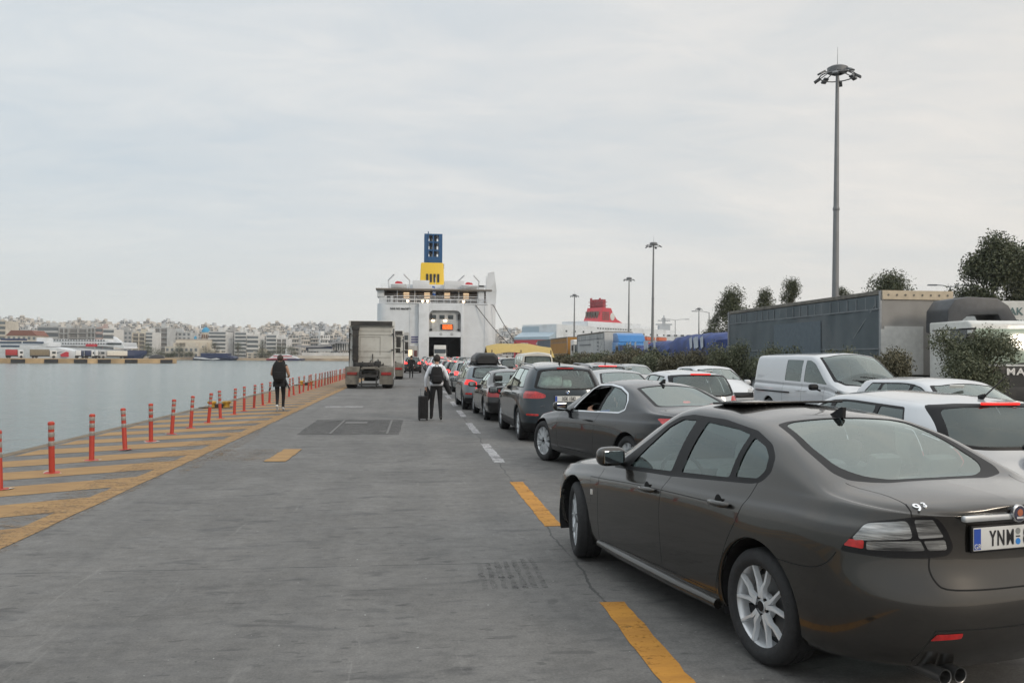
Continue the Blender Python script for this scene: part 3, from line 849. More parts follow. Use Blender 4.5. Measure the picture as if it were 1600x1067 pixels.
far_box(None, 'quay_wall', mat('quay stone', (.36, .28, .20), .9, var=.35, scale=.06, dirt=(.16, .12, .09)), -60, 700, WATER_Z-1, -.3, SHORE-6, 8)
q = [o for o in bpy.data.objects if o.name == 'quay_wall'][0]; tag(q, 'stained stone quay wall along the far waterfront', 'quay wall')
# near pier on the left
pa, pb = px(-90, 567.3, WATER_Z), px(276, 567.5, WATER_Z)
pv = (pb-pa).normalized(); pn = Vector((-pv.y, pv.x, 0)); pl_ = (pb-pa).length
PM = Matrix(((pv.x, pn.x, 0, pa.x), (pv.y, pn.y, 0, pa.y), (0, 0, 1, 0), (0, 0, 0, 1)))
PROT = math.atan2(pv.y, pv.x)
b = MB(); b.box((pl_/2, 11, (WATER_Z-1)/2-.05), (pl_, 22, -WATER_Z+.9))
o = b.build('pier', mat('pier stone', (.42, .30, .17), .9, var=.4, scale=.12, dirt=(.17, .12, .08))); o.matrix_world = PM; tag(o, 'long ochre stained stone pier across the water', 'pier')
def along(x):   # photograph bearing -> distance along the pier's face
    d = pxray(x, 560); o = Vector((0, 0)); A = np.array([[d.x, -pv.x], [d.y, -pv.y]]); r = np.linalg.solve(A, np.array([pa.x, pa.y])); return float(r[1])
for x in (28, 80, 126, 163, 205, 260):
    o = link('pier_fender', UNIT_ME.copy()); o.data.materials.clear(); o.data.materials.append(M_DARK); u = along(x)
    o.matrix_world = PM @ Matrix.Translation((u, -.2, -1.0)) @ Matrix.Diagonal((4.5, .5, 1.3, 1)); tag(o, 'dark rubber fender on the face of the ochre pier', 'fender', 'fenders on the ochre pier')
def pier_lorry(x0, x1, ytop, body, cabc, lab, cab_side=1):
    u0, u1 = along(x0), along(x1); ln = u1-u0; c = PM @ Vector(((u0+u1)/2, 6, 0)); d = c.dot(FWD); h = zat((x0+x1)/2, ytop, d)
    root = thing('parked_lorry', lab, 'lorry', c, PROT)
    cl = min(2.4, ln*.3)
    b = MB(); b.box((-cab_side*cl/2, 0, (h+1.1)/2), (ln-cl-.3, 2.5, h-1.1), bev=.05); b.build('cargo_box', body, root, smooth=30)
    b = MB(); b.box((cab_side*(ln-cl)/2, 0, 1.75), (cl, 2.4, 2.5), bev=.25); b.build('cab', cabc, root, smooth=50)
    b = MB(); b.box((cab_side*(ln-cl)/2+cab_side*.2, -1.21, 2.1), (cl*.5, .05, .8)); b.build('window', M_GLASSD, root)
    b = MB(); b.box((0, 0, .85), (ln-.4, 2.2, .45)); b.build('chassis', M_DARK, root)
    for x in (-ln*.38, -ln*.26, ln*.38):
        b = MB(); b.cyl((x*cab_side, -1.22, .5), (x*cab_side, -.8, .5), .5, n=12); b.build('wheel', M_TYRE, root)
M_TARP = mat('olive tarpaulin', (.20, .17, .12), .9, var=.2)
pier_lorry(9, 38, 546, mat('lorry red', (.33, .03, .035), .6), M_WHITE, 'red box lorry with a white cab on the ochre pier')
pier_lorry(48, 91, 546, M_TARP, M_W1, 'olive tarpaulin lorry on the ochre pier')
pier_lorry(120, 134, 547.5, M_WHITE, M_NAVY, 'first small white lorry in the row on the pier, nearest the red bow mark')
pier_lorry(135, 150, 547.5, M_NAVY, M_WHITE, 'small navy lorry in the row on the pier')
pier_lorry(151, 159, 547.5, M_WHITE, M_GREYP, 'small white and grey lorry next to the long white trailer on the pier')
pier_lorry(159, 203, 548, mat('lorry cream', (.62, .60, .54), .6), M_GREYP, 'long cream white trailer at the end of the pier row', -1)
def hull_shape(b, prof, w, m=0):
    """simple hull: prof = [(x, z_low, z_high, half width)]"""
    G = [[Vector((x, -hw*.75, z0)), Vector((x, -hw, (z0+z1)/2)), Vector((x, -hw, z1)), Vector((x, hw, z1)), Vector((x, hw, (z0+z1)/2)), Vector((x, hw*.75, z0))] for x, z0, z1, hw in prof]
    b.grid(G, m=m, closed=True)
    b.bm.verts.ensure_lookup_table()
def ship_at(name, lab, cat, x0, x1, depth, build):
    p, q = far(x0, depth), far(x1, depth); ln = (q-p).length
    root = thing(name, lab, cat, ((p.x+q.x)/2, (p.y+q.y)/2, WATER_Z), -YAW)
    k = ln/(x1-x0); build(root, ln, k, lambda y: zat((x0+x1)/2, y, depth)-WATER_Z, lambda x: (x-(x0+x1)/2)*k)
    return root
def fast_ferry(root, ln, k, Z, X):
    b = MB(); hull_shape(b, [(X(-60), 0, Z(541), 6), (X(60), 0, Z(540), 6), (X(100), 0, Z(543.5), 5), (X(122), .5, Z(548), 3), (X(140), Z(552), Z(552.5), .3)], 6); b.build('hull', M_WHITE, root, recalc=True, smooth=30)
    b = MB(); b.box(((X(0)+X(-60))/2, 0, Z(537)), (X(0)-X(-60), 11, Z(533)-Z(541)), bev=.3); b.box((X(45), 0, Z(538)), (X(86)-X(4), 10, 2.0), bev=.3); b.build('superstructure', M_WHITE, root, smooth=30)
    for x0, x1, y in ((-60, 3, 541.5), (5, 46, 535.3), (48, 80, 535.3), (14, 43, 541.3), (-60, 4, 535.5), (-60, 8, 547.5)):
        o = unit('window_band', mat('ferry glass', (.02, .045, .085), .2), root, ((X(x0)+X(x1))/2, -6.02, Z(y)), (X(x1)-X(x0), .2, .75))
    b = MB(); b.box((X(22), 0, Z(530.6)), (X(37)-X(8), 6, .8), bev=.1); b.build('upper_deck', M_NAVY, root)
    b = MB(); b.box((X(70), 0, Z(532)), (X(79)-X(62), 5, 2.4), bev=.4); b.build('wheelhouse', M_WHITE, root, smooth=40)
    b = MB(); b.prism([(X(104), Z(553.5)), (X(113), Z(549)), (X(117), Z(550)), (X(117), Z(557)), (X(106), Z(557))], 'y', -5.2, -5.0); b.build('bow_flash', M_SHIPR, root)
    b = MB(); b.prism([(X(91), Z(552.5)), (X(112), Z(547.8)), (X(100), Z(551.5))], 'y', -5.6, -5.45); b.prism([(X(-60), Z(552)), (X(-2), Z(551)), (X(8), Z(556)), (X(-2), Z(555)), (X(-60), Z(560))], 'y', -6.1, -6.04); b.build('hull_wave', M_NAVY, root)
ship_at('fast_ferry', 'large white catamaran ferry with navy window bands behind the pier lorries', 'ferry', -60, 140, 372, fast_ferry)
def white_ferry(root, ln, k, Z, X):
    b = MB(); hull_shape(b, [(X(80), 0, Z(541), 8), (X(205), 0, Z(548), 8)], 8); b.build('hull', M_WHITE, root, recalc=True)
    b = MB(); hull_shape(b, [(X(204.5), 0, Z(547), 8), (X(216), .5, Z(547.5), 5), (X(230), 4, Z(547.5), .4)], 8); b.build('bow', M_NAVY, root, recalc=True)
    for x0, x1, y0, y1 in ((85, 204, 541, 535), (85, 180, 535, 531)):
        b = MB(); b.box(((X(x0)+X(x1))/2, 0, (Z(y0)+Z(y1))/2), (X(x1)-X(x0), 14, Z(y1)-Z(y0)), bev=.2); b.build('deck_house', M_WHITE, root, smooth=30)
        for x in np.arange(x0+4, x1-6, 4.2): unit('window', M_GLASSD, root, (X(x), -7.05, (Z(y0)+Z(y1))/2+.2), (.75, .2, .6))
    b = MB(); b.prism([(X(177), Z(541)), (X(205), Z(544)), (X(202), Z(536)), (X(180), Z(534))], 'y', -7.6, 7.6); b.build('bridge', M_WHITE, root, recalc=True)
    unit('bridge_window', M_GLASSD, root, (X(190), -7.7, Z(537.3)), (X(201)-X(179), .2, .9))
    b = MB(); b.prism([(X(178), Z(526)), (X(181), Z(527)), (X(190), Z(534)), (X(180), Z(534))], 'y', -1, 1); b.build('mast', M_WHITE, root, recalc=True)
    b = MB(); b.box((X(155), -7.6, Z(540)), (X(163)-X(147), 2.0, Z(538)-Z(542)), bev=.4); b.build('lifeboat', M_SHIPR, root, smooth=50)
ship_at('passenger_ferry', 'white passenger ferry with navy bow behind the catamaran', 'ferry', 80, 231, 420, white_ferry)
def small_cat(root, ln, k, Z, X):
    b = MB(); hull_shape(b, [(X(306), 0, Z(560.5), 5), (X(309), 0, Z(557), 5), (X(345), 0, Z(555), 5), (X(366), 0, Z(556), 5), (X(370), 1, Z(559), 4)], 5); b.build('hull', M_NAVY, root, recalc=True, smooth=30)
    b = MB(); b.box((X(338), 0, Z(554.3)), (X(360)-X(318), 8, 2.0), bev=.4); b.build('cabin', M_NAVY, root, smooth=40)
    b = MB(); b.prism([(X(308), Z(558.2)), (X(322), Z(558.5)), (X(334), Z(561)), (X(343), Z(559.3)), (X(349), Z(561)), (X(338), Z(562)), (X(308), Z(560))], 'y', -5.15, -5.06); b.build('hull_wave', M_WHITE, root)
ship_at('fast_ferry', 'low navy catamaran with a white wave along its hull', 'ferry', 306, 370, SHORE-20, small_cat)
def hydro(root, ln, k, Z, X):
    b = MB(); hull_shape(b, [(X(419), 0, Z(560.6), 4), (X(432), 0, Z(559.8), 4), (X(462), 0, Z(560), 4), (X(474), .6, Z(561), .4)], 4); b.build('hull', mat('boat crimson', (.30, .04, .06), .4), root, recalc=True, smooth=30)
    b = MB(); b.box((X(463), 0, Z(561.5)), (X(472)-X(450), 8.2, 1.0)); b.build('hull_band', M_NAVY, root)
    b = MB(); b.prism([(X(422), Z(560.2)), (X(427), Z(556.5)), (X(432), Z(553.5)), (X(448), Z(553.5)), (X(462), Z(557.5)), (X(468), Z(560.2))], 'y', -3, 3); b.build('cabin', M_WHITE, root, recalc=True)
    unit('window_band', M_SHIPR, root, (X(444), -3.05, Z(556.4)), (X(458)-X(429), .1, .5))
    b = MB(); b.tube([(X(447), 0, Z(553)), (X(447), 0, Z(545))], .25, n=5); b.build('mast', M_WHITE, root)
ship_at('fast_ferry', 'small crimson and white passenger boat beyond the backpacker', 'ferry', 419, 474, SHORE-18, hydro)
b = MB(); b.lathe([(0, 1.6), (1.8, 1.3), (3.0, .4), (3.2, 0)], n=12); o = b.build('tyre_heap', M_DARK, smooth=60); o.matrix_world = PM @ Matrix.Translation((along(249), 5, 0)); tag(o, 'dark mound of fenders on the tip of the pier', 'fender heap')
# ---------------------------------------------------------------- cars: a lofted shell cut into panels, glass and lamps
def curve1(pts, sig):
    xs = np.array([p[0] for p in pts], float); zs = np.array([p[1] for p in pts], float)
    g = np.arange(xs[0]-1.0, xs[-1]+1.0, .01)
    v = np.interp(g, xs, zs)
    lo, hi = g < xs[0], g > xs[-1]
    v[lo] = zs[0] + (g[lo]-xs[0])*(zs[1]-zs[0])/(xs[1]-xs[0]); v[hi] = zs[-1] + (g[hi]-xs[-1])*(zs[-1]-zs[-2])/(xs[-1]-xs[-2])
    if sig > 0:
        kn = max(1, int(3*sig/.01)); k = np.arange(-kn, kn+1)*.01; w = np.exp(-.5*(k/sig)**2); w /= w.sum()
        v = np.convolve(np.pad(v, len(k)//2, mode='edge'), w, mode='valid')
    return lambda x: np.interp(x, g[:len(v)], v)
def bspl(ctrl, ns):
    """clamped uniform cubic B-spline through the control rows, ns samples per span"""
    c = np.concatenate([[ctrl[0]], [ctrl[0]], ctrl, [ctrl[-1]], [ctrl[-1]]])
    out = []
    for i in range(len(c)-3):
        last = i == len(c)-4
        for t in np.linspace(0, 1, ns+1)[:(ns+1 if last else ns)]:
            w = np.array([(1-t)**3, 3*t**3-6*t**2+4, -3*t**3+3*t**2+3*t+1, t**3])/6
            out.append(w @ c[i:i+4])
    return np.array(out)
def car_grid(P, du=.05, ns=3, narc=16):
    xr, xf, W = P['xr'], P['xf'], P['W']
    ar, nr, af, nf = P.get('ar', .6), P.get('nr', 2.8), P.get('af', .75), P.get('nf', 2.5)
    sg = P.get('sig', .05)
    zc, za, zb, zsh = curve1(P['zc'], sg), curve1(P['za'], sg*.8), curve1(P['zb'], .06), curve1(P['zsh'], .06)
    zs = curve1(P.get('zs', [(-3, .20), (3, .20)]), .05)
    shr, shf = curve1(P['shr'], P.get('sgr', .02)), curve1(P['shf'], .02)
    tum, yin = P.get('tum', .42), P.get('yin', .035)
    t = np.linspace(0, math.pi/2, narc)
    st = [(xr + ar*(1-math.cos(a)**(2/nr)), math.sin(a)**(2/nr), ((math.cos(a))**(2/nr))) for a in t]
    n = int((xf-af-xr-ar)/du)
    st += [(x, 1.0, 0.0) for x in np.linspace(xr+ar, xf-af, n+1)[1:-1]]
    st += [(xf - af*(1-math.cos(a)**(2/nf)), math.sin(a)**(2/nf), -((math.cos(a))**(2/nf))) for a in t[::-1]]
    barrel = curve1(P.get('plan', [(xr, .965), (xr+.9, .99), (-.3, 1), (.8, 1), (xf-.9, .985), (xf, .95)]), .25)
    wb = P['wb']/2
    G = []
    for x, k, wgt in st:
        y = W*k*barrel(x)
        s, h, bz = float(zs(x)), float(zsh(x)), float(zb(x))
        a, c = max(float(za(x)), bz+.006), float(zc(x)); c = max(c, a+.004)
        fl = P.get('flare', .012)*(math.exp(-((x-wb)/.42)**2)+math.exp(-((x+wb)/.42)**2))
        yb = y - k*P.get('bin', .075)
        ya = yb - k*(yin + tum*(a-bz))
        d = h-s
        rows = [(y-.16*k, s-.03), (y-.05*k, s-.012), (y-.018*k, s+.06), (y-k*P.get('low', .008), s+.20*d), (y+fl*k, s+.45*d), (y+fl*k*.8-k*P.get('wst', 0.0), s+.70*d),
                (y-.008*k, h-.05), (y-.022*k, h-.012), (y-.05*k, h+.012), (yb, bz), (yb-k*.012, bz+.012)]
        m = .5; rows += [((yb+ya)/2 + k*.02*min(1, (a-bz)*3), (a+bz)/2)]
        rows += [(ya+k*.022*min(1, (a-bz)*4), a-.07*min(1, (a-bz)*3)), (ya-k*.012, a-.012), (ya-k*.07, a+(c-a)*.18+.004)]
        for f in (.72, .45, .2, 0.0):
            yy = ya*f; rows.append((yy, c-(c-a)*f*f if f else c))
        ctrl = []
        for (yy, zz) in rows:
            sx = float(shr(zz))*max(0, wgt)**P.get('wp', 1.0) if wgt > 0 else float(shf(zz))*wgt
            ctrl.append((x+sx, yy, zz))
        G.append(bspl(np.array(ctrl), ns))
    return np.array(G)
def grid_normals(G):
    du = np.gradient(G, axis=0); dv = np.gradient(G, axis=1)
    n = np.cross(du, dv); l = np.linalg.norm(n, axis=2)
    n = n/np.maximum(l, 1e-9)[..., None]
    if n[n.shape[0]//2, n.shape[1]//3][1] < 0: n = -n
    bad = l < 1e-8
    for i in (0, -1):
        n[i] = np.where(bad[i][:, None], n[1 if i == 0 else -2], n[i])
        n[i, :, 1] = 0; n[i] /= np.maximum(np.linalg.norm(n[i], axis=1), 1e-6)[:, None]
    n[:, -1, 1] = 0; n[:, -1] /= np.maximum(np.linalg.norm(n[:, -1], axis=1), 1e-6)[:, None]
    return n
def inpoly(p, poly):
    c = False; x, y = p; j = len(poly)-1
    for i in range(len(poly)):
        xi, yi = poly[i]; xj, yj = poly[j]
        if (yi > y) != (yj > y) and x < (xj-xi)*(y-yi)/(yj-yi+1e-12)+xi: c = not c
        j = i
    return c
def grow(poly, d):
    """polygon offset outwards by d (negative shrinks)"""
    n = len(poly); A = sum(poly[i][0]*poly[(i+1) % n][1]-poly[(i+1) % n][0]*poly[i][1] for i in range(n))
    sgn = 1 if A > 0 else -1; out = []
    for i in range(n):
        p, q, r = Vector(poly[i-1]), Vector(poly[i]), Vector(poly[(i+1) % n])
        a, b2 = (q-p).normalized(), (r-q).normalized()
        na, nb = Vector((a.y, -a.x))*sgn, Vector((b2.y, -b2.x))*sgn
        k = na+nb; k = k/max(.35, k.dot(na)) if k.length > 1e-6 else na
        out.append(tuple(q+k*d))
    return out
def rounded(poly, r, n=3):
    """polygon with rounded corners"""
    out = []; m = len(poly)
    for i in range(m):
        p, q, s = Vector(poly[i-1]), Vector(poly[i]), Vector(poly[(i+1) % m])
        rr = min(r, (p-q).length*.45, (s-q).length*.45)
        a, c = q+(p-q).normalized()*rr, q+(s-q).normalized()*rr
        for k in range(n+1):
            t = k/n; out.append(tuple(a*(1-t)**2+q*2*t*(1-t)+c*t*t))
    return out
AX = {'xz': (Vector((1, 0, 0)), Vector((0, 0, 1))), 'yz': (Vector((0, 1, 0)), Vector((0, 0, 1))), 'xy': (Vector((1, 0, 0)), Vector((0, 1, 0))),
      'rl': (Vector((-.7071, -.7071, 0)), Vector((0, 0, 1))), 'fl': (Vector((-.7071, .7071, 0)), Vector((0, 0, 1)))}
class Shell:
    """left half of a car body as one cut-able sheet; pieces are taken out of it and mirrored"""
    def __init__(s, P, **kw):
        G = car_grid(P, **kw); Nn = grid_normals(G)
        s.P = P; s.bm = bmesh.new(); s.nl = s.bm.verts.layers.float_vector.new('n')
        V = []
        for i in range(G.shape[0]):
            row = []
            for j in range(G.shape[1]):
                v = s.bm.verts.new(G[i, j]); v[s.nl] = Vector(Nn[i, j]); row.append(v)
            V.append(row)
        for i in range(len(V)-1):
            for j in range(len(V[0])-1):
                s.bm.faces.new((V[i][j], V[i+1][j], V[i+1][j+1], V[i][j+1]))
        bmesh.ops.remove_doubles(s.bm, verts=s.bm.verts, dist=1e-5)
        s.bm.normal_update()
        # winding must agree with the stored normals
        flip = [f for f in s.bm.faces if f.normal.dot(sum((v[s.nl] for v in f.verts), Vector())) < 0]
        bmesh.ops.reverse_faces(s.bm, faces=flip)
        s.bm.normal_update()
    def cut(s, poly, axes, sel, among=None):
        U, Vv = AX[axes] if isinstance(axes, str) else axes
        us, vs = [p[0] for p in poly], [p[1] for p in poly]
        u0, u1, v0, v1 = min(us)-.01, max(us)+.01, min(vs)-.01, max(vs)+.01
        fs = []
        for f in (among if among is not None else s.bm.faces):
            if not f.is_valid: continue
            a = [v.co.dot(U) for v in f.verts]; b = [v.co.dot(Vv) for v in f.verts]
            if max(a) < u0 or min(a) > u1 or max(b) < v0 or min(b) > v1: continue
            if sel(f.calc_center_median(), f.normal): fs.append(f)
        n = len(poly)
        for i in range(n):
            p, q = poly[i], poly[(i+1) % n]
            e = Vector((q[0]-p[0], q[1]-p[1]))
            if e.length < 1e-6: continue
            no = U*e.y - Vv*e.x; co = U*p[0]+Vv*p[1]
            # only faces near this edge need the cut
            lo_u, hi_u, lo_v, hi_v = min(p[0], q[0])-.004, max(p[0], q[0])+.004, min(p[1], q[1])-.004, max(p[1], q[1])+.004
            near, rest = [], []
            for f in fs:
                a = [v.co.dot(U) for v in f.verts]; b = [v.co.dot(Vv) for v in f.verts]
                (rest if max(a) < lo_u or min(a) > hi_u or max(b) < lo_v or min(b) > hi_v else near).append(f)
            if not near: continue
            geom = list({x for f in near for x in (*f.verts, *f.edges)}) + near
            r = bmesh.ops.bisect_plane(s.bm, geom=geom, plane_co=co, plane_no=no.normalized(), dist=1e-6)
            nf = [x for x in r['geom'] if isinstance(x, bmesh.types.BMFace)]
            fs = [f for f in rest if f.is_valid] + nf
        ins = []
        for f in fs:
            c = f.calc_center_median()
            if inpoly((c.dot(U), c.dot(Vv)), poly): ins.append(f)
        return ins
    def take(s, faces, out=0.0):
        """remove faces from the shell; returns (points, normals, polygons)"""
        idx = {}; pts = []; ns = []; polys = []
        for f in faces:
            pl = []
            for v in f.verts:
                if v not in idx:
                    idx[v] = len(pts); nn = Vector(v[s.nl]).normalized()
                    pts.append(v.co+nn*out); ns.append(nn)
                pl.append(idx[v])
            polys.append(pl)
        mi = [f.material_index for f in faces]
        bmesh.ops.delete(s.bm, geom=faces, context='FACES_ONLY')
        s.bm.verts.ensure_lookup_table()
        return pts, ns, polys, mi
    def arch(s, cx, cz, ra, depth=.16):
        poly = [(cx+ra*math.cos(2*math.pi*i/40), cz+ra*math.sin(2*math.pi*i/40)) for i in range(40)]
        ins = s.cut(poly, 'xz', lambda c, n: c.y > .3 and n.y > -.2 and c.z < cz+ra+.1)
        bmesh.ops.delete(s.bm, geom=ins, context='FACES_ONLY')
        es = [e for e in s.bm.edges if e.is_boundary and all(abs(math.hypot(v.co.x-cx, v.co.z-cz)-ra) < .012 for v in e.verts)]
        r = bmesh.ops.extrude_edge_only(s.bm, edges=es)
        for v in [g for g in r['geom'] if isinstance(g, bmesh.types.BMVert)]:
            v.co.y -= .035; d = Vector((cx-v.co.x, 0, cz-v.co.z)).normalized(); v[s.nl] = d
    def rest(s):
        loose = [f for f in s.bm.faces]
        return s.take(loose)
def piece(name, data, mats, parent, mirror=True, which=0, flat=False):
    """mesh from a taken piece; which: 0 both halves in one mesh, 1 left only, -1 right only"""
    pts, ns, polys, mi = data
    if not polys: return None
    P, Q, F, MI = [], [], [], []
    if which >= 0:
        P += [tuple(p) for p in pts]; Q += [tuple(n) for n in ns]; F += polys; MI += mi
    if which <= 0:
        k = len(P)
        P += [(p.x, -p.y, p.z) for p in pts]; Q += [(n.x, -n.y, n.z) for n in ns]
        F += [[k+i for i in reversed(pl)] for pl in polys]; MI += mi
    me = bpy.data.meshes.new(name); me.from_pydata(P, [], F)
    for m in (mats if isinstance(mats, (list, tuple)) else [mats]): me.materials.append(m)
    me.polygons.foreach_set('material_index', MI); me.polygons.foreach_set('use_smooth', [True]*len(F))
    me.update()
    if not flat: me.normals_split_custom_set_from_vertices(Q)
    return link(name, me, parent)

M_BLK = mat('black trim', (.010, .010, .011), .5, var=.2, spec=.25)
M_GAP = mat('panel gap', (.004, .004, .004), .9)
M_TYRE = mat('tyre rubber', (.018, .018, .019), .8, var=.25, scale=30, bump=.2, bscale=120)
M_RIM = mat('silver alloy', (.66, .68, .70), .30, .35, var=.06, coat=.4)
M_DISC = mat('brake disc', (.13, .13, .13), .45, .6)
M_CHR = mat('chrome trim', (.78, .79, .80), .12, 1.0, var=.03)
M_INT = mat('dark cabin trim', (.035, .036, .038), .8, var=.25)
M_SEAT = mat('grey seat cloth', (.19, .185, .175), .85, var=.2, bump=.3, bscale=200)
M_SEATB = mat('black seat cloth', (.03, .03, .032), .8, var=.2)
G_CAR = glass('car glass', (.72, .84, .82), .025)
G_TINT = glass('privacy glass', (.16, .185, .19), .015)
M_LAMPR = mat('red lamp lens', (.42, .012, .012), .12, coat=1, var=.35, scale=25)
M_LAMPON = mat('lit red lamp', (.5, .015, .012), .25, emit=.9, ecol=(1.0, .035, .03))
M_LAMPHOT = mat('lit brake lamp', (.6, .02, .015), .25, emit=2.6, ecol=(1.0, .05, .045))
M_PLATE = mat('number plate white', (.62, .62, .60), .4, var=.05)
M_BLUE = mat('plate blue', (.02, .07, .36), .4, var=.05)
M_PLTX = mat('plate lettering', (.012, .012, .014), .5)
M_UNDER = mat('underbody', (.01, .01, .011), .9)
def ribbed(name):
    m = mat(name, (.30, .30, .295), .16, .7, coat=1, var=.85, scale=3)
    tq = m.node_tree; mq = tq.nodes.new('ShaderNodeMapping'); mq.inputs['Scale'].default_value = (1.5, 1.5, 16)  # stretched noise paints bright and dark gloss streaks into the lens colour
    tq.links.new(tq.nodes['Texture Coordinate'].outputs['Object'], mq.inputs[0]); tq.links.new(mq.outputs[0], tq.nodes['Noise Texture'].inputs['Vector'])
    t = m.node_tree; n, l = t.nodes.new, t.links.new; b = t.nodes['Principled BSDF']
    c = n('ShaderNodeTexCoord'); mp = n('ShaderNodeMapping'); mp.inputs['Rotation'].default_value = (0, R(8), 0); l(c.outputs['Object'], mp.inputs[0])
    w = n('ShaderNodeTexWave'); w.bands_direction = 'Z'; w.inputs['Scale'].default_value = 26; w.inputs['Distortion'].default_value = 2.5; l(mp.outputs[0], w.inputs['Vector'])
    bp = n('ShaderNodeBump'); bp.inputs['Strength'].default_value = .03; bp.inputs['Distance'].default_value = .008; l(w.outputs['Fac'], bp.inputs['Height']); l(bp.outputs[0], b.inputs['Normal'])
    return m
def paint(name, col, metal=.55, rough=.32):
    return mat(name, col, rough, metal, var=.035, scale=1.2, coat=1.0, spec=.15)

M_LAMPC = ribbed('clear lamp lens')
def spoke_rim(b, r, kind, n, y0):
    """alloy spokes in the plane y = y0 (outer face), local wheel axes"""
    for k in range(n):
        a = 2*math.pi*k/n + math.pi/2
        def P(rad, off, y): return Vector((rad*math.cos(a)-off*math.sin(a), y, rad*math.sin(a)+off*math.cos(a)))
        if kind == 'y':       # paired spokes: a broad root splitting to two arms
            for sg in (-1, 1):
                path = [(.045, sg*.009, y0-.010), (.105, sg*.017, y0-.005), (r*.62, sg*.038, y0-.010), (r*.955, sg*.069, y0-.004)]
                wd = [.036, .030, .024, .021]
                G = []
                for (rad, off, y), w in zip(path, wd):
                    G.append([P(rad, off-w/2, y-.028), P(rad, off-w*.36, y), P(rad, off+w*.36, y), P(rad, off+w/2, y-.028)])
                b.grid(G if sg > 0 else G)
        elif kind == 'twin':
            for sg in (-1, 1):
                G = []
                for rad, off, w in ((.06, sg*.010, .018), (r*.98, sg*.020, .016)):
                    G.append([P(rad, off-w/2, y0-.035), P(rad, off-w*.3, y0-.006), P(rad, off+w*.3, y0-.006), P(rad, off+w/2, y0-.035)])
                b.grid(G)
        else:
            G = []
            for rad, w in ((.05, .05), (r*.98, .042)):
                G.append([P(rad, -w/2, y0-.035), P(rad, -w*.3, y0-.008), P(rad, w*.3, y0-.008), P(rad, w/2, y0-.035)])
            b.grid(G)
WHEELS = {}
def wheel_parts(R_, r, w, kind, n, rim_mat, seg):
    key = (R_, r, w, kind, n, rim_mat.name, seg)
    if key in WHEELS: return WHEELS[key]
    Q = Matrix.Rotation(math.pi/2, 4, 'X')      # lathe z -> -y ; outer side is +y after the sign below
    hw = w/2; b = MB()
    prof = [(r*.93, -hw*.8), (r*1.02, -hw*.96), (r*1.12, -hw), (R_-.02, -hw*.90), (R_-.004, -hw*.72), (R_, -hw*.3), (R_-.005, -hw*.28), (R_-.005, -hw*.22), (R_, -hw*.2), (R_, hw*.2), (R_-.005, hw*.22), (R_-.005, hw*.28), (R_, hw*.3), (R_-.004, hw*.72), (R_-.02, hw*.90), (r*1.12, hw), (r*1.02, hw*.96), (r*.97, hw*.78)]
    b.lathe(prof, Q, n=seg); tyre = b.build('tyre', M_TYRE, smooth=35, recalc=True).data
    b = MB()
    b.lathe([(r*1.0, -hw*.9), (r*1.03, -hw*.94), (r*1.03, -hw*.90), (r*.97, -hw*.80), (r*.90, -hw*.4), (r*.90, hw*.9)], Q, n=seg)
    b.lathe([(.0, -hw*.74), (.03, -hw*.74), (.034, -hw*.66), (.07, -hw*.60), (.075, -hw*.3)], Q, n=16)
    spoke_rim(b, r*.95, kind, n, hw*.84)
    b.lathe([(.03, -hw*.75), (.0, -hw*.765)], Q, n=12, m=1)
    b.lathe([(.0, -hw*.10), (r*.72, -hw*.10), (r*.72, hw*.1)], Q, n=seg, m=2)
    b.lathe([(r*.72, hw*.1), (r*.9, hw*.2)], Q, n=seg, m=1)
    for k in range(5):
        a = 2*math.pi*(k+.5)/5+math.pi/2; p = Vector((.05*math.cos(a), hw*.62, .05*math.sin(a)))
        b.cyl(p, p+Vector((0, .012, 0)), .009, n=6, m=1)
    rim = b.build('rim', [rim_mat, M_BLK, M_DISC], smooth=40)
    fl = rim.data
    for me in (tyre, fl): pass
    for nme in ('tyre', 'rim'):
        pass
    for o in [o for o in bpy.data.objects if o.data in (tyre, fl)]: bpy.data.objects.remove(o, do_unlink=True)
    WHEELS[key] = (tyre, fl)
    return tyre, fl
def add_wheels(root, P, steer=0.0, seg=40, rim_mat=None, sides=(1, -1)):
    R_, r, w = P.get('R', .318), P.get('rim', .222), P.get('tw', .215)
    ty, ri = wheel_parts(R_, r, w, P.get('spk', 'y'), P.get('nsp', 5), rim_mat or M_RIM, seg)
    for ax in (1, -1):
        for sd in sides:
            e = bpy.data.objects.new('wheel', None); COL.objects.link(e); e.parent = root
            e.location = (ax*P['wb']/2, sd*(P['W']-P.get('winset', .025)-w/2), R_)
            e.rotation_euler = (0, 0, (0 if sd > 0 else math.pi) + (steer if ax > 0 else 0))
            link('tyre', ty, e); link('rim', ri, e)
def dlo(P, xa, xb, rake_a=0, rake_b=0, lo=.022, hi=.055):
    """side window outline between two stations, following the belt and the roof rail"""
    za, zb = curve1(P['za'], .05), curve1(P['zb'], .06)
    bot = [(x, float(zb(x))+lo) for x in np.linspace(xa, xb, 4)]
    top = []
    for x in np.linspace(xb+rake_b, xa+rake_a, 9):
        z = float(za(x))-hi
        top.append((x, max(z, float(zb(x))+lo+.004)))
    return bot+top
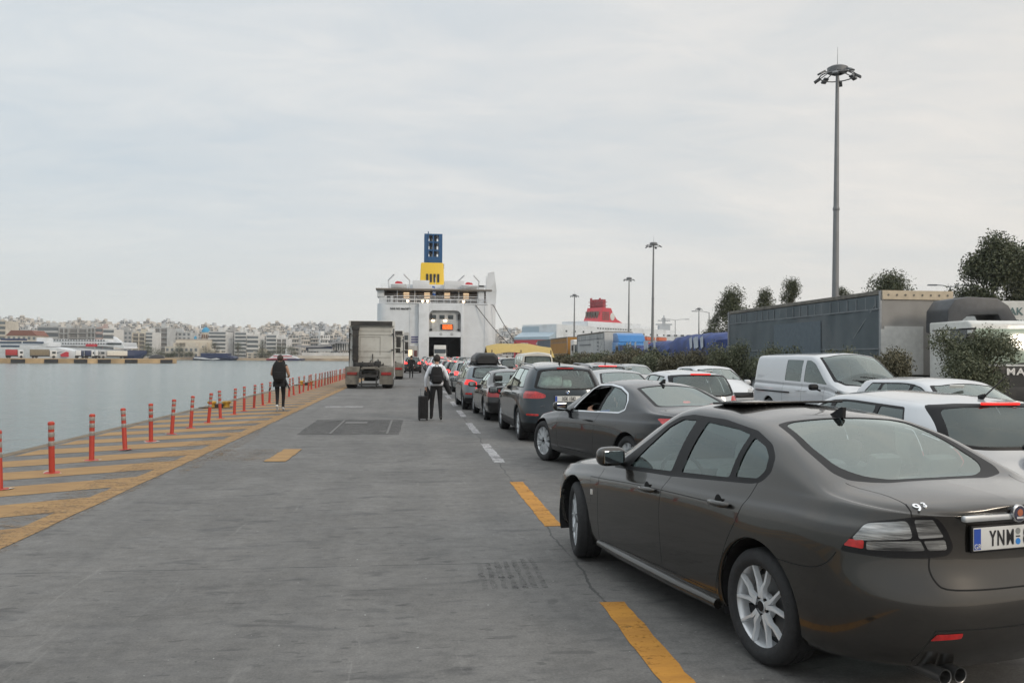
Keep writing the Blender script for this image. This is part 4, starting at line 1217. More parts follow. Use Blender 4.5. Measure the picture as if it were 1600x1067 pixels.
def number_plate(root, txt, P, x, z, lean=0.0, w=.52, h=.112, band=True, y=0.0):
    b = MB(); b.box((x, y, z), (.012, w, h), bev=.004)
    pl = b.build('number_plate', M_PLATE, root, smooth=40)
    b = MB(); b.box((x+.003, y, z), (.014, w+.02, h+.02), bev=.005); b.build('plate_holder', M_BLK, pl, smooth=40)
    if band:
        b = MB(); b.box((x-.0062, y+w/2-.024, z), (.003, .042, h-.012)); b.build('country_band', M_BLUE, pl)
    if txt:
        lettering(txt, h*.98, M_PLTX, facing((x-.0085, y-.02, z-.004), (0, -1, 0), (0, 0, 1)), pl, depth=.0012, sx=.62, bold=.002)
    return pl
def seats(root, P, rear=True, m=None, dz=0.0, front_x=.0, rear_x=-.85, rest=True):
    m = m or M_SEAT; k = P.get('sy', .36)
    def seat(x, y, w):
        b = MB()
        b.box((x+.05, y, .42+dz), (.50, w, .16), bev=.05)
        rt = Matrix.Rotation(R(-16), 3, 'Y')
        b.box((x-.24, y, .76+dz), (.14, w*.94, .62), bev=.05, rot=rt)
        if rest: b.box((x-.345, y, 1.13+dz), (.09, .26 if w < .8 else .2, .18), bev=.035, rot=rt)
        if rest and w > .8:
            for q in (-.42, .42): b.box((x-.345, y+q, 1.12+dz), (.09, .24, .16), bev=.035, rot=rt)
        b.build('seat', m, root, smooth=50)
    for sd in (1, -1): seat(front_x, sd*k, .50)
    if rear: seat(rear_x, 0, 1.25)
def cabin(root, P, dash_x=.85, belt=None):
    """tub, dashboard, wheel"""
    xr, xf, W = P['xr'], P['xf'], P['W']
    zb = curve1(P['zb'], .06)
    b = MB()
    b.box(((xr+xf)/2, 0, .25), (xf-xr-1.9, 2*W-.24, .05))
    b.box((P.get('bulk', xr+.62), 0, .55), (.04, 2*W-.28, .60))
    b.box((dash_x+.55, 0, .50), (.04, 2*W-.3, .50))
    b.build('floor_pan', M_UNDER, root)
    b = MB()
    z = float(zb(dash_x))
    b.box((dash_x+.12, 0, z-.10), (.55, 2*W-.30, .20), bev=.06)
    b.build('dashboard', M_INT, root, smooth=50)
    b = MB()
    c = Vector((dash_x-.30, P.get('sy', .36), z-.04)); ax = Vector((-.9, 0, .42)).normalized(); u = Vector((0, 1, 0)); v = ax.cross(u)
    b.tube([c+(u*math.cos(t)+v*math.sin(t))*.18 for t in np.linspace(0, 2*math.pi, 21)], .016, n=6, caps=False)
    for t in (0, math.pi, 1.5*math.pi): b.tube([c, c+(u*math.cos(t)+v*math.sin(t))*.18], .018, n=5)
    b.tube([c, c-ax*.25], .03, n=6)
    b.build('steering_wheel', M_BLK, root, smooth=60)
def door_mirror(root, P, x, z, y, col, sides=(1, -1), sc=1.0, glass_m=None):
    for sd in sides:
        b = MB()
        sg_ = lambda v, e: math.copysign(abs(v)**e, v)
        b.grid([[Vector((x+.062*sc*(math.sin(p)**.7)*sg_(math.cos(q), .8)*(1.25 if math.cos(q) > 0 else .85), sd*(y+.12*sc)+.115*sc*sg_(math.cos(p), .62), z+.075*sc+.076*sc*(math.sin(p)**.62)*sg_(math.sin(q), .7))) for q in np.linspace(0, 2*math.pi, 25)[:-1]] for p in np.linspace(.02, math.pi-.02, 15)], closed=True)
        b.tube([(x, sd*(y-.06), z-.01), (x, sd*(y+.06*sc), z+.03*sc)], .022*sc, n=6, m=1)
        h = b.build('door_mirror', [col, M_BLK], root, smooth=75, recalc=True)
        g = MB(); g.box((x-.0545*sc, sd*(y+.12*sc), z+.075*sc), (.012, .165*sc, .098*sc), bev=.005)
        g.build('mirror_glass', glass_m or mat('mirror glass', (.32, .35, .36), .04, 1.0, var=.02), h)
def shark_fin(root, x, z, m):
    b = MB()
    b.prism([(x+.09, z-.005), (x+.03, z+.018), (x-.055, z+.062), (x-.075, z+.060), (x-.07, z-.005)], 'y', -.012, .012)
    b.build('roof_antenna', m, root)
def liner(root, P, ra):
    """dark wheel housings"""
    b = MB(); W = P['W']
    for ax in (1, -1):
        cx, cz = ax*P['wb']/2, P.get('R', .318)
        for sd in (1, -1):
            G = []
            for y in (W-.045, W-.30):
                G.append([(cx+(ra+.004)*math.cos(t), sd*y, max(.18, cz+(ra+.004)*math.sin(t))) for t in np.linspace(-.45, math.pi+.45, 17)])
            b.grid(G)
            b.prism([(p[0], p[2]) for p in G[1]], 'y', sd*(W-.31), sd*(W-.30))
    b.build('wheel_housing', M_UNDER, root)
def emblem_roundel(root, x, y, z, r, kind):
    """round badge on a rear panel facing -x"""
    Mx = Matrix.Translation((x, y, z)) @ Matrix.Rotation(-math.pi/2, 4, 'Y')
    b = MB(); b.lathe([(0, .004), (r*.8, .004), (r*.86, .008), (r, .006), (r, -.01)], Mx, n=24)
    e = b.build('badge', M_CHR if kind != 'griffin' else mat('badge rim', (.55, .56, .58), .2, .9), root, smooth=40)
    f = MB()
    if kind == 'quarters':
        f.lathe([(0, .006), (r*.92, .0085)], Mx, n=24, m=0)
        for k in range(4):
            a0 = k*math.pi/2
            f.quad([Mx @ Vector((0, 0, .0085))] + [Mx @ Vector((r*.55*math.cos(a0+t), r*.55*math.sin(a0+t), .0092)) for t in np.linspace(0, math.pi/2, 5)], m=1 if k % 2 else 2)
        f.build('badge_face', [M_BLK, mat('badge blue', (.03, .18, .55), .3), mat('badge white', (.7, .7, .7), .3)], e)
    elif kind == 'vw':
        f.lathe([(0, .0045), (r*.8, .0045)], Mx, n=24)
        def bar(p, q, w=.1):
            p, q = Vector(p)*r, Vector(q)*r; d = (q-p).normalized(); k = Vector((-d.y, d.x))*w*r/2
            f.quad([Mx @ Vector((*(c), .009)) for c in (p-k, q-k, q+k, p+k)], m=1)
        # local x is down/up after the turn: write strokes as (up, side)
        for sd in (1, -1):
            bar((.78, sd*.26), (.10, sd*.0)); bar((.52, sd*.62), (-.70, sd*.30)); bar((-.70, sd*.30), (-.02, sd*.0))
        f.build('badge_face', [mat('badge navy', (.01, .015, .05), .3), M_CHR], e)
    elif kind == 'griffin':
        f.lathe([(0, .0095), (r*.78, .0095), (r*.8, .006)], Mx, n=24)
        f.lathe([(0, .011), (r*.42, .0102)], Mx @ Matrix.Translation((r*.12, 0, 0)), n=12, m=1)
        f.box((x-.0105, y, z-r*.45), (.001, r*1.0, r*.22), m=2)
        f.build('badge_face', [mat('badge ink', (.05, .05, .08), .35), mat('badge amber', (.42, .13, .06), .4), mat('badge pale', (.6, .6, .6), .4)], e)
    return e
# ---------------------------------------------------------------- the nearest car
def bronze_saloon():
    P = dict(xr=-2.30, xf=2.24, W=.868, wb=2.63, R=.322, rim=.240, tw=.225, spk='y', nsp=5, ar=.70, nr=2.7, af=.85, nf=2.4, sig=.05, tum=.40, yin=.03,
        zc=[(-2.34, .995), (-2.22, 1.035), (-1.95, 1.055), (-1.74, 1.07), (-1.12, 1.325), (-.9, 1.368), (-.5, 1.402), (-.1, 1.412), (.15, 1.398), (.35, 1.355), (1.18, .93), (1.6, .865), (2.0, .785), (2.15, .71), (2.28, .58)],
        za=[(-2.34, .96), (-1.95, 1.005), (-1.76, 1.03), (-1.25, 1.245), (-.95, 1.315), (-.5, 1.358), (-.2, 1.358), (-.02, 1.33), (.12, 1.275), (.68, .915), (1.0, .85), (1.8, .755), (2.1, .66), (2.28, .53)],
        zb=[(-2.34, .945), (-1.9, .985), (-1.3, .985), (-1.0, .965), (-.3, .912), (.53, .855), (.8, .838), (1.03, .822), (1.8, .735), (2.1, .64), (2.28, .50)],
        zsh=[(-2.34, .90), (-1.6, .91), (-.9, .875), (0, .835), (1.0, .765), (1.8, .68), (2.1, .59), (2.28, .47)],
        zs=[(-2.3, .25), (-1.75, .225), (-1.2, .205), (1.2, .20), (1.8, .20), (2.3, .22)],
        shr=[(.18, .16), (.30, .05), (.42, .01), (.60, .0), (.635, .015), (.675, .075), (.88, .078), (.96, .06), (1.02, .035), (1.1, .04)], sgr=.012,
        shf=[(.2, .14), (.4, .02), (.6, .0), (.8, .10), (.95, .25)], flare=.010, bin=.080)
    root = thing('parked_car', 'bronze grey saloon car nearest the camera, front wheels turned right', 'car', (2.462, 6.025, 0), R(102.2))
    body = paint('bronze grey paint', (.047, .0435, .039), .75, .24)
    S = Shell(P, du=.04, ns=4, narc=26)
    ra = .378
    for ax in (1, -1): S.arch(ax*P['wb']/2, P['R']+.005, ra)
    left = lambda c, n: c.y > .28 and n.y > .10
    top = lambda c, n: n.z > .2 and c.z > .8
    aft = lambda c, n: c.x < -1.3 and n.x < .25
    U = lambda p: (-(p[0]+p[1])*.70711, p[2])
    # side glass in one black surround
    band = rounded([(.66, .853), (-.25, .905), (-1.16, .985), (-1.25, 1.005), (-1.315, 1.07), (-1.29, 1.15), (-1.20, 1.215), (-1.0, 1.278), (-.62, 1.318), (-.2, 1.322), (-.03, 1.295), (.10, 1.235)], .03)
    rim_f = S.cut(band, 'xz', left)
    for f in rim_f: f.material_index = 1
    panes = []
    for q in ([(.40, .895), (-.232, .937), (-.285, 1.288), (-.10, 1.283), (.05, 1.215)],
              [(-.362, .948), (-.925, .99), (-.955, 1.252), (-.80, 1.272), (-.43, 1.288)],
              [(-.985, 1.003), (-1.205, 1.022), (-1.258, 1.075), (-1.235, 1.145), (-1.16, 1.195), (-1.005, 1.238)]):
        cur = [f for f in S.bm.faces if f.material_index == 1]
        panes.append(S.take(S.cut(rounded(q, .02), 'xz', left, cur), -.006))
    # rear screen and windscreen
    cur = S.cut(rounded([(-1.0, -.05), (-1.0, .40), (-1.03, .495), (-1.36, .56), (-1.62, .575), (-1.70, .53), (-1.775, .34), (-1.795, -.05)], .03), 'xy', lambda c, n: n.z > .2 and c.x < -.9)
    for f in cur: f.material_index = 1
    rear_glass = S.take(S.cut(rounded([(-1.02, -.05), (-1.02, .38), (-1.06, .455), (-1.36, .505), (-1.575, .50), (-1.665, .43), (-1.735, .30), (-1.755, -.05)], .05), 'xy', lambda c, n: n.z > .2 and c.x < -.9, cur), -.003)
    cur = S.cut(rounded([(.30, -.05), (.27, .38), (.20, .52), (.80, .70), (.98, .60), (1.10, .35), (1.14, -.05)], .03), 'xy', lambda c, n: n.z > .2 and c.x > 0)
    for f in cur: f.material_index = 1
    wind = S.take(S.cut(rounded([(.33, -.05), (.30, .37), (.25, .47), (.78, .64), (.95, .55), (1.06, .33), (1.10, -.05)], .03), 'xy', lambda c, n: n.z > .2 and c.x > 0, cur), -.003)
    # tail lamp
    lamp = [(-1.921, .788, .768), (-1.983, .740, .862), (-2.005, .697, .917), (-2.134, .536, .954), (-2.182, .436, .962), (-2.196, .385, .904), (-2.203, .346, .812), (-2.198, .374, .772), (-2.172, .474, .761), (-2.079, .656, .757)]
    cur = S.cut(rounded([U(p) for p in lamp], .03), 'rl', aft)
    for f in cur: f.material_index = 3
    def lens(pts, r=.01):
        return S.take(S.cut(rounded([U(p) for p in pts], r), 'rl', aft, [f for f in S.bm.faces if f.material_index == 3]), .002)
    l1 = lens([(-1.975, .749, .838), (-2.007, .699, .912), (-2.126, .552, .937), (-2.144, .535, .853), (-1.984, .744, .828)], .025)
    l2 = lens([(-2.140, .527, .942), (-2.177, .447, .945), (-2.192, .397, .862), (-2.154, .510, .853)])
    l3 = lens([(-2.028, .712, .828), (-2.154, .503, .844), (-2.164, .484, .797), (-2.030, .714, .788)])
    l4 = lens([(-2.162, .491, .843), (-2.193, .390, .848), (-2.197, .383, .800), (-2.172, .471, .797)])
    l5 = lens([(-1.95, .766, .830), (-2.017, .716, .832), (-2.017, .720, .790), (-1.942, .774, .796)])
    lampshell = S.take([f for f in S.bm.faces if f.material_index == 3], .001)
    refl = S.take(S.cut(rounded([(.496, .379), (.470, .411), (.345, .416), (.352, .390)], .008), 'yz', aft), .003)
    def seam(pts, axes, sel, w=.0032):
        for p, q in zip(pts, pts[1:]):
            p, q = Vector(p), Vector(q); d = (q-p).normalized(); k = Vector((-d.y, d.x))*w
            p, q = p-d*w*.7, q+d*w*.7
            for f in S.cut([tuple(p-k), tuple(q-k), tuple(q+k), tuple(p+k)], axes, sel): f.material_index = 2
    bare = lambda c, n: c.y > .28 and n.y > .10
    def soft(pts, n=4):
        """smooth open line through the points"""
        out = []; P_ = [pts[0]]+pts+[pts[-1]]
        for a, b2, c2, d in zip(P_, P_[1:], P_[2:], P_[3:]):
            for t in np.linspace(0, 1, n+1)[:-1]:
                out.append(tuple(.5*(2*b2[i]+(c2[i]-a[i])*t+(2*a[i]-5*b2[i]+4*c2[i]-d[i])*t*t+(3*b2[i]-a[i]-3*c2[i]+d[i])*t**3) for i in range(2)))
        return out+[pts[-1]]
    g1 = soft([(.800, .825), (.783, .70), (.775, .53), (.776, .40), (.775, .262)])
    g2 = soft([(-.262, .908), (-.238, .84), (-.225, .72), (-.229, .58), (-.248, .40), (-.256, .292)])
    g3 = soft([(-1.222, 1.0), (-1.20, .93), (-1.137, .782), (-1.055, .645), (-.985, .50), (-.935, .39), (-.914, .294)])
    g4 = [(.775, .262), (-.256, .292), (-.914, .296)]
    for g in (g1, g2, g3, g4): seam(g, 'xz', bare)
    seam(soft([(-1.72, .57), (-1.907, .512), (-2.05, .508), (-2.105, .52)], 3), 'xy', lambda c, n: c.x < -1.5 and c.z > .9 and n.z > .2)
    seam(soft([U(p) for p in [(-2.075, .512, 1.003), (-2.115, .522, .978), (-2.135, .534, .955)]], 2), 'rl', lambda c, n: c.x < -1.9 and c.z > .9)
    seam(soft([U(p) for p in [(-2.174, .468, .760), (-2.18, .474, .708), (-2.201, .456, .652), (-2.225, .41, .620), (-2.261, .25, .612), (-2.262, -.04, .612)]], 3), 'rl', aft, .004)
    seam(soft([(-1.50, .640), (-1.661, .643), (-1.78, .655), (-1.845, .68), (-1.885, .715), (-1.91, .755)], 3), 'xz', bare)
    seam(soft([U(p) for p in [(-2.13, .535, .262), (-2.205, .500, .376), (-2.218, .475, .428)]], 3), 'rl', aft)
    seam([(.475, .428), (.30, .432), (-.02, .432)], 'yz', aft, .004)
    seam([(1.60, .52), (1.80, .60), (1.90, .64)], 'xz', bare)
    # crease along the doors: no step, its shade painted as a dark line
    seam(soft([(.955, .742), (.70, .758), (.10, .797), (-.40, .818), (-1.0, .838)], 3), 'xz', bare, .0022)
    seam(soft([(.955, .742), (.93, .64), (.915, .54)], 3), 'xz', bare, .0022)
    fd, rd = g1+[(-.256, .290)]+g2[::-1], g2+[(-.914, .294)]+g3[::-1]
    dm = {}
    for nme, pol in (('front', fd), ('rear', rd)):
        fs = [f for f in S.bm.faces if f.material_index == 0 and f.calc_center_median().y > .3 and f.normal.y > .1 and inpoly((f.calc_center_median().x, f.calc_center_median().z), pol)]
        dm[nme] = S.take(fs)
    piece('body', S.rest(), [body, M_BLK, M_GAP, M_GLOSSB], root)
    for sd in (1, -1):
        for nme in ('front', 'rear'):
            d = piece('door', dm[nme], [body], root, which=sd)
            hx, hz = (-.035, .792) if nme == 'front' else (-.935, .842)
            yy = .857 if nme == 'front' else .850
            b = MB()
            b.lathe([(0, .001), (.040, .001), (.044, .0)], Matrix.Translation((hx, sd*(yy-.002), hz-.004)) @ Matrix.Rotation(-sd*math.pi/2, 4, 'X') @ Matrix.Diagonal((1.0, 1.25, 1, 1)), n=20, m=1)
            b.tube([(hx+.075, sd*(yy+.002), hz-.004), (hx+.055, sd*(yy+.026), hz-.002), (hx, sd*(yy+.034), hz), (hx-.07, sd*(yy+.034), hz+.003), (hx-.105, sd*(yy+.028), hz+.004), (hx-.118, sd*(yy+.004), hz+.004)], [.012, .017, .019, .020, .018, .012], n=8)
            b.build('handle', [body, M_GAP], d, smooth=60)
        b = MB()
        if True:
            for i, pn in enumerate(panes):
                piece('side_window', pn, G_CAR, root, which=sd)
        tl = piece('tail_lamp', lampshell, M_GLOSSB, root, which=sd)
        for ln in (l1, l2, l3, l4): piece('clear_lens', ln, M_LAMPC, tl, which=sd)
        piece('red_lens', l5, M_LAMPR, tl, which=sd)
        piece('reflector', refl, M_LAMPR, root, which=sd)
        b = MB(); b.box((.89, sd*.868, .627), (.040, .010, .044), bev=.004)
        b.build('side_indicator', mat('indicator lens', (.55, .52, .48), .2, coat=1), root, smooth=40)
        # sill skirt
        b = MB()
        b.tube([(.80, sd*.835, .232), (.4, sd*.842, .226), (-.4, sd*.842, .222), (-.92, sd*.838, .226)], [.030, .036, .036, .032], n=8)
        b.build('sill_skirt', body, root, smooth=80)
    piece('rear_window', rear_glass, G_CAR, root); piece('windscreen', wind, G_CAR, root)
    liner(root, P, ra)
    add_wheels(root, P, seg=64, steer=R(-15))
    cabin(root, P, dash_x=.62)
    seats(root, P, front_x=-.25, rear_x=-1.02, dz=-.06)
    door_mirror(root, P, .50, .885, .765, body, sc=.98)
    shark_fin(root, -.965, 1.352, M_BLK)
    b = MB(); b.box((-.36, 0, 1.408), (.34, .84, .016), bev=.006, rot=Matrix.Rotation(R(3.5), 3, 'Y'))
    b.build('sunroof_panel', M_GLOSSB, root, smooth=40)
    # boot furniture
    b = MB(); b.box((-2.242, 0, .953), (.030, .66, .030), bev=.010)
    b.build('boot_trim_bar', mat('bright trim', (.60, .62, .63), .30, .6, coat=.6), root, smooth=50)
    emblem_roundel(root, -2.262, 0, .968, .043, 'griffin')
    pl = number_plate(root, '', P, -2.232, .850)
    for ch, yy in (('Y', .140), ('N', .088), ('M', .028)):
        lettering(ch, .108, M_PLTX, facing((-2.2405, yy, .846), (0, -1, 0), (0, 0, 1)), pl, depth=.0012, sx=.62, bold=.0006, name='plate_letter')
    lettering('8', .112, M_PLTX, facing((-2.2405, -.075, .846), (0, -1, 0), (0, 0, 1)), pl, depth=.0012, sx=.66, bold=.002)
    lettering('GR', .034, M_PLATE, facing((-2.2415, .237, .815), (0, -1, 0), (0, 0, 1)), pl, depth=.0008)
    b = MB()
    for zz, m_ in ((.876, 0), (.826, 1)):
        b.lathe([(0, .001), (.016, .001), (.016, 0)], Matrix.Translation((-2.2385, -.024, zz)) @ Matrix.Rotation(-math.pi/2, 4, 'Y'), n=14, m=m_)
    b.box((-2.239, -.024, .851), (.002, .026, .006), m=2)
    b.build('plate_seal', [mat('seal grey', (.25, .26, .25), .5), mat('seal blue', (.03, .22, .60), .4), M_PLTX], pl)
    Mt = facing((-2.124, .464, .9955), (-.34, -.94, .10), (.80, -.10, .45))
    lettering('9', .075, M_CHR, Mt @ Matrix.Translation((-.021, -.004, .004)), root, depth=.003, bold=.0012)
    lettering('3', .048, M_CHR, Mt @ Matrix.Translation((.018, .010, .004)), root, depth=.003, bold=.0012)
    for y in (.437, .345):
        b = MB()
        Mx = Matrix.Translation((-2.235, y, .212)) @ Matrix.Rotation(-math.pi/2, 4, 'Y')
        b.lathe([(.033, -.22), (.034, -.20), (.036, 0), (.0375, .004), (.033, .002), (.031, -.10), (0, -.12)], Mx, n=24)
        b.build('exhaust_tip', mat('sooty steel', (.22, .22, .22), .3, .9), root, smooth=50)
    b = MB(); b.box((-.4, 0, .235), (2.0, 1.40, .06)); b.box((1.2, 0, .235), (1.2, 1.4, .06))
    b.build('underbody', M_UNDER, root)
    return root
M_GLOSSB = mat('gloss black', (.008, .008, .009), .25, var=.1, spec=.35)
saloon = bronze_saloon()
# ---------------------------------------------------------------- the other cars
def hatch(L=4.2, W=1.78, H=1.47, wb=2.6, belt=.95, roh=.78, rake=.36, hood=.84, cowl=1.28, **kw):
    xr, xf = -(wb/2+roh), L-(wb/2+roh)
    P = dict(xr=xr, xf=xf, W=W/2, wb=wb, ar=.95, nr=3.6, af=.8, nf=2.4, tum=.34, sig=.05, bin=.07, yin=.03, wp=1.3,
        zc=[(xr-.3, H-.07), (xr+.35, H-.045), (xr+.8, H-.015), (-.25, H), (.2, H-.02), (.42, H-.08), (cowl, belt+.07), (xf-.45, hood-.01), (xf-.15, hood-.11), (xf, hood-.25)],
        za=[(xr-.3, H-.13), (xr+.3, H-.10), (-.25, H-.06), (.12, H-.085), (.30, H-.14), (cowl-.30, belt), (xf-.45, hood-.07), (xf-.15, hood-.17), (xf, hood-.30)],
        zb=[(xr-.2, belt+.03), (-.9, belt+.01), (.8, belt-.045), (cowl-.2, belt-.07), (xf-.4, hood-.09), (xf-.15, hood-.19), (xf, hood-.33)],
        zsh=[(xr-.2, belt-.05), (-.9, belt-.07), (.8, belt-.125), (xf-.4, hood-.15), (xf, hood-.37)],
        zs=[(xr, .27), (xr+.7, .22), (1.2, .21), (xf, .22)],
        shr=[(.2, .12), (.35, .03), (.52, 0), (.66, .01), (.72, .05), (belt, .085), (belt+.1, .12), (H-.10, rake), (H+.1, rake+.02)],
        shf=[(.2, .12), (.4, .02), (.55, 0), (.75, .06), (.95, .22)])
    P.update(kw); return P
def saloon_p(L=4.6, W=1.8, H=1.42, wb=2.75, belt=.93, roh=1.05, deck=1.04, hood=.86, rw=(-1.72, -1.0), ws=(1.25, .30), **kw):
    xr, xf = -(wb/2+roh), L-(wb/2+roh)
    P = dict(xr=xr, xf=xf, W=W/2, wb=wb, ar=.7, nr=3.0, af=.85, nf=2.4, tum=.42, sig=.05, bin=.08, yin=.03,
        zc=[(xr, deck-.03), (xr+.12, deck), (rw[0]-.2, deck+.02), (rw[0], deck+.035), (rw[1], H-.055), (rw[1]+.45, H-.01), (-.2, H), (.08, H-.02), (ws[1], H-.07), (ws[0], belt+.05), (xf-.5, hood), (xf-.15, hood-.10), (xf, hood-.24)],
        za=[(xr, deck-.07), (rw[0]-.05, deck-.02), (rw[1]-.12, H-.14), (rw[1]+.25, H-.075), (-.2, H-.06), (ws[1]-.25, H-.09), (ws[1]-.10, H-.15), (ws[0]-.38, belt), (xf-.5, hood-.06), (xf-.15, hood-.16), (xf, hood-.29)],
        zb=[(xr, deck-.085), (rw[0], deck-.05), (-.9, belt+.02), (.7, belt-.05), (ws[0]-.25, belt-.08), (xf-.5, hood-.09), (xf-.15, hood-.19), (xf, hood-.32)],
        zsh=[(xr, deck-.14), (-.9, belt-.06), (.7, belt-.12), (xf-.5, hood-.15), (xf, hood-.36)],
        zs=[(xr, .27), (xr+.7, .22), (1.2, .20), (xf, .21)],
        shr=[(.2, .14), (.35, .03), (.48, 0), (.62, .01), (.67, .05), (deck-.1, .05), (deck, .02), (deck+.1, .03)],
        shf=[(.2, .12), (.4, .02), (.55, 0), (.75, .06), (.95, .22)])
    P.update(kw); return P
def make_car(name, label, loc, rz, P, colour, group=None, cat='car', du=.07, ns=3, narc=16, wins=(), rear=None, front=None, lamps=(), heads=(), blacks=(), doors=(), plate=None, handles=(), mirror=None, brake=None,
             fin=None, rails=False, inside='full', glass_s=None, glass_r=None, seg=28, steer=0, trim=None, lamp_mat=None, extra=None, chrome=False, hot=None, open_pane=None, win_grow=.02, wlo=.03, whi=.055, rim_mat=None):
    root = thing(name, label, cat, (*loc, 0), R(rz), group); P.setdefault('zs', [(-3, .25), (3, .25)])
    S = Shell(P, du=du, ns=ns, narc=narc)
    xr, xf, W = P['xr'], P['xf'], P['W']
    ra = P.get('R', .318)+P.get('gap', .055)
    for ax in (1, -1): S.arch(ax*P['wb']/2, P.get('R', .318)+.005, ra)
    glass_s = glass_s or G_CAR; glass_r = glass_r or glass_s
    left = lambda c, n: c.y > .28 and n.y > .10
    if wins:
        if trim is None or trim:
            x0, x1 = wins[0][0], wins[-1][1]
            o = dlo(P, x0, x1, wins[0][2], wins[-1][3], wlo, whi) if not isinstance(wins[0][0], tuple) else trim
            for f in S.cut(rounded(grow(o if not isinstance(trim, list) else trim, win_grow), .03), 'xz', left): f.material_index = 4 if chrome else 1
            if chrome:
                for f in S.cut(rounded(grow(o if not isinstance(trim, list) else trim, win_grow-.022), .03), 'xz', left, [f for f in S.bm.faces if f.material_index == 4]): f.material_index = 1
    panes = []
    for w in wins:
        q = list(w) if isinstance(w[0], tuple) else dlo(P, w[0], w[1], w[2], w[3], wlo, whi)
        panes.append(S.take(S.cut(rounded(q, .03, 2), 'xz', left), -.005))
    rg = wg = None
    if rear and rear[0] == 'xy':
        xt, xb, ht, hb = rear[1:]
        sel = lambda c, n: n.z > .2 and c.x < -.5
        cur = S.cut(rounded([(xt+.03, -.05), (xt+.02, ht), (xb-.02, hb), (xb-.09, hb*.5), (xb-.10, -.05)], .06), 'xy', sel)
        for f in cur: f.material_index = 1
        rg = S.take(S.cut(rounded([(xt, -.05), (xt-.01, ht-.05), (xb+.01, hb-.06), (xb-.055, hb*.5), (xb-.065, -.05)], .06), 'xy', sel, cur), -.003)
    elif rear:
        z0, z1, h0, h1 = rear[1:]
        sel = lambda c, n: c.x < xr+.75 and n.x < -.12
        cur = S.cut(rounded([(-.05, z0-.03), (h0*.6, z0-.03), (h0, z0), (h1, z1+.03), (h1*.6, z1+.05), (-.05, z1+.055)], .05), 'yz', sel)
        for f in cur: f.material_index = 1
        rg = S.take(S.cut(rounded([(-.05, z0), (h0*.6, z0), (h0-.06, z0+.025), (h1-.06, z1), (h1*.6, z1+.02), (-.05, z1+.025)], .05), 'yz', sel, cur), -.003)
    if front:
        xt, xb, ht, hb = front
        sel = lambda c, n: n.z > .12 and c.x > 0 and n.x > .1
        cur = S.cut(rounded([(xt+.03, -.05), (xt-.02, ht*.8), (xt-.10, ht+.02), (xb-.36, hb+.03), (xb-.14, hb-.12), (xb-.02, .3), (xb, -.05)], .05), 'xy', sel)
        for f in cur: f.material_index = 1
        wg = S.take(S.cut(rounded([(xt+.06, -.05), (xt+.01, ht*.75), (xt-.05, ht-.03), (xb-.36, hb-.04), (xb-.18, hb-.16), (xb-.06, .3), (xb-.045, -.05)], .05), 'xy', sel, cur), -.003)
    def zone(poly, xlim=None, back=True):
        if back: sel = lambda c, n: c.x < (xr+.42 if xlim is None else xlim) and n.x < .3 and n.z < .8
        else: sel = lambda c, n: c.x > (xf-.62 if xlim is None else xlim) and n.x > -.3 and n.z < .93
        return S.cut(rounded(poly, .02, 2), 'yz', sel)
    for poly, back in blacks:
        for f in zone(poly, None, back): f.material_index = 1
    tls = [(S.take(zone(p), .003), m) for p, m in lamps]
    hls = [S.take(zone(p, None, False), .002) for p in heads]
    br = None
    if brake:
        zb_ = sum(p[1] for p in brake[0])/len(brake[0]); hw_ = max(p[0] for p in brake[0])
        br = min((v for v in S.bm.verts if abs(v.co.y) < .03 and v.co.x < xr+1.0), key=lambda v: abs(v.co.z-zb_)).co.copy()
    zsl, zbl = curve1(P['zs'], .05), curve1(P['zb'], .06)
    def seam(p, q, sel, axes='xz', w=.004):
        p, q = Vector(p), Vector(q); d = (q-p).normalized(); k = Vector((-d.y, d.x))*w
        for f in S.cut([tuple(p-k), tuple(q-k), tuple(q+k), tuple(p+k)], axes, sel):
            if f.material_index == 0: f.material_index = 2
    for dl in doors:
        pts = [(dl[0], float(zbl(dl[0]))+.02), (dl[0]+dl[2], .62), (dl[0]+dl[1], .30)]
        if len(dl) > 3: pts[-1] = (pts[-1][0], dl[3])
        for p, q in zip(pts, pts[1:]): seam(p, q, left)
    if doors:
        seam((doors[0][0]+doors[0][1], .30), (doors[-1][0]+doors[-1][1], .30), left)
    if P.get('cladding'):
        zc_ = P['cladding']
        for f in S.cut([(xr-.1, -.1), (xf+.1, -.1), (xf+.1, zc_), (xr-.1, zc_)], 'xz', lambda c, n: c.z < zc_+.3): f.material_index = 1 if f.material_index == 0 else f.material_index
    body = piece('body', S.rest(), [colour, M_BLK, M_GAP, M_GLOSSB, M_CHR], root)
    for sd in (1, -1):
        for k_, pn in enumerate(panes):
            if not (sd > 0 and k_ == open_pane): piece('side_window', pn, glass_s, root, which=sd)
        for d, m in tls: piece('tail_lamp', d, m, root, which=sd)
        for d in hls: piece('headlight', d, M_LAMPC, root, which=sd)
        for hx, hz in handles:
            b = MB(); y = W+.004
            b.tube([(hx+.10, sd*(y-.012), hz), (hx+.07, sd*(y+.018), hz), (hx-.07, sd*(y+.020), hz+.003), (hx-.10, sd*(y-.012), hz+.003)], [.010, .015, .015, .010], n=6)
            b.build('door_handle', colour, root, smooth=60)
    if rg: piece('rear_window', rg, glass_r, root)
    if wg: piece('windscreen', wg, G_CAR, root)
    if br is not None:
        b = MB(); b.box((br.x-.006, 0, br.z), (.030, 2*hw_, .024), bev=.006); b.build('brake_light', brake[1], root, smooth=50)
    if hot:
        for sd in (1, -1):
            b = MB()
            for p in hot: b.lathe([(0, .006), (p[3]*.8, .004), (p[3], -.01)], Matrix.Translation((p[0], sd*p[1], p[2])) @ Matrix.Rotation(-math.pi/2, 4, 'Y'), n=12)
            b.build('lit_lamp', M_LAMPHOT, root)
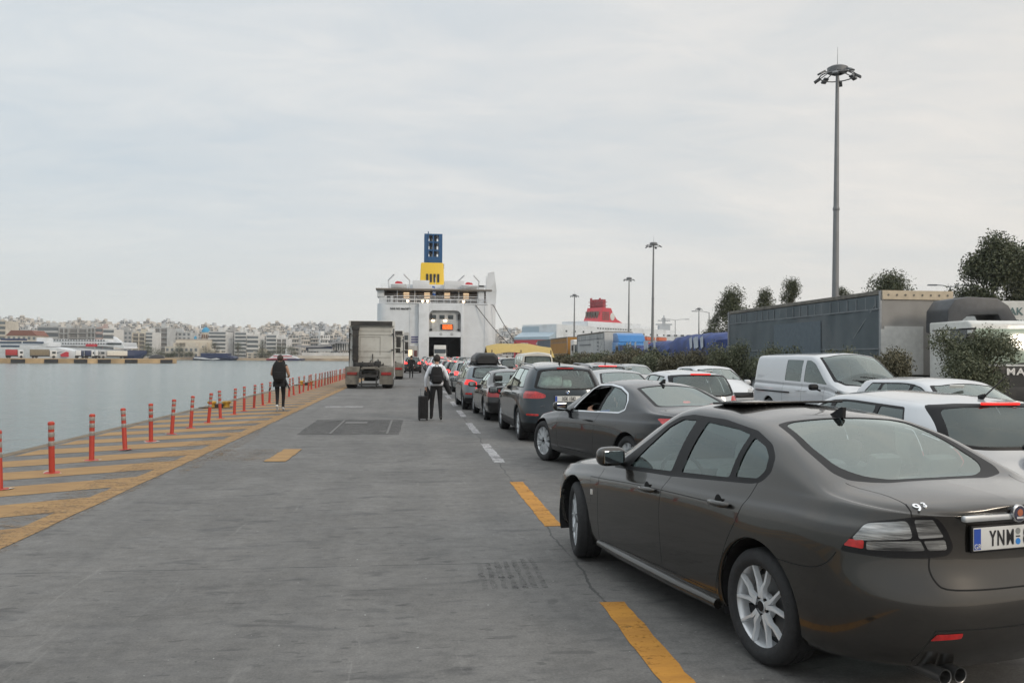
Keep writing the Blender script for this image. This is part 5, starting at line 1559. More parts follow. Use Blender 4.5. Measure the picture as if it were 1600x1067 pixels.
    if seg > 20: liner(root, P, ra)
    else:
        b = MB(); b.box(((xr+xf)/2, 0, .35), (xf-xr-.6, 2*W-.5, .36)); b.build('underbody', M_UNDER, root)
    add_wheels(root, P, seg=seg, steer=R(steer), rim_mat=rim_mat)
    if inside == 'full':
        cabin(root, P, dash_x=P.get('dash', .75)); seats(root, P, front_x=-.15, rear_x=-.95, dz=P.get('sdz', 0), m=M_SEATB)
    elif inside:
        b = MB(); b.box(((xr+xf)/2-.1, 0, .60), (xf-xr-1.4, 2*W-.24, .46))
        for sd in (1, -1):
            b.box((-.35, sd*.36, .98+P.get('sdz', 0)), (.14, .46, .42), bev=.04); b.box((-.42, sd*.36, 1.26+P.get('sdz', 0)), (.09, .24, .14), bev=.03)
        b.build('cabin_trim', M_INT, root)
    if mirror: door_mirror(root, P, mirror[0], mirror[1], mirror[2], mirror[3] if len(mirror) > 3 else colour)
    if fin: shark_fin(root, fin[0], fin[1], fin[2] if len(fin) > 2 else M_BLK)
    if plate: number_plate(root, plate[0], P, plate[1], plate[2])
    if rails:
        za = curve1(P['za'], .05); yb = W-.07-.03-P['tum']*(1.45-.95)
        for sd in (1, -1):
            b = MB(); xs = np.linspace(xr+.45, .15, 9)
            b.tube([(x, sd*(rails if rails is not True else yb+.02), float(za(x))+(.055 if 0 < i < 8 else .012)) for i, x in enumerate(xs)], .014, n=6)
            b.build('roof_rail', M_RAIL, root, smooth=60)
    if extra: extra(root, P)
    return root
M_RAIL = mat('brushed rail', (.45, .46, .47), .35, .8)
M_LAMPRD = mat('dark red lamp', (.26, .008, .010), .15, coat=1, var=.3, scale=20)

def place_cars():
    blk = paint('black paint', (.006, .0065, .008), .0, .22)
    gblue = paint('blue grey paint', (.028, .038, .047), .6, .28)
    dgrey = paint('dark grey paint', (.024, .025, .026), .5, .32)
    silv = paint('silver grey paint', (.15, .17, .185), .75, .28)
    lsil = paint('light silver paint', (.36, .37, .37), .7, .3)
    wht = paint('white paint', (.54, .555, .575), .0, .28)
    q2 = 'cars queueing for the ferry'
    # black coupe
    P = saloon_p(L=4.58, W=1.782, H=1.385, wb=2.76, belt=.90, roh=1.0, deck=1.03, hood=.82, rw=(-1.72, -.98), ws=(1.20, .26), R=.330, rim=.245, tw=.23, spk='twin', nsp=10, tum=.50, bin=.085, nr=2.8, dash=.62, sdz=-.08, gap=.045)
    arc = [(.42, .895), (-1.02, .955), (-1.15, 1.0), (-1.12, 1.10), (-.98, 1.20), (-.72, 1.275), (-.38, 1.305), (-.05, 1.288), (.10, 1.235)]
    def coupe_more(root, P):
        b = MB()
        b.lathe([(0, .002), (.055, .002), (.06, 0)], Matrix.Translation((.545, .893, .80)) @ Matrix.Rotation(-math.pi/2, 4, 'X'), n=16)
        e = MB(); e.box((.98, .893, .565), (.07, .008, .022), bev=.003); e.build('side_indicator', M_LAMPC, root)
        emblem_roundel(root, -2.36, 0, .93, .04, 'quarters')
        # the arm on the window sill
        a = MB(); b.bm.free()
        b = MB(); b.box((-.62, 0, 1.362), (.02, .02, .01)); b.build('aerial_foot', M_BLK, root)
        h = MB(); h.box((-1.52, 0, 1.105), (.03, .10, .018), bev=.004, rot=Matrix.Rotation(R(-25), 3, 'Y')); h.build('brake_light', M_LAMPHOT, root)
    c1 = make_car('parked_car', 'black two door coupe with a bright arch round its side windows', (3.30, 12.70), 106.0, P, blk, q2, du=.05, ns=3, narc=20,
        wins=[[(.36, .902), (-.40, .925), (-.46, 1.283), (-.05, 1.272), (.10, 1.225)], [(-.455, .927), (-1.02, .955), (-1.13, 1.0), (-1.10, 1.09), (-.97, 1.185), (-.72, 1.258), (-.51, 1.283)]],
        trim=arc, chrome=True, win_grow=.020, rear=('xy', -1.02, -1.66, .50, .60), front=(.36, 1.20, .52, .70),
        lamps=[([(.36, .78), (.74, .78), (.77, .93), (.40, .95)], M_LAMPR)], open_pane=0, doors=[(.76, .0, .02), (-.49, .07, .05)], handles=[(-.27, .79)], plate=('', -2.34, .80),
        mirror=(.58, .87, .80), fin=(-.90, 1.345), steer=3, glass_r=G_TINT, seg=44, extra=coupe_more, heads=[[(.45, .60), (.9, .58), (.9, .70), (.45, .72)]])
    # blue grey compact SUV with number plate
    P = hatch(L=4.44, W=1.82, H=1.585, wb=2.67, belt=1.055, roh=.90, rake=.33, hood=1.0, cowl=1.30, R=.345, rim=.245, tw=.235, spk='y', tum=.36, cladding=.40, gap=.05, sdz=.12, dash=.7)
    def suv_more(root, P):
        emblem_roundel(root, -2.165, 0, 1.005, .042, 'quarters')
        b = MB(); b.box((-2.085, -.17, 1.075), (.03, .46, .028), bev=.008); b.build('rear_wiper', M_BLK, root)
        b = MB(); b.box((-2.205, 0, .50), (.03, 1.1, .05), bev=.01); b.build('bumper_trim', M_BLK, root)
        g = MB(); g.box((-1.62, .25, 1.22), (.20, .50, .24), bev=.08); g.box((-1.60, -.1, 1.17), (.2, .2, .16), bev=.06)
        g.build('stowed_bags', mat('pale bag', (.32, .40, .36), .8, var=.5, scale=9), root, smooth=60)
        lettering('ATT', .055, M_CHR, facing((-2.235, .52, .735), (0, -1, 0), (0, 0, 1)), root, depth=.003)
    make_car('parked_car', 'blue grey compact SUV with plate ΧΕΚ 1582 behind the person'.replace('ΧΕΚ', 'XEK').replace(' behind the person', ' just ahead of the black coupe'), (2.93, 18.64), 92.0, P, gblue, q2, du=.06, ns=3, narc=20,
        wins=[(-1.62, -.98, .22, .06), (-.92, -.12, .04, .02), (-.04, .92, .02, -.50)], rear=('yz', 1.09, 1.42, .66, .54), front=(.42, 1.28, .56, .74),
        lamps=[([(.44, .905), (.58, .885), (.95, .885), (.95, 1.02), (.62, 1.03), (.44, .965)], M_LAMPR), ([(.58, .545), (.80, .545), (.80, .585), (.58, .585)], M_LAMPR)],
        doors=[(.92, .02, .03), (-.08, .04, .02), (-1.12, .30, .12)], handles=[(-.02+.12, .93), (-.92, .96)], plate=('XEK 1582', -2.185, .885), mirror=(.72, .87, 1.0, M_GLOSSB), fin=(-1.30, 1.555),
        rails=.60, glass_s=G_CAR, glass_r=G_CAR, seg=40, extra=suv_more, brake=([(-.05, 1.475), (.17, 1.475), (.17, 1.495), (-.05, 1.495)], M_LAMPR), heads=[[(.45, .72), (.9, .70), (.9, .84), (.45, .86)]])
    # old dark saloon
    P = saloon_p(L=4.43, W=1.70, H=1.37, wb=2.70, belt=.90, roh=1.0, deck=.97, hood=.85, rw=(-1.55, -.95), ws=(1.15, .35), R=.305, rim=.20, tw=.20, spk='star', nsp=8, ar=.35, nr=4.5, tum=.46)
    make_car('parked_car', 'old dark grey boxy saloon between the SUV and the hatchback with the roof box', (2.60, 24.1), 92.3, P, dgrey, q2, wins=[(-1.15, -.55, .16, .02), (-.48, .66, .02, -.42)], rear=('xy', -1.0, -1.5, .50, .60), front=(.40, 1.12, .52, .68),
        lamps=[([(.50, .66), (.95, .66), (.95, .86), (.50, .86)], M_LAMPRD), ([(.55, .69), (.72, .69), (.72, .84), (.55, .84)], M_LAMPON)], blacks=[([(-.05, .42), (.95, .42), (.95, .52), (-.05, .52)], True)],
        doors=[(.72, 0, .01), (-.5, .02, .02), (-1.18, .2, .08)], handles=[(-.32, .78), (-1.0, .79)], plate=('', -2.35, .74), mirror=(.52, .83, .82), seg=28, heads=[[(.4, .60), (.8, .60), (.8, .70), (.4, .70)]])
    # grey hatchback with roof box
    P = hatch(L=4.30, W=1.78, H=1.47, wb=2.65, belt=.97, roh=.80, rake=.42, R=.312, rim=.215, spk='star', nsp=5)
    def box_more(root, P):
        b = MB()
        for x in (-.55, .25): b.tube([(x, -.58, 1.40), (x, -.56, 1.47), (x, .56, 1.47), (x, .58, 1.40)], .016, n=6)
        b.build('roof_bar', M_BLK, root)
    make_car('parked_car', 'silver grey hatchback carrying the black roof box', (2.32, 28.6), 91.6, P, silv, q2, wins=[(-1.55, -.95, .24, .05), (-.88, -.05, .04, .02), (.02, .92, .02, -.52)], rear=('yz', 1.04, 1.33, .60, .52), front=(.42, 1.25, .54, .72),
        lamps=[([(.45, .80), (.95, .82), (.95, .98), (.62, .97), (.45, .90)], M_LAMPON), ([(.60, .50), (.80, .50), (.80, .56), (.60, .56)], M_LAMPR)], doors=[(.85, .02, .02), (-.02, .04, .02), (-1.0, .22, .10)], handles=[(.12, .86), (-.78, .88)],
        plate=('', -2.10, .62), mirror=(.62, .85, .90), seg=28, extra=box_more, blacks=[([(-.05, .26), (.95, .26), (.95, .40), (-.05, .40)], True)], heads=[[(.4, .64), (.85, .64), (.85, .78), (.4, .78)]])
    b = MB()
    sec = lambda w, h0, h1: [(-w, h0), (-w*1.02, h0+.10), (-w*.92, h0+.22), (-w*.62, h1), (w*.62, h1), (w*.92, h0+.22), (w*1.02, h0+.10), (w, h0), (w*.9, h0-.05), (-w*.9, h0-.05)]
    G = []
    for x, k in ((-1.02, .5), (-.98, .82), (-.75, 1.0), (.2, 1.0), (.85, .84), (1.05, .5)):
        G.append([Vector((x, y*(.55+.45*k), 1.545+(z-1.545)*(.35+.65*k))) for y, z in sec(.40, 1.545, 1.86)])
    b.grid(G, closed=True)
    for g_ in (G[0], G[-1]): b.bm.faces.new([b.bm.verts.new(p) for p in g_])
    rb = b.build('roof_box', mat('matt black plastic', (.016, .016, .017), .42, var=.2), smooth=50, recalc=True)
    rb.location = (2.30, 28.5, -.02); rb.rotation_euler = (0, 0, R(91.6))
    tag(rb, 'black roof box on the silver grey hatchback', 'roof box')
    lid = MB(); lid.box((0, 0, 1.60), (1.9, .83, .012), bev=.004); lid.build('lid_seam', M_RAIL, rb)
    m_ = MB(); m_.prism([(-.04, 1.72), (0, 1.78), (.04, 1.72)], 'x', -.985, -.965); m_.build('maker_mark', M_RAIL, rb)
    # white hatchback at the right edge
    P = hatch(L=4.10, W=1.75, H=1.385, wb=2.55, belt=.925, roh=.80, rake=.40, R=.316, rim=.22, spk='star', nsp=5, nr=3.2, tum=.33, dash=.75)
    def golf_more(root, P):
        emblem_roundel(root, -2.048, 0, .83, .058, 'vw')
        b = MB(); b.box((-1.955, -.17, .955), (.03, .40, .024), bev=.008); b.cyl((-1.95, 0, .945), (-2.0, 0, .955), .035, .02, n=10); b.build('rear_wiper', M_BLK, root)
        b = MB(); b.tube([(-1.42, 0, 1.36), (-1.48, 0, 1.385)], [.030, .018], n=8); b.tube([(-1.48, 0, 1.38), (-1.72, .0, 1.545)], [.008, .004], n=6); b.build('roof_antenna', M_BLK, root)
    make_car('parked_car', 'white hatchback with tinted rear window at the right beside the bronze saloon', (5.22, 8.75), 92.0, P, wht, q2, du=.05, ns=3, narc=22, wins=[(-1.42, -.90, .20, .05), (-.82, -.05, .04, .02), (.03, .95, .02, -.50)], rear=('yz', .96, 1.265, .66, .60), front=(.42, 1.25, .54, .72),
        lamps=[([(.46, .78), (.95, .78), (.95, .94), (.55, .94), (.46, .88)], M_LAMPR)], doors=[(.85, .02, .02), (-.02, .04, .02)], handles=[(.12, .86), (-.75, .88)], plate=('', -2.0, .56), glass_s=G_TINT, glass_r=G_TINT, seg=40, extra=golf_more,
        brake=([(-.05, 1.306), (.19, 1.304), (.19, 1.325), (-.05, 1.328)], M_LAMPON), mirror=(.62, .85, .90), heads=[[(.4, .64), (.85, .64), (.85, .78), (.4, .78)]])
    # small white hatch in the second row
    P = hatch(L=4.0, W=1.70, H=1.46, wb=2.5, belt=.95, roh=.72, rake=.34, R=.305, rim=.20, spk='star')
    make_car('parked_car', 'white hatchback with grey tinted rear window behind the black coupe', (5.62, 17.6), 88.0, P, wht, q2, wins=[(-1.38, -.90, .2, .05), (-.82, -.05, .04, .02), (.03, .9, .02, -.5)], rear=('yz', .99, 1.335, .66, .58), front=(.4, 1.2, .5, .68),
        lamps=[([(.52, .78), (.95, .78), (.95, .98), (.58, .98)], M_LAMPR)], plate=('', -1.95, .66), brake=([(-.05, 1.385), (.20, 1.383), (.20, 1.402), (-.05, 1.405)], M_LAMPON), mirror=(.62, .82, .9), seg=24, inside='seats', doors=[(.85, .02, .02), (-.02, .04, .02)])
    # silver saloon ahead of it
    P = saloon_p(L=4.5, W=1.76, H=1.41, wb=2.65, belt=.93, rw=(-1.72, -1.0))
    make_car('parked_car', 'light silver saloon ahead of the small white hatchback', (5.15, 21.9), 89.5, P, lsil, q2, wins=[(-1.20, -.80, .16, .03), (-.74, .0, .03, .02), (.07, .78, .02, -.45)], rear=('xy', -1.05, -1.66, .52, .62), front=(.42, 1.2, .52, .70),
        lamps=[([(.5, .78), (.95, .78), (.95, .93), (.55, .93)], M_LAMPR)], plate=('', -2.35, .80), mirror=(.6, .84, .86), seg=24, inside='seats')
    # dark estate
    P = hatch(L=4.6, W=1.80, H=1.50, wb=2.65, belt=.98, roh=1.02, rake=.30, R=.318, rim=.215, spk='star')
    def estate_more(root, P): emblem_roundel(root, -2.27, 0, .93, .055, 'vw')
    make_car('parked_car', 'dark estate car with lit brake light and roof rails', (6.35, 29.3), 89.0, P, dgrey, q2, wins=[(-1.95, -1.15, .22, .05), (-1.05, -.1, .04, .02), (-.02, .9, .02, -.5)], rear=('yz', 1.03, 1.36, .70, .60), front=(.42, 1.25, .54, .72), rails=.58,
        lamps=[([(.50, .80), (.95, .80), (.95, .96), (.58, .96)], M_LAMPR)], plate=('', -2.25, .72), brake=([(-.05, 1.408), (.30, 1.405), (.30, 1.435), (-.05, 1.44)], M_LAMPHOT), mirror=(.62, .85, .9), seg=24, inside='seats', extra=estate_more, fin=(-1.6, 1.475))
    return dict(blk=blk, gblue=gblue, dgrey=dgrey, silv=silv, lsil=lsil, wht=wht)
CP = place_cars()
# ---------------------------------------------------------------- vans, far cars, lorries
def cargo_van():
    H = 1.86
    P = dict(xr=-2.55, xf=2.40, W=.97, wb=2.93, ar=.30, nr=5, af=.75, nf=2.6, tum=.17, sig=.07, bin=.03, yin=.02, R=.335, rim=.21, tw=.215, spk='star', nsp=8,
        zc=[(-2.7, H-.02), (-.5, H), (.75, H-.01), (1.0, H-.08), (1.95, 1.17), (2.2, 1.06), (2.36, .92), (2.46, .62)],
        za=[(-2.7, H-.10), (-.5, H-.08), (.55, H-.09), (.78, H-.17), (1.58, 1.14), (2.1, .98), (2.36, .80), (2.46, .52)],
        zb=[(-2.7, 1.13), (.6, 1.09), (1.5, 1.05), (2.1, .92), (2.36, .72), (2.46, .42)], zsh=[(-2.7, 1.04), (.6, 1.0), (1.5, .95), (2.1, .84), (2.36, .64), (2.46, .36)],
        zs=[(-2.6, .30), (2.4, .26)], shr=[(.2, .06), (.5, .0), (1.0, .03), (1.9, .10)], shf=[(.2, .1), (.4, .02), (.6, 0), (.9, .1), (1.0, .2)], dash=1.35, cladding=.36, bulk=.35, sdz=.25)
    def more(root, P):
        for sd in (1, -1):
            b = MB(); b.box((-1.25, sd*.975, .86), (1.9, .014, .035), bev=.004); b.build('slide_rail', M_BLK, root)
        b = MB(); b.tube([(1.86, .35, 1.235), (1.75, -.28, 1.30)], .012, n=5); b.tube([(1.95, .1, 1.20), (1.88, -.55, 1.22)], .012, n=5); b.build('wiper', M_BLK, root)
    return make_car('cargo_van', 'white cargo van facing the camera beside the bushes', (10.35, 20.0), -87.5, P, CP['wht'], None, 'van', du=.06, ns=3, narc=18,
        wins=[(-.62, .20, .01, .0), (.36, 1.42, .0, -.62)], trim=False, front=(.82, 1.95, .70, .80), glass_s=G_CAR, seg=30, mirror=(1.20, .97, 1.02, M_BLK), whi=.10, wlo=.05,
        heads=[[(.50, .76), (.97, .78), (.97, 1.02), (.62, .92)]], blacks=[([(-.05, .46), (.70, .46), (.74, .62), (-.05, .62)], False), ([(-.05, .72), (.46, .72), (.48, .86), (-.05, .88)], False)],
        doors=[(1.30, -.02, .02), (.28, .0, .0), (-.70, 0, 0)], handles=[(.42, .93), (.12, .93)], extra=more)
cargo_van()
def camper():
    H = 1.95
    P = dict(xr=-2.3, xf=2.2, W=.88, wb=2.6, ar=.30, nr=5, af=.5, nf=3, tum=.12, sig=.06, bin=.03, yin=.03, R=.32, rim=.2, spk='star', nsp=8,
        zc=[(-2.4, H-.04), (-1.9, H), (1.3, H-.02), (1.5, H-.1), (2.0, 1.15), (2.25, .8)], za=[(-2.4, H-.14), (-1.9, H-.10), (1.2, H-.12), (1.4, H-.2), (1.9, 1.05), (2.25, .7)],
        zb=[(-2.4, 1.12), (1.2, 1.08), (2.0, .95), (2.25, .6)], zsh=[(-2.4, 1.02), (1.2, .98), (2.25, .5)], shr=[(.3, .04), (.5, 0), (1.0, .02), (1.9, .14)], shf=[(.2, .05), (.6, 0), (1, .1)])
    def more(root, P):
        b = MB(); G = []
        for z in (1.2, 1.72): G.append([Vector((-2.02+.05*(z-1.2)+.025*math.sin(y*26), y, z)) for y in np.linspace(-.62, .62, 40)])
        b.grid(G); b.build('curtain', mat('beige curtain', (.42, .34, .26), .9, var=.2), root, smooth=60)
    make_car('camper_van', 'cream camper van with beige curtains in its rear window', (6.10, 44.0), 90.0, P, paint('cream paint', (.52, .50, .44), 0, .35), None, 'van', wins=[(-1.9, -1.25, .02, .0), (-1.15, -.5, .02, .02), (-.4, .3, .02, .0), (.4, 1.6, .02, -.4)], trim=False, rear=('yz', 1.17, 1.70, .72, .66), front=(1.5, 1.98, .6, .7),
        lamps=[([(.68, .7), (.9, .7), (.9, 1.0), (.68, 1.0)], M_LAMPR)], seg=20, inside='seats', mirror=(1.45, .90, 1.20, M_BLK), whi=.12, wlo=.06, extra=more, rails=False)
camper()
def front_cars():
    P = hatch(L=4.5, W=1.82, H=1.46, wb=2.7, belt=.96, roh=.85, R=.325, rim=.225, spk='star')
    hd = [[(.42, .66), (.95, .70), (.95, .80), (.55, .78)]]; bl = [([(-.05, .50), (.62, .50), (.66, .66), (-.05, .66)], False), ([(-.05, .30), (.8, .30), (.8, .40), (-.05, .40)], False)]
    kw = dict(wins=[(-1.4, -.95, .2, .05), (-.86, -.05, .04, .02), (.03, .95, .02, -.5)], rear=('yz', 1.0, 1.33, .66, .56), front=(.42, 1.25, .54, .72), heads=hd, blacks=bl, seg=24, inside='seats', mirror=(.62, .86, .9))
    def sticker(root, P):
        b = MB(); b.box((.66, -.30, 1.27), (.02, .26, .05), rot=Matrix.Rotation(R(35), 3, 'Y')); b.build('windscreen_sticker', M_PLATE, root)
    make_car('parked_car', 'white car facing the camera with black grille, in front of the cargo van rear', (9.75, 27.0), -90.5, P, CP['wht'], None, extra=sticker, **kw)
    make_car('parked_car', 'white hatchback facing the camera below the green windowed lorry cab', (9.15, 13.6), -88.0, hatch(L=4.1, W=1.76, H=1.40, wb=2.55, belt=.93, roh=.8), CP['wht'], None, extra=sticker, **kw)
    make_car('parked_car', 'silver car facing the camera with a pale windscreen sticker, beyond the white car', (9.1, 34.8), -90.0, hatch(L=4.3, W=1.8, H=1.44, wb=2.65), CP['lsil'], None, extra=sticker, **kw)
    make_car('parked_car', 'grey car facing the camera, farthest of the cars under the bushes', (9.4, 42.0), -90.0, hatch(L=4.3, W=1.8, H=1.45, wb=2.65), CP['silv'], None, extra=sticker, **kw)
front_cars()
def far_cars():
    g = 'cars queueing for the ferry'
    kw = dict(du=.10, ns=2, narc=12, seg=16, inside='seats')
    hw = dict(wins=[(-1.42, -.95, .2, .05), (-.86, -.05, .04, .02), (.03, .95, .02, -.5)], rear=('yz', 1.02, 1.35, .66, .56), front=(.42, 1.25, .54, .72), plate=('', -2.08, .66), mirror=(.62, .86, .9), **kw)
    L1 = [([(.50, .82), (.95, .82), (.95, .99), (.58, .99)], M_LAMPHOT)]; L2 = [([(.50, .80), (.95, .80), (.95, .98), (.58, .98)], M_LAMPR)]
    BR = ([(-.05, 1.40), (.32, 1.398), (.32, 1.44), (-.05, 1.445)], M_LAMPHOT)
    red = paint('dark red paint', (.16, .012, .016), .4, .3)
    sv = lambda **k: hatch(L=4.5, W=1.84, H=1.66, wb=2.7, belt=1.08, roh=.86, hood=1.0, R=.345, rim=.235, spk='star', **k)
    suvw = dict(wins=[(-1.45, -.95, .2, .05), (-.86, -.05, .04, .02), (.03, .95, .02, -.5)], rear=('yz', 1.14, 1.50, .68, .58), front=(.42, 1.25, .54, .72), plate=('', -2.16, .76), mirror=(.62, .88, 1.05), **kw)
    LS = [([(.50, .92), (.95, .92), (.95, 1.10), (.58, 1.10)], M_LAMPHOT)]; BS = ([(-.05, 1.575), (.34, 1.572), (.34, 1.61), (-.05, 1.615)], M_LAMPHOT)
    a = make_car('parked_car', 'white SUV with lit brake lamps ahead of the roof box hatchback', (2.72, 35.6), 91.5, sv(), CP['wht'], g, lamps=LS, brake=BS, rails=.6, **suvw)
    c = make_car('parked_car', 'light silver hatchback ahead of the white SUV', (2.55, 41.8), 91.0, hatch(L=4.3, H=1.5, wb=2.6), CP['lsil'], g, lamps=L1, brake=BR, **hw)
    d = make_car('parked_car', 'black hatchback ahead of the light silver one', (2.35, 47.6), 91.0, hatch(L=4.1, H=1.48, wb=2.55), CP['blk'], g, lamps=L1, brake=BR, **hw)
    e = make_car('parked_car', 'dark red hatchback far up the queue', (2.25, 53.8), 91.0, hatch(L=4.2, H=1.5, wb=2.6), red, g, lamps=L1, brake=BR, **hw)
    f = make_car('parked_car', 'grey SUV with lit lamps left of the queue near the ferry', (-.35, 87.0), 90.5, sv(), CP['dgrey'], g, lamps=LS, **suvw)
    w = make_car('parked_car', 'white hatchback with lit brake light in the middle of the far queue', (2.15, 60.0), 91.0, hatch(L=4.2, H=1.5, wb=2.6), CP['wht'], g, lamps=L1, brake=BR, **hw)
    random.seed(4); pr = {'white SUV': a, 'light silver hatchback': c, 'black hatchback': d, 'dark red hatchback': e, 'grey SUV': f, 'white hatchback': w}
    rows = [(2.1, 66.5, 'black hatchback'), (2.0, 73, 'white SUV'), (2.0, 80, 'grey SUV'), (1.9, 87, 'white hatchback'), (1.9, 94, 'dark red hatchback'), (1.9, 101, 'grey SUV'), (1.9, 109, 'white SUV'), (1.9, 117, 'black hatchback'), (1.9, 126, 'white hatchback'), (1.9, 136, 'light silver hatchback'), (1.8, 147, 'grey SUV'),
            (5.7, 36.5, 'white hatchback'), (5.6, 51, 'grey SUV'), (5.5, 58, 'white SUV'), (5.4, 65, 'black hatchback'), (5.2, 72, 'white SUV'), (5.1, 80, 'light silver hatchback'), (5.0, 88, 'grey SUV'), (4.8, 97, 'white SUV'), (4.6, 106, 'white hatchback'), (4.5, 116, 'black hatchback'), (4.4, 127, 'grey SUV'), (4.2, 139, 'white SUV'),
            (-.5, 95, 'black hatchback'), (-.6, 104, 'white hatchback'), (-.7, 114, 'grey SUV'), (-.8, 125, 'white SUV')]
    lanes = {0: 'middle', 1: 'right', 2: 'left'}; seen = {}
    for t, s_, k in rows:
        ln = 'right' if t > 3.5 else 'middle' if t > 1 else 'left'
        key = (ln, k); seen[key] = seen.get(key, 0)+1
        o = ['', 'second ', 'third ', 'fourth ', 'fifth '][seen[key]-1]
        dup(pr[k], (t, s_, 0), R(91+random.uniform(-1.5, 1.5)), '%s%s counting from the camera in the far %s file of the queue' % (o or 'first ', k, ln))
far_cars()

# ---------------------------------------------------------------- lorries
M_CABW = mat('cab white', (.58, .58, .55), .4, coat=.3, var=.05, dirt=(.45, .43, .40))
M_CABB = mat('cab rear panel', (.47, .465, .43), .5, var=.06, scale=2, dirt=(.33, .31, .28))
M_GRIME = mat('grimy mudguard', (.15, .14, .12), .75, var=.25, scale=4, dirt=(.06, .055, .05))
M_CHAS = mat('chassis black', (.022, .022, .022), .65, var=.3, scale=4, dirt=(.07, .06, .05))
def lorry_wheel(root, x, y, R_=.5, w=.30, dual=False):
    b = MB(); Q = Matrix.Translation((x, y, R_)) @ Matrix.Rotation(math.pi/2, 4, 'Y'); hw = w*(1 if dual else .5)
    b.lathe([(.27, -hw), (R_*.85, -hw), (R_, -hw*.8), (R_, hw*.8), (R_*.85, hw), (.27, hw)], Q, n=24)
    for s in (-1, 1): b.lathe([(.28, s*hw*.95), (.22, s*hw*.6), (.12, s*hw*.7), (.10, s*hw*.95), (0, s*hw)], Q, n=18, m=1)
    b.build('wheel', [M_TYRE, M_GREYP], root, smooth=35, recalc=True)
def tractor_unit(label, loc, rz=0.0):
    """articulated lorry tractor seen from behind; x to the right, y forward, origin under the tail"""
    root = thing('lorry_tractor', label, 'lorry', (*loc, 0), rz, 'white tractor units parked along the quay line')
    b = MB(); hw = 1.22
    b.prism([(2.55, 1.15), (2.55, 3.42), (2.9, 3.60), (4.3, 3.42), (4.75, 2.9), (4.9, 1.8), (4.95, .55), (4.0, .45), (2.7, .9)], 'x', -hw, hw)
    cab = b.build('cab', M_CABW, root, recalc=True); bmesh_bevel(cab, .09)
    b = MB(); b.box((.09, 2.53, 2.28), (1.98, .05, 2.20), bev=.02)
    for z in (3.05, 2.85, 1.95, 1.62): b.box((.09, 2.5, z), (1.9, .02, .018), m=1)
    for x in (-.62, .46): b.box((x, 2.5, 2.25), (.016, .02, 1.0), m=1)
    b.box((-.08, 2.5, 2.73), (1.1, .02, .018), m=1)
    b.build('rear_panel', [M_CABB, M_GRIME], cab)
    b = MB(); b.prism([(2.35, 3.34), (2.35, 3.62), (3.3, 3.66), (4.2, 3.44), (2.6, 3.34)], 'x', -1.24, 1.24); sp = b.build('roof_spoiler', M_CABW, cab, recalc=True)
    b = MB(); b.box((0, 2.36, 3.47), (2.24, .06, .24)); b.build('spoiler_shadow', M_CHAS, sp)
    b = MB(); b.box((-.86, 2.36, 2.30), (.32, .32, 1.75), bev=.06); b.box((-.86, 2.36, 3.2), (.40, .38, .22), bev=.06); b.tube([(-.86, 2.4, 1.5), (-.84, 2.4, 1.0)], .14, n=10)
    for z in (1.7, 2.2, 2.8): b.box((-.86, 2.30, z), (.36, .26, .04))
    b.build('air_intake', M_CHAS, root, smooth=50)
    for s in (-1, 1):
        b = MB(); b.box((s*1.16, 2.45, 3.0-.1), (.10, .3, .05)); b.box((s*1.14, 2.40, 2.05), (.1, .3, .05)); b.tube([(s*1.20, 2.6, 1.1), (s*1.20, 2.5, 3.2)], .03, n=6); b.build('grab_bracket', M_CHAS, cab)
    b = MB(); b.box((1.42, 4.35, 2.5), (.26, .14, .62), bev=.05); b.box((1.40, 4.35, 2.02), (.26, .14, .26), bev=.05); b.tube([(1.2, 4.3, 2.85), (1.42, 4.35, 2.75)], .025, n=5); b.tube([(1.2, 4.3, 2.1), (1.42, 4.35, 2.05)], .025, n=5)
    b.build('door_mirror', M_CHAS, cab, smooth=50)
    b = MB()
    for s in (-1, 1): b.box((s*.43, 2.4, .78), (.10, 4.6, .26)); b.box((s*.38, .12, .42), (.06, .1, .62))
    b.box((0, .9, .80), (.86, .2, .2)); b.box((0, .14, .66), (.80, .1, .14)); b.box((0, .02, .24), (1.02, .08, .10)); b.box((0, 2.2, .6), (.7, .6, .5))
    b.build('chassis', M_CHAS, root)
    b = MB(); b.prism([(-.48, 1.0), (.48, 1.0), (.40, 1.12), (-.40, 1.12)], 'y', .7, 1.6); b.box((0, .55, 1.02), (.6, .4, .06), rot=Matrix.Rotation(R(-14), 3, 'X')); b.build('fifth_wheel', M_GRIME, root, recalc=True)
    b = MB(); random.seed(9)
    for k in range(7):
        x = random.uniform(-.7, .8); b.tube([(x, 2.5, 1.25+random.random()*.6), (x+random.uniform(-.2, .2), 2.2, 1.2), (x*.4, 1.9, 1.15), (x*.3, 1.7, 1.12)], .025, n=5)
    b.box((-.2, 2.3, 1.22), (1.3, .3, .26), bev=.04); b.box((.35, 2.25, 1.30), (.35, .3, .25), bev=.05)
    b.build('air_line', M_CHAS, root, smooth=60)
    for s in (-1, 1):
        b = MB(); G = []
        for x in (s*.52, s*1.24): G.append([Vector((x, 1.05+.60*math.cos(t), .52+.62*math.sin(t))) for t in np.linspace(.1, math.pi-.02, 14)])
        b.grid(G); b.box((s*.88, .42, .97), (.72, .06, .34), bev=.02); b.box((s*.88, .40, .52), (.70, .02, .60))
        mg = b.build('mudguard', M_GRIME, root, smooth=40)
        l = MB(); l.box((s*.88, .37, .78), (.52, .05, .15), bev=.015); l.build('tail_lamp', mat('grimy red lamp', (.20, .025, .02), .35, var=.3, scale=12) if s < 0 else mat('dusty red lamp', (.27, .02, .018), .35, var=.3, scale=12), mg)
        lorry_wheel(root, s*.93, 1.05, .50, .28, True); lorry_wheel(root, s*1.02, 4.1, .5, .3)
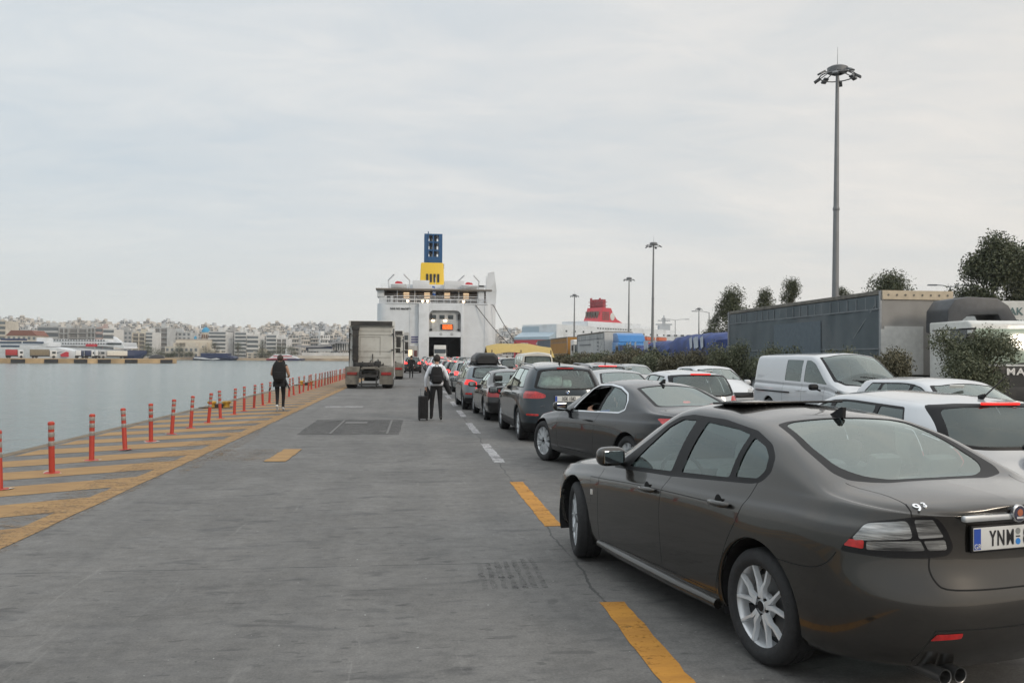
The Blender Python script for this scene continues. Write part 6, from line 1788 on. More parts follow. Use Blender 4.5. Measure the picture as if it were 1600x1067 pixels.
        b = MB(); b.cyl((s*.98, 2.2, .62), (s*.98, 3.3, .62), .30, n=16); b.build('fuel_tank', M_GREYP, root, smooth=40)
    return root
tu = tractor_unit('white lorry tractor unit without trailer, seen from behind at the quay line', (-2.42, 44.0))
tu2 = dup(tu, (-2.15, 61.5, 0), 0, 'second white lorry tractor unit standing beyond the first one')
def cab_front(name, label, loc, rz, body, W=2.45, H=3.0, L=2.2, glassm=None, grille=None, roof=None, cat='lorry', group=None, z0=.95, ws=(.55, .93), words=None, black=M_CHAS):
    """lorry cab facing -y; x to the right as seen, origin under the cab's front"""
    root = thing(name, label, cat, (*loc, 0), rz, group)
    hw = W/2; zb, zt = z0+(H-z0)*ws[0], z0+(H-z0)*ws[1]
    b = MB(); b.prism([(0.02, z0-.35), (0.0, zb-.1), (.10, zb), (.38, H-.10), (.55, H), (L, H), (L, z0-.1), (.5, z0-.35)], 'x', -hw, hw)
    cab = b.build('cab', body, root, recalc=True); bmesh_bevel(cab, .10, 3)
    sl = Vector((0, .28, H-.10-zb)).normalized()
    ang = math.atan2(.28, H-.10-zb)
    b = MB(); mid = (zb+zt)/2; b.box((0, .10+(mid-zb)*.28/(H-.10-zb)-.012, mid), (W-.16, .03, (zt-zb)*.97), bev=.012, rot=Matrix.Rotation(-ang, 3, 'X')); b.build('windscreen', glassm or M_GLASSD, cab, smooth=40)
    for s in (-1, 1):
        b = MB(); b.prism([(.30, zb-.12), (1.35, zb-.02), (1.35, zt-.05), (.55, zt-.02)], 'x', s*(hw+.004)-.008, s*(hw+.004)+.008); b.build('side_window', M_GLASSD, cab, recalc=True)
        b = MB(); b.box((s*(hw+.16), .12, mid+.05), (.24, .12, .62), bev=.04); b.tube([(s*(hw-.05), .2, zt), (s*(hw+.14), .12, mid+.3)], .025, n=5); b.build('door_mirror', M_CHAS, cab, smooth=50)
        b = MB(); b.box((s*(hw-.3), -.02, z0-.22), (.42, .08, .20), bev=.03); b.build('headlight', M_LAMPC, cab, smooth=40)
        lorry_wheel(root, s*(hw-.18), 1.1, .5, .3)
    b = MB(); b.box((0, -.015, z0+.28), (W*.80, .05, .50), bev=.02); b.box((0, -.035, zb-.16), (W*.8, .03, .05)); g = b.build('grille', grille or M_CHAS, cab, smooth=40)
    b = MB(); b.box((0, -.02, z0-.28), (W-.04, .16, .42), bev=.05); b.build('bumper', black, cab, smooth=40)
    b = MB(); b.tube([(-.9, .03, zb+.04), (.0, -.02, zb+.10)], .018, n=5); b.tube([(0, .03, zb+.04), (.9, -.02, zb+.10)], .018, n=5); b.build('wiper', M_CHAS, cab)
    if words: lettering(words, .26, M_CHR, facing((0, -.075, z0+.36), (1, 0, 0), (0, 0, 1)), g, depth=.01, bold=.01, sx=1.35, spacing=1.25)
    if roof:
        b = MB(); b.prism([(.45, H), (.95, H+roof*.75), (1.5, H+roof), (L+.1, H+roof), (L+.1, H)], 'x', -hw+.08, hw-.08); r = b.build('roof_deflector', body, cab, recalc=True); bmesh_bevel(r, .08)
    return root, cab
def curtain_trailer(label, loc, ln, side, frontm, W=2.5, z0=1.15, H=4.0, header=None, rz=0.0, marks=None):
    """semi-trailer pointing -y; origin at its front left foot"""
    root = thing('semi_trailer', label, 'trailer', (*loc, 0), rz)
    b = MB()
    G = []; n = int(ln*6)
    for z in np.linspace(z0, H-.16, 9):
        G.append([Vector((.012*math.sin(k*1.05)+.012*math.sin(k*.31+z), ln*k/n, z)) for k in range(n+1)])
    b.grid(G); b.box((W/2+.02, ln/2, (z0+H)/2), (W-.10, ln-.06, H-z0-.3), m=0)
    b.build('side_curtain', side, root, smooth=60)
    b = MB(); b.box((W/2, ln/2, H-.07), (W+.02, ln+.04, .14), bev=.02); b.build('roof_rail', M_GRIME, root)
    b = MB(); b.box((W/2, -.04, (z0+H)/2-.02), (W, .08, H-z0-.1), bev=.01); fr = b.build('front_wall', frontm, root)
    for x in (0, W):
        for y in (-.02, ln): 
            b = MB(); b.box((x, y, (z0+H)/2), (.10, .10, H-z0-.06)); b.build('corner_post', M_STEEL, root)
    if header:
        b = MB(); b.box((W/2, -.10, H-.16), (W, .05, .30)); hd = b.build('front_header', header, fr)
        b = MB()
        for k in range(8): b.lathe([(0, .01), (.035, .01), (.035, 0)], Matrix.Translation((.2+k*.3, -.13, H-.16)) @ Matrix.Rotation(math.pi/2, 4, 'X'), n=8)
        b.build('eyelet', M_GRIME, hd)
        b = MB(); b.box((W*.30, -.095, z0+.85), (W*.55, .04, 1.6)); b.box((.2, -.1, z0+.8), (.5, .04, 1.5)); b.build('lower_panel', mat('pale panel', (.50, .50, .48), .6, var=.1), fr)
    b = MB()
    for k in range(int(ln/.62)): b.box((-.012, .3+k*.62, H-.42), (.018, .055, .42)); 
    for z in (H-.62, z0+.9): b.box((-.014, ln/2, z), (.016, ln-.2, .05))
    b.box((-.014, 1.0, H-1.0), (.012, 1.9, .04), rot=Matrix.Rotation(R(-38), 3, 'X'))
    b.build('curtain_strap', mat('curtain strap', (.155, .17, .18), .7), root)
    if marks: marks(root, ln, H)
    b = MB(); b.box((W/2, ln/2, z0-.08), (W, ln, .18)); b.box((.06, ln/2, z0-.45), (.05, ln*.5, .5))
    for x in (.5, W-.5): b.box((x, ln/2, z0-.28), (.16, ln-.6, .3))
    for y in (2.4,): b.box((.5, y, .55), (.14, .14, 1.0)); b.box((W-.5, y, .55), (.14, .14, 1.0))
    b.build('chassis', M_CHAS, root)
    for k in range(3):
        for x in (.25, W-.25): lorry_wheel(root, x, ln-1.6-1.35*k, .5, .36)
    return root
M_CURT = mat('slate curtain', (.085, .105, .115), .75, var=.18, scale=.8, dirt=(.13, .14, .145))
M_BEIGE = mat('beige header', (.50, .42, .31), .7, var=.1)
M_FRW = mat('weathered front panel', (.26, .25, .235), .7, var=.12, scale=1.5)
def patch(root, ln, H):
    b = MB(); b.box((-.03, 6.2, 2.2), (.01, 4.2, 1.9)); b.build('curtain_patch', mat('blue grey patch', (.098, .125, .145), .75, var=.1), root)
curtain_trailer('long slate grey curtain sided trailer behind the white cargo van', (15.35, 26.3), 13.6, M_CURT, M_FRW, header=M_BEIGE, marks=patch)
G_GREEN = mat('pale green cab glass', (.27, .33, .25), .12, coat=.6, var=.25, scale=1.2)
mr, mc = cab_front('lorry', 'white lorry cab with dark roof deflector and pale green windscreen', (17.45, 22.6), R(-2), M_CABW, W=2.45, H=2.88, L=2.5, glassm=G_GREEN, words='MAN', z0=1.0, ws=(.30, .88))
b = MB(); b.prism([(-1.20, 2.55), (-1.18, 3.25), (-.95, 3.58), (-.5, 3.66), (.45, 3.62), (.80, 3.40), (1.12, 2.90), (.55, 2.92), (.45, 3.12), (-.5, 3.08), (-.72, 2.90), (-.95, 2.55)], 'y', 1.55, 2.75)
dfl = b.build('roof_deflector', mat('slate deflector', (.050, .053, .058), .5, var=.15), mc, recalc=True); bmesh_bevel(dfl, .06)
b = MB(); b.box((0, -.03, 1.16), (2.36, .06, .62), bev=.03); b.build('front_panel', M_CHAS, mc)
b = MB()
for s in (-1, 1): b.box((s*1.232, 1.2, 2.62), (.012, 2.2, .03)); b.box((s*1.232, .5, 2.62), (.012, .8, .05)); b.box((s*1.10, 2.2, .75), (.4, 1.6, .7), bev=.08)
b.build('side_trim', M_CHAS, mc)
def text_lorry():
    root = thing('box_lorry', 'white box lorry with a teal band and dark lettering at the right edge', 'lorry', (22.6, 31.0, 0), R(-8))
    b = MB(); b.box((1.9, 4, 2.6), (3.8, 8, 2.9), bev=.03); bx = b.build('cargo_box', M_CABW, root)
    b = MB(); b.box((1.9, -.005, 2.72), (3.8, .02, .40)); b.box((1.9, -.008, 2.45), (3.8, .02, .14)); b.build('teal_band', mat('teal band', (.02, .25, .25), .5), bx)
    ink = mat('sign ink', (.10, .16, .16), .6)
    lettering('MAK AIGIK', .42, ink, facing((1.55, -.02, 3.62), (1, 0, 0), (0, 0, 1)), bx, depth=.004, bold=.006)
    lettering('NATION TRUCK SE', .27, ink, facing((1.6, -.02, 3.20), (1, 0, 0), (0, 0, 1)), bx, depth=.004, bold=.003)
    b = MB(); b.box((1.9, 4, .9), (3.4, 7.6, .4)); b.build('chassis', M_CHAS, root)
    for y in (1.2, 6.4):
        for x in (.3, 3.5): lorry_wheel(root, x, y)
text_lorry()
# lorries farther along the row
M_GCURT = mat('grey curtain', (.38, .39, .39), .7, var=.1, scale=.6)
def gmarks(root, ln, H):
    for k, (y, w) in enumerate(((3.2, .5),)):
        for i in range(5): 
            b = MB(); b.box((-.03, 2.6, 3.4-.34*i), (.01, .6, .12)); b.build('printed_mark', mat('print grey', (.14, .15, .16), .7), root)
    b = MB(); b.box((-.03, 8.5, 2.9), (.01, 5.5, .12)); b.build('printed_line', mat('print grey', (.14, .15, .16), .7), root)
curtain_trailer('pale grey printed curtain trailer beyond the blue cab', (16.6, 73.0), 12.5, M_GCURT, mat('off white panel', (.5, .5, .48), .6), marks=gmarks)
M_CABBL = mat('cab blue', (.015, .16, .42), .4, coat=.4, var=.1)
cab_front('lorry', 'bright blue lorry cab in front of the pale grey trailer', (18.3, 69.3), 0, M_CABBL, W=2.5, H=3.0, L=2.6, roof=.8, z0=1.0, ws=(.35, .88), glassm=M_NAVY)
M_ORG = mat('ochre tarpaulin', (.34, .17, .04), .8, var=.15)
curtain_trailer('ochre brown tarpaulin trailer between white cabs', (17.0, 93.5), 12.0, M_ORG, M_ORG)
cab_front('lorry', 'white lorry cab just ahead of the ochre trailer', (18.3, 89.8), 0, M_CABW, H=3.6, z0=1.0, ws=(.45, .8))
curtain_trailer('blue grey trailer behind the ochre one', (17.3, 107), 12.0, mat('blue grey curtain', (.10, .12, .15), .7), M_GCURT)
M_TBLUE = mat('blue tarpaulin', (.012, .035, .15), .6, var=.4, scale=1.6, bump=1.0, bscale=2.2)
def tarp_lorry(label, loc, ln, h, seed):
    root = thing('covered_lorry', label, 'lorry', (*loc, 0), 0, 'lorries under blue tarpaulins')
    rg = random.Random(seed); b = MB(); G = []; n = 16
    for k in range(n+1):
        y = ln*k/n; top = h-.12*math.sin(math.pi*k*1.5/4)**2-.35*(k in (0, n))
        prof = [(-.06, 1.2), (-.04, 2.0), (0, top-.25), (.25, top), (1.25, top+.12), (2.25, top), (2.5, top-.25), (2.54, 2.0), (2.56, 1.2)]
        G.append([Vector((x+rg.uniform(-.05, .05), y+rg.uniform(-.1, .1), z+rg.uniform(-.05, .05))) for x, z in prof])
    b.grid(G)
    for g in (G[0], G[-1]): b.bm.faces.new([b.bm.verts.new(p) for p in g])
    b.build('tarpaulin', M_TBLUE, root, smooth=50, recalc=True)
    b = MB()
    for k in range(4):
        y = rg.uniform(.6, ln-.6); b.quad([(-.10, y, 2.9), (-.10, y+.5, 2.8), (-.11, y+.3, 2.2), (-.11, y-.1, 2.3)])
    b.build('tarpaulin_print', mat('tarpaulin print', (.42, .46, .52), .7), root)
    b = MB(); b.box((1.25, ln/2, 1.0), (2.4, ln, .4)); b.build('chassis', M_CHAS, root)
    for y in (1, ln-1.2):
        for x in (.2, 2.3): lorry_wheel(root, x, y)
tarp_lorry('blue tarpaulin lorry with a peaked cover nearest the grey trailer', (15.5, 42.5), 7.5, 3.0, 1)
tarp_lorry('low blue tarpaulin lorry in the middle of the covered row', (15.8, 51.8), 5.5, 2.75, 2)
tarp_lorry('blue tarpaulin lorry with pale print next to the blue cab', (16.3, 59.5), 4.5, 2.5, 3)
# the lorry inside the ferry, seen through the car door
cab_front('lorry', 'white lorry cab coming out of the ferry door', (4.75, 167.2), 0, M_CABW, W=2.4, H=3.9, L=3.0, z0=1.1, ws=(.40, .72), black=M_CABW)
# yellow awning by the queue
def awning():
    root = thing('canopy', 'yellow fabric canopy on posts beyond the cream camper van', 'canopy', (9.3, 76.0, 0))
    b = MB(); G = []
    for x in np.linspace(-3.0, 3.0, 13):
        G.append([Vector((x, y, 2.92-.035*(abs(x+.4))**2-.42*abs(y)+.04*math.sin(x*2.4+y))) for y in np.linspace(-2, 2, 7)])
    b.grid(G); b.build('awning_fabric', mat('yellow fabric', (.42, .30, .09), .7, var=.12), root, smooth=60)
    for x in (-2.6, 0, 2.7):
        for y in (-1.8, 1.8):
            b = MB(); b.cyl((x, y, 0), (x, y, 2.3), .05, n=8); b.build('post', M_BROWN, root)
    b = MB(); b.box((0, .5, .5), (3.6, .8, 1.0), bev=.03); b.build('counter', M_BROWN, root)
awning()

# ---------------------------------------------------------------- the ships behind the lorries
def red_ship():
    d = 540.0; p = far(803, d); a = R(48)
    root = thing('ferry', 'white ferry with a red hull and large red funnel behind the lorries', 'ferry', (p.x, p.y, WATER_Z), -YAW-R(41.6))
    k = lambda y, dd=d: zat(835, y, dd)-WATER_Z
    W, Ln = 30, 195; z = 3.5
    # local x to the right along the stern, y forward
    b = MB(); b.prism([(0, 0), (W, 0), (W, Ln*.85), (W/2, Ln), (0, Ln*.85)], 'z', 0, 14.4); b.build('hull', M_SHIPR, root, recalc=True)
    b = MB(); b.prism([(0.3, 8), (W+.2, 6), (W+.2, Ln*.8), (W/2, Ln*.9), (.3, Ln*.8)], 'z', 14.4, 23.8); b.build('superstructure', M_WHITE, root, recalc=True)
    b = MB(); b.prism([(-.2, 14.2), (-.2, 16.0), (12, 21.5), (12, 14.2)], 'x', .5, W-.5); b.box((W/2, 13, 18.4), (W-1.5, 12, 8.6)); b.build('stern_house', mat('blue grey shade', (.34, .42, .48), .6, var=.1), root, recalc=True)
    b = MB(); rail(b, [(1, 8, 22.6), (W-1, 8, 22.6), (W-1, 40, 23.8), (W-1, 120, 23.8)], 1.6, 2, .12, 5); b.build('deck_rail', M_WHITE, root)
    for y in range(16, 150, 9):
        for zz in (19.8, ) : unit('window', M_GLASSD, root, (W+.25, y, zz), (.2, 1.6, 1.2))
    for y in range(50, 90, 3): unit('window', M_GLASSD, root, (W+.25, y, 22.6), (.2, 1.6, .8))
    b = MB(); b.box((W/2-1, 78, 25.6), (W-8, 64, 3.6)); b.build('upper_house', M_WHITE, root)
    b = MB(); b.prism([(62, 27.3), (92, 27.3), (84, 30.0), (79, 34.5), (77, 37.5), (67, 37.5), (65.5, 33.5)], 'x', 9, W-8); f = b.build('funnel', M_SHIPR, root, recalc=True)
    b = MB()
    for i in range(4):
        for j in range(4): b.box((W-7.9, 67.3+i*2.1, 29.6+1.5*j), (.3, 1.3, 1.0))
    for i in range(5): b.box((10.6+2.2*i, 64.6, 32), (1.3, 2.0, 5.5))
    b.build('funnel_louvre', M_BROWN, f)
    b = MB()
    for i in range(6): b.cyl((10+1.9*i, 70+(i%2)*2.5, 37), (10+1.9*i, 70+(i%2)*2.5, 44.5-(i%3)*.8), .8, n=8)
    b.box((14.8, 71.3, 40.2), (11, 3.5, 6.4))
    for zz in (39.2, 41.6): b.box((14.8, 71.3, zz), (12.2, 5.6, .3))
    b.build('exhaust_stack', mat('red lattice', (.33, .03, .04), .6), f)
    b = MB(); b.lathe([(0, .3), (2.3, .3), (2.7, 0)], Matrix.Translation((W-7.9, 78.5, 31.6)) @ Matrix.Rotation(math.pi/2, 4, 'Y'), n=20); b.build('funnel_badge', M_CABW, f)
    for y in (112, 128):
        b = MB(); b.box((W+1.2, y, 16.8), (3.0, 11, 2.6), bev=.8); b.build('lifeboat', mat('boat orange', (.55, .12, .04), .5), root, smooth=50)
        b = MB(); b.box((W+1.3, y, 18.6), (2.8, 10, 1.0), bev=.4); b.build('lifeboat_canopy', M_WHITE, root)
    fc = facing((9.2, -.08, 8.9), (1, 0, 0), (0, 0, 1))
    lettering('FESTOS', 1.9, M_CABW, facing((9, -.1, 11.5), (1, 0, 0), (0, 0, 1)), root, depth=.05, bold=.05)
    lettering('PALACE', 1.9, M_CABW, facing((22, -.1, 11.5), (1, 0, 0), (0, 0, 1)), root, depth=.05, bold=.05)
    lettering('CRETE', 1.7, M_CABW, facing((21.6, -.1, 8.6), (1, 0, 0), (0, 0, 1)), root, depth=.05, bold=.05)
    return root
red_ship()
def white_ship():
    d = 620.0; p = far(1020, d)
    root = thing('ferry', 'white ferry with a radar mast and orange lifeboats right of the red funnel', 'ferry', (p.x, p.y, WATER_Z), -YAW)
    k = d/FPX; Z = lambda y: zat(1030, y, d)-WATER_Z
    b = MB(); b.box((30, 10, Z(535)/2), (90, 20, Z(535))); b.box((32, 10, (Z(535)+Z(523))/2), (80, 18, Z(523)-Z(535))); b.box((-4, 10, Z(520)), (24, 16, 5)); b.build('hull', M_WHITE, root)
    b = MB(); b.box((10, 10, Z(514)), (8, 8, 6)); b.box((10, 10, Z(508)), (2, 2, 12)); b.box((10, 10, Z(506)), (12, 3, 1)); b.box((10, 10, Z(500)), (9, 2, .8)); b.tube([(10, 10, Z(504)), (10, 10, Z(492))], .5, n=6); b.build('radar_mast', mat('mast grey', (.38, .40, .42), .6), root)
    for x in (0, 14, 60): unit('lifeboat', mat('boat orange', (.55, .12, .04), .5), root, (x-18, -.8, Z(526.5)), (11, 3, 2.2))
    for x in np.arange(-8, 70, 5): unit('window', M_GLASSD, root, (x, .9, Z(524)), (2.4, .3, 1.2))
white_ship()
b = MB(); b.box((0, 0, 9), (200, 30, 21)); o = b.build('harbour_shed', M_W3); o.location = far(985, 760); o.rotation_euler = (0, 0, -YAW); tag(o, 'grey harbour building far behind the ferries at right', 'building')
# ---------------------------------------------------------------- posts, bollards, masts, trees
def lane_posts():
    mo, mw = mat('orange post', (.40, .045, .026), .55, var=.15, scale=3), mat('grey reflective band', (.26, .24, .22), .4, var=.2, scale=12)
    def proto():
        root = thing('lane_post', '', 'bollard', (0, 0, 0))
        b = MB(); b.lathe([(.040, 0), (.040, .70), (.045, .705), (.045, .735), (.03, .75), (0, .752)], n=16); b.lathe([(0, .016), (.10, .014), (.115, .0)], n=16); b.build('post', mo, root, smooth=40)
        for z in (.40, .53, .64):
            b = MB(); b.lathe([(.0405, z), (.0425, z+.003), (.0425, z+.068), (.0405, z+.071)], n=16); b.build('reflective_band', mw, root, smooth=40)
        return root
    p = proto(); random.seed(17); last = None
    for k in range(76):
        s_ = 11.25+1.52*k
        o = p if k == 0 else dup(p)
        o.location = (-5.21+random.uniform(-.03, .03), s_+random.uniform(-.05, .05), 0); o.rotation_euler = (R(random.uniform(-4, 4)), R(random.uniform(-4, 4)), random.uniform(0, 6))
        o['group'] = 'orange lane posts along the quay'
        o['label'] = 'orange plastic post with grey bands in the row along the quay'
    names = ['orange banded post cut by the left edge of the picture', 'whole orange banded post nearest the camera', 'orange banded post second among the whole ones from the camera']
    allp = sorted([o for o in bpy.data.objects if o.name.startswith('lane_post')], key=lambda o: o.location.y)
    for o, n_ in zip(allp, names): o['label'] = n_
    for o in allp[:6]:      # glue and broken base rings at the nearest posts
        b = MB(); random.seed(o.location.y)
        pts = [(.17*math.cos(a)*random.uniform(.6, 1.25), .13*math.sin(a)*random.uniform(.6, 1.3), .006) for a in np.linspace(0, 2*math.pi, 15)[:-1]]
        b.quad(pts); b.build('glue_patch', mat('pale glue', (.48, .42, .36), .8, var=.3), o)
lane_posts()
def mooring_bollard(label, loc, sc=1.0, rz=0.0):
    root = thing('mooring_bollard', label, 'bollard', (*loc, 0), rz); root.scale = (sc*1.1, sc, sc*.62); sc = 1.0
    M_ = mat('rusty yellow', (.42, .24, .03), .7, var=.4, scale=5, dirt=(.10, .045, .02)); M_B = mat('rusty black iron', (.035, .028, .024), .8, var=.3, scale=6, bump=.4)
    for x in (-.34, .34):
        b = MB(); b.lathe([(.17*sc, .02), (.15*sc, .12), (.14*sc, .32), (.20*sc, .42), (.22*sc, .52), (.18*sc, .60), (0, .63)], Matrix.Translation((x*sc, 0, 0)), n=18); b.build('horn', M_, root, smooth=50)
    b = MB(); b.box((0, 0, .03), (1.25*sc, .62*sc, .07), bev=.02); b.box((-.55*sc, -.05, .05), (.75*sc, .35, .08), bev=.03); b.build('base_plate', M_B, root, smooth=40)
    b = MB(); b.box((0, 0, .2), (.6*sc, .12, .3), bev=.04); b.build('web', M_B, root)
mooring_bollard('rusty yellow double mooring bollard at the quay edge nearest the walking backpacker', (-6.3, 28.0), .60, R(8))
mooring_bollard('rusty double mooring bollard behind the far orange posts', (-6.25, 49.0), .7, R(5))
def mast(label, x, ytop, depth, lean=0.0, r=.27, heads=8, ybase=None):
    p = far(x, depth); h = zat(x, ytop, depth)
    root = thing('floodlight_mast', label, 'lamp post', (p.x, p.y, 0), 0)
    root.rotation_euler = (0, R(lean), 0)
    m = mat('mast steel', (.19, .195, .20), .5, .35, var=.1, scale=1)
    b = MB(); b.cyl((0, 0, 0), (0, 0, h*.55), r, r*.72, n=14, caps=False); b.lathe([(r*.76, h*.55-.1), (r*.9, h*.55), (r*.72, h*.55+.25)], n=14); b.cyl((0, 0, h*.55), (0, 0, h), r*.70, r*.42, n=14); b.build('pole', m, root, smooth=40)
    b = MB(); b.lathe([(.4, h-.3), (.75, h-.15), (.8, h+.2), (.55, h+.34), (0, h+.38)], n=18); b.tube([(1.35*math.cos(t), 1.35*math.sin(t), h-.45) for t in np.linspace(0, 2*math.pi, 19)], .05, n=5, caps=False); b.cyl((0, 0, h+.4), (0, 0, h+1.9), .03, .012, n=6); hd = b.build('head_ring', m, root, smooth=40)
    for k in range(heads):
        a = 2*math.pi*k/heads+.2
        b = MB(); rot = Matrix.Rotation(a, 3, 'Z') @ Matrix.Rotation(R(32), 3, 'Y'); b.box((1.5*math.cos(a), 1.5*math.sin(a), h-.35-.25*(k%2)), (.55, .42, .15), bev=.03, rot=rot); b.tube([(.7*math.cos(a), .7*math.sin(a), h-.1), (1.4*math.cos(a), 1.4*math.sin(a), h-.3-.25*(k%2))], .04, n=5); b.build('floodlight', mat('floodlight grey', (.10, .105, .11), .5), hd)
    return root
mast('tall floodlight mast rising behind the slate grey trailer', 1304, 108, 66.0, .62, .30)
mast('floodlight mast right of the red funnel, second tallest', 1019, 381, 172, .55, .34)
mast('slim floodlight mast just behind the blue lorry cab', 982, 435, 246, .3, .36)
mast('far floodlight mast left of the red funnel', 897, 461, 308, .2, .4)
mast('far floodlight mast right of the radar mast', 1092, 482, 390, 0, .42)
def street_lamp(label, x, ytop, depth, arms=(1, -1), ln=1.6):
    p = far(x, depth); h = zat(x, ytop, depth)
    root = thing('street_lamp', label, 'lamp post', (p.x, p.y, 0), -YAW)
    b = MB(); b.cyl((0, 0, 0), (0, 0, h), .10, .06, n=8); b.build('pole', M_STEEL, root, smooth=40)
    for s in arms:
        b = MB(); b.tube([(0, 0, h-.05), (s*ln*.5, 0, h+.12), (s*ln, 0, h+.15)], .04, n=5); b.box((s*(ln+.3), 0, h+.14), (.8, .25, .12), bev=.03); b.build('lamp_arm', M_STEEL, root, smooth=40)
street_lamp('double armed street lamp above the blue tarpaulins', 1055, 500, 150, ln=1.8)
street_lamp('small street lamp at the left of the tall trees', 1108, 488, 110, arms=(-1,))
street_lamp('thin street lamp with curved arms above the beige trailer front', 1485, 448, 75, ln=1.3)
def foliage_mat(name, dark, lite):
    m = bpy.data.materials.new(name); m.use_nodes = True
    t = m.node_tree; n, l = t.nodes.new, t.links.new; b = t.nodes['Principled BSDF']
    g = n('ShaderNodeNewGeometry'); r = n('ShaderNodeValToRGB'); e = r.color_ramp.elements
    e[0].color, e[1].color = (*dark, 1), (*lite, 1)
    l(g.outputs['Random Per Island'], r.inputs[0]); l(r.outputs[0], b.inputs['Base Color']); b.inputs['Roughness'].default_value = .6
    b.inputs['Specular IOR Level'].default_value = .3
    return m
M_OLIVE = foliage_mat('olive foliage', (.040, .050, .026), (.170, .180, .112)); M_BUSH2 = foliage_mat('brownish foliage', (.050, .048, .028), (.170, .155, .100))
M_TREE = foliage_mat('dark tree foliage', (.038, .047, .024), (.110, .118, .064)); M_BARK = mat('bark', (.085, .065, .05), .9, var=.3, scale=8)
def leaves(clumps, n, size, seed, fill=.45):
    rg = np.random.default_rng(seed); w = np.array([c[3]**2 for c in clumps]); w = w/w.sum()
    P = []; F = []
    for i in range(n):
        c = clumps[rg.choice(len(clumps), p=w)]
        d = rg.normal(size=3); d /= np.linalg.norm(d); r = c[3]*rg.random()**fill*rg.uniform(.75, 1.12)
        o = np.array(c[:3])+d*r*np.array([1, 1, c[4] if len(c) > 4 else .8])
        a = rg.normal(size=3)+d*.6; a /= np.linalg.norm(a); u = np.cross(a, rg.normal(size=3)); u /= np.linalg.norm(u); v = np.cross(a, u); s = size*rg.uniform(.6, 1.3)
        k = len(P); P += [tuple(o-u*s), tuple(o-v*s*.42), tuple(o+u*s), tuple(o+v*s*.42)]; F.append((k, k+1, k+2, k+3))
    me = bpy.data.meshes.new('crown'); me.from_pydata(P, [], F); return me
def bush_mesh(seed, w, h, n, size, m):
    rg = random.Random(seed)
    cl = []
    for k in range(15):
        a = rg.uniform(0, 6.28); rr = w*.5*rg.uniform(.1, .78); z = h*rg.uniform(.34, .82)
        cl.append((rr*math.cos(a), rr*math.sin(a), z, w*rg.uniform(.15, .25), .85))
    cl.append((0, 0, h*.58, w*.33, .9))
    me = leaves(cl, n, size, seed); me.materials.append(m)
    b = MB()
    for c in cl:
        p = Vector((rg.uniform(-.1, .1), rg.uniform(-.1, .1), 0)); q = Vector(c[:3]); b.tube([p, p.lerp(q, .5)+Vector((0, 0, .1*h)), q], [.035, .02, .008], n=5)
    o = b.build('stem', M_BARK); st = o.data; bpy.data.objects.remove(o, do_unlink=True)
    return me, st
BUSH = [bush_mesh(1, 2.2, 2.35, 18000, .034, M_OLIVE), bush_mesh(2, 2.1, 2.1, 8000, .046, M_BUSH2), bush_mesh(3, 2.3, 2.2, 8000, .046, M_OLIVE), bush_mesh(4, 2.0, 2.2, 3600, .07, M_BUSH2), bush_mesh(5, 2.2, 2.2, 3600, .07, M_OLIVE)]
def bush(label, x, ytop, depth, wpx, kind, group=None):
    p = far(x, depth); h = zat(x, ytop, depth); me, st = BUSH[kind]
    root = thing('olive_bush', label, 'bush', (p.x, p.y, 0), random.uniform(0, 6), group)
    k = wpx*depth/FPX/2.15; root.scale = (k, k, h/2.2)
    link('crown', me, root); link('stem', st, root)
random.seed(6)
bush('large round olive bush in front of the white lorry cab', 1518, 509, 21.0, 138, 0)
bush('olive bush between the cargo van and the large round bush', 1398, 521, 23.5, 98, 1)
bush('low bush showing over the cargo van roof', 1322, 537, 27, 64, 2)
bush('small bush above the back of the cargo van', 1265, 541, 30, 60, 1)
bush('dark bush left of the cargo van', 1212, 532, 31.5, 72, 2)
bush('broad olive bush at the rear foot of the slate trailer', 1150, 527, 34, 78, 2)
bush('olive bush left of the slate trailer, below its rear post', 1095, 529, 38, 70, 1)
k = 0
g_ = 'olive bushes of the hedge row in front of the lorries'
for x, y, d, w in ((1062, 545, 42, 55), (1025, 540, 46, 58), (995, 541, 50, 54), (985, 536, 58, 40), (965, 545, 55, 54), (940, 546, 60, 50), (918, 547, 66, 46), (900, 548, 72, 40), (882, 550, 80, 38), (872, 553, 90, 34), (1048, 552, 40, 50), (1008, 551, 44, 50), (953, 552, 53, 50), (925, 553, 60, 44), (890, 555, 70, 40)):
    bush('dusty olive bush in the hedge row in front of the far lorries', x, y, d, w, 3+k % 2, g_); k += 1
def tree(label, x, ytop, depth, wpx, seed, kind='broad', n=3000, ybase=None):
    p = far(x, depth); h = zat(x, ytop, depth); w = wpx*1.55*depth/FPX; rg = random.Random(seed)
    root = thing('harbour_tree', label, 'tree', (p.x, p.y, 0), -YAW)
    cl = []; z0 = h*.12
    for k in range(34):
        t = rg.random(); z = z0+(h-z0)*(t*.93+.02); env = (math.sin(math.pi*min(1, .18+t*.80))**.8)*(.9 if kind == 'broad' else .75)
        a = rg.uniform(0, 6.28); rr = w*.5*env*rg.uniform(.15, .80); cl.append((rr*math.cos(a), rr*math.sin(a)*.8, z, w*rg.uniform(.11, .24), 1.0 if kind == 'broad' else 1.5))
    me = leaves(cl, int(n*5), w*.010+.045, seed, .5); me.materials.append(M_TREE); link('crown', me, root)
    b = MB(); b.tube([(0, 0, 0), (.1, 0, h*.3), (0, .1, h*.6), (.05, 0, h*.85)], [h*.022, h*.018, h*.012, h*.005], n=8)
    for c in cl[::2]: b.tube([(0, 0, c[2]*.62), (c[0]*.5, c[1]*.5, c[2]*.85), c[:3]], [h*.009, h*.006, h*.002], n=5)
    b.build('trunk', M_BARK, root, smooth=60)
tree('tall leafy tree at the right edge above the lorry cab', 1552, 372, 72, 108, 1, n=10000)
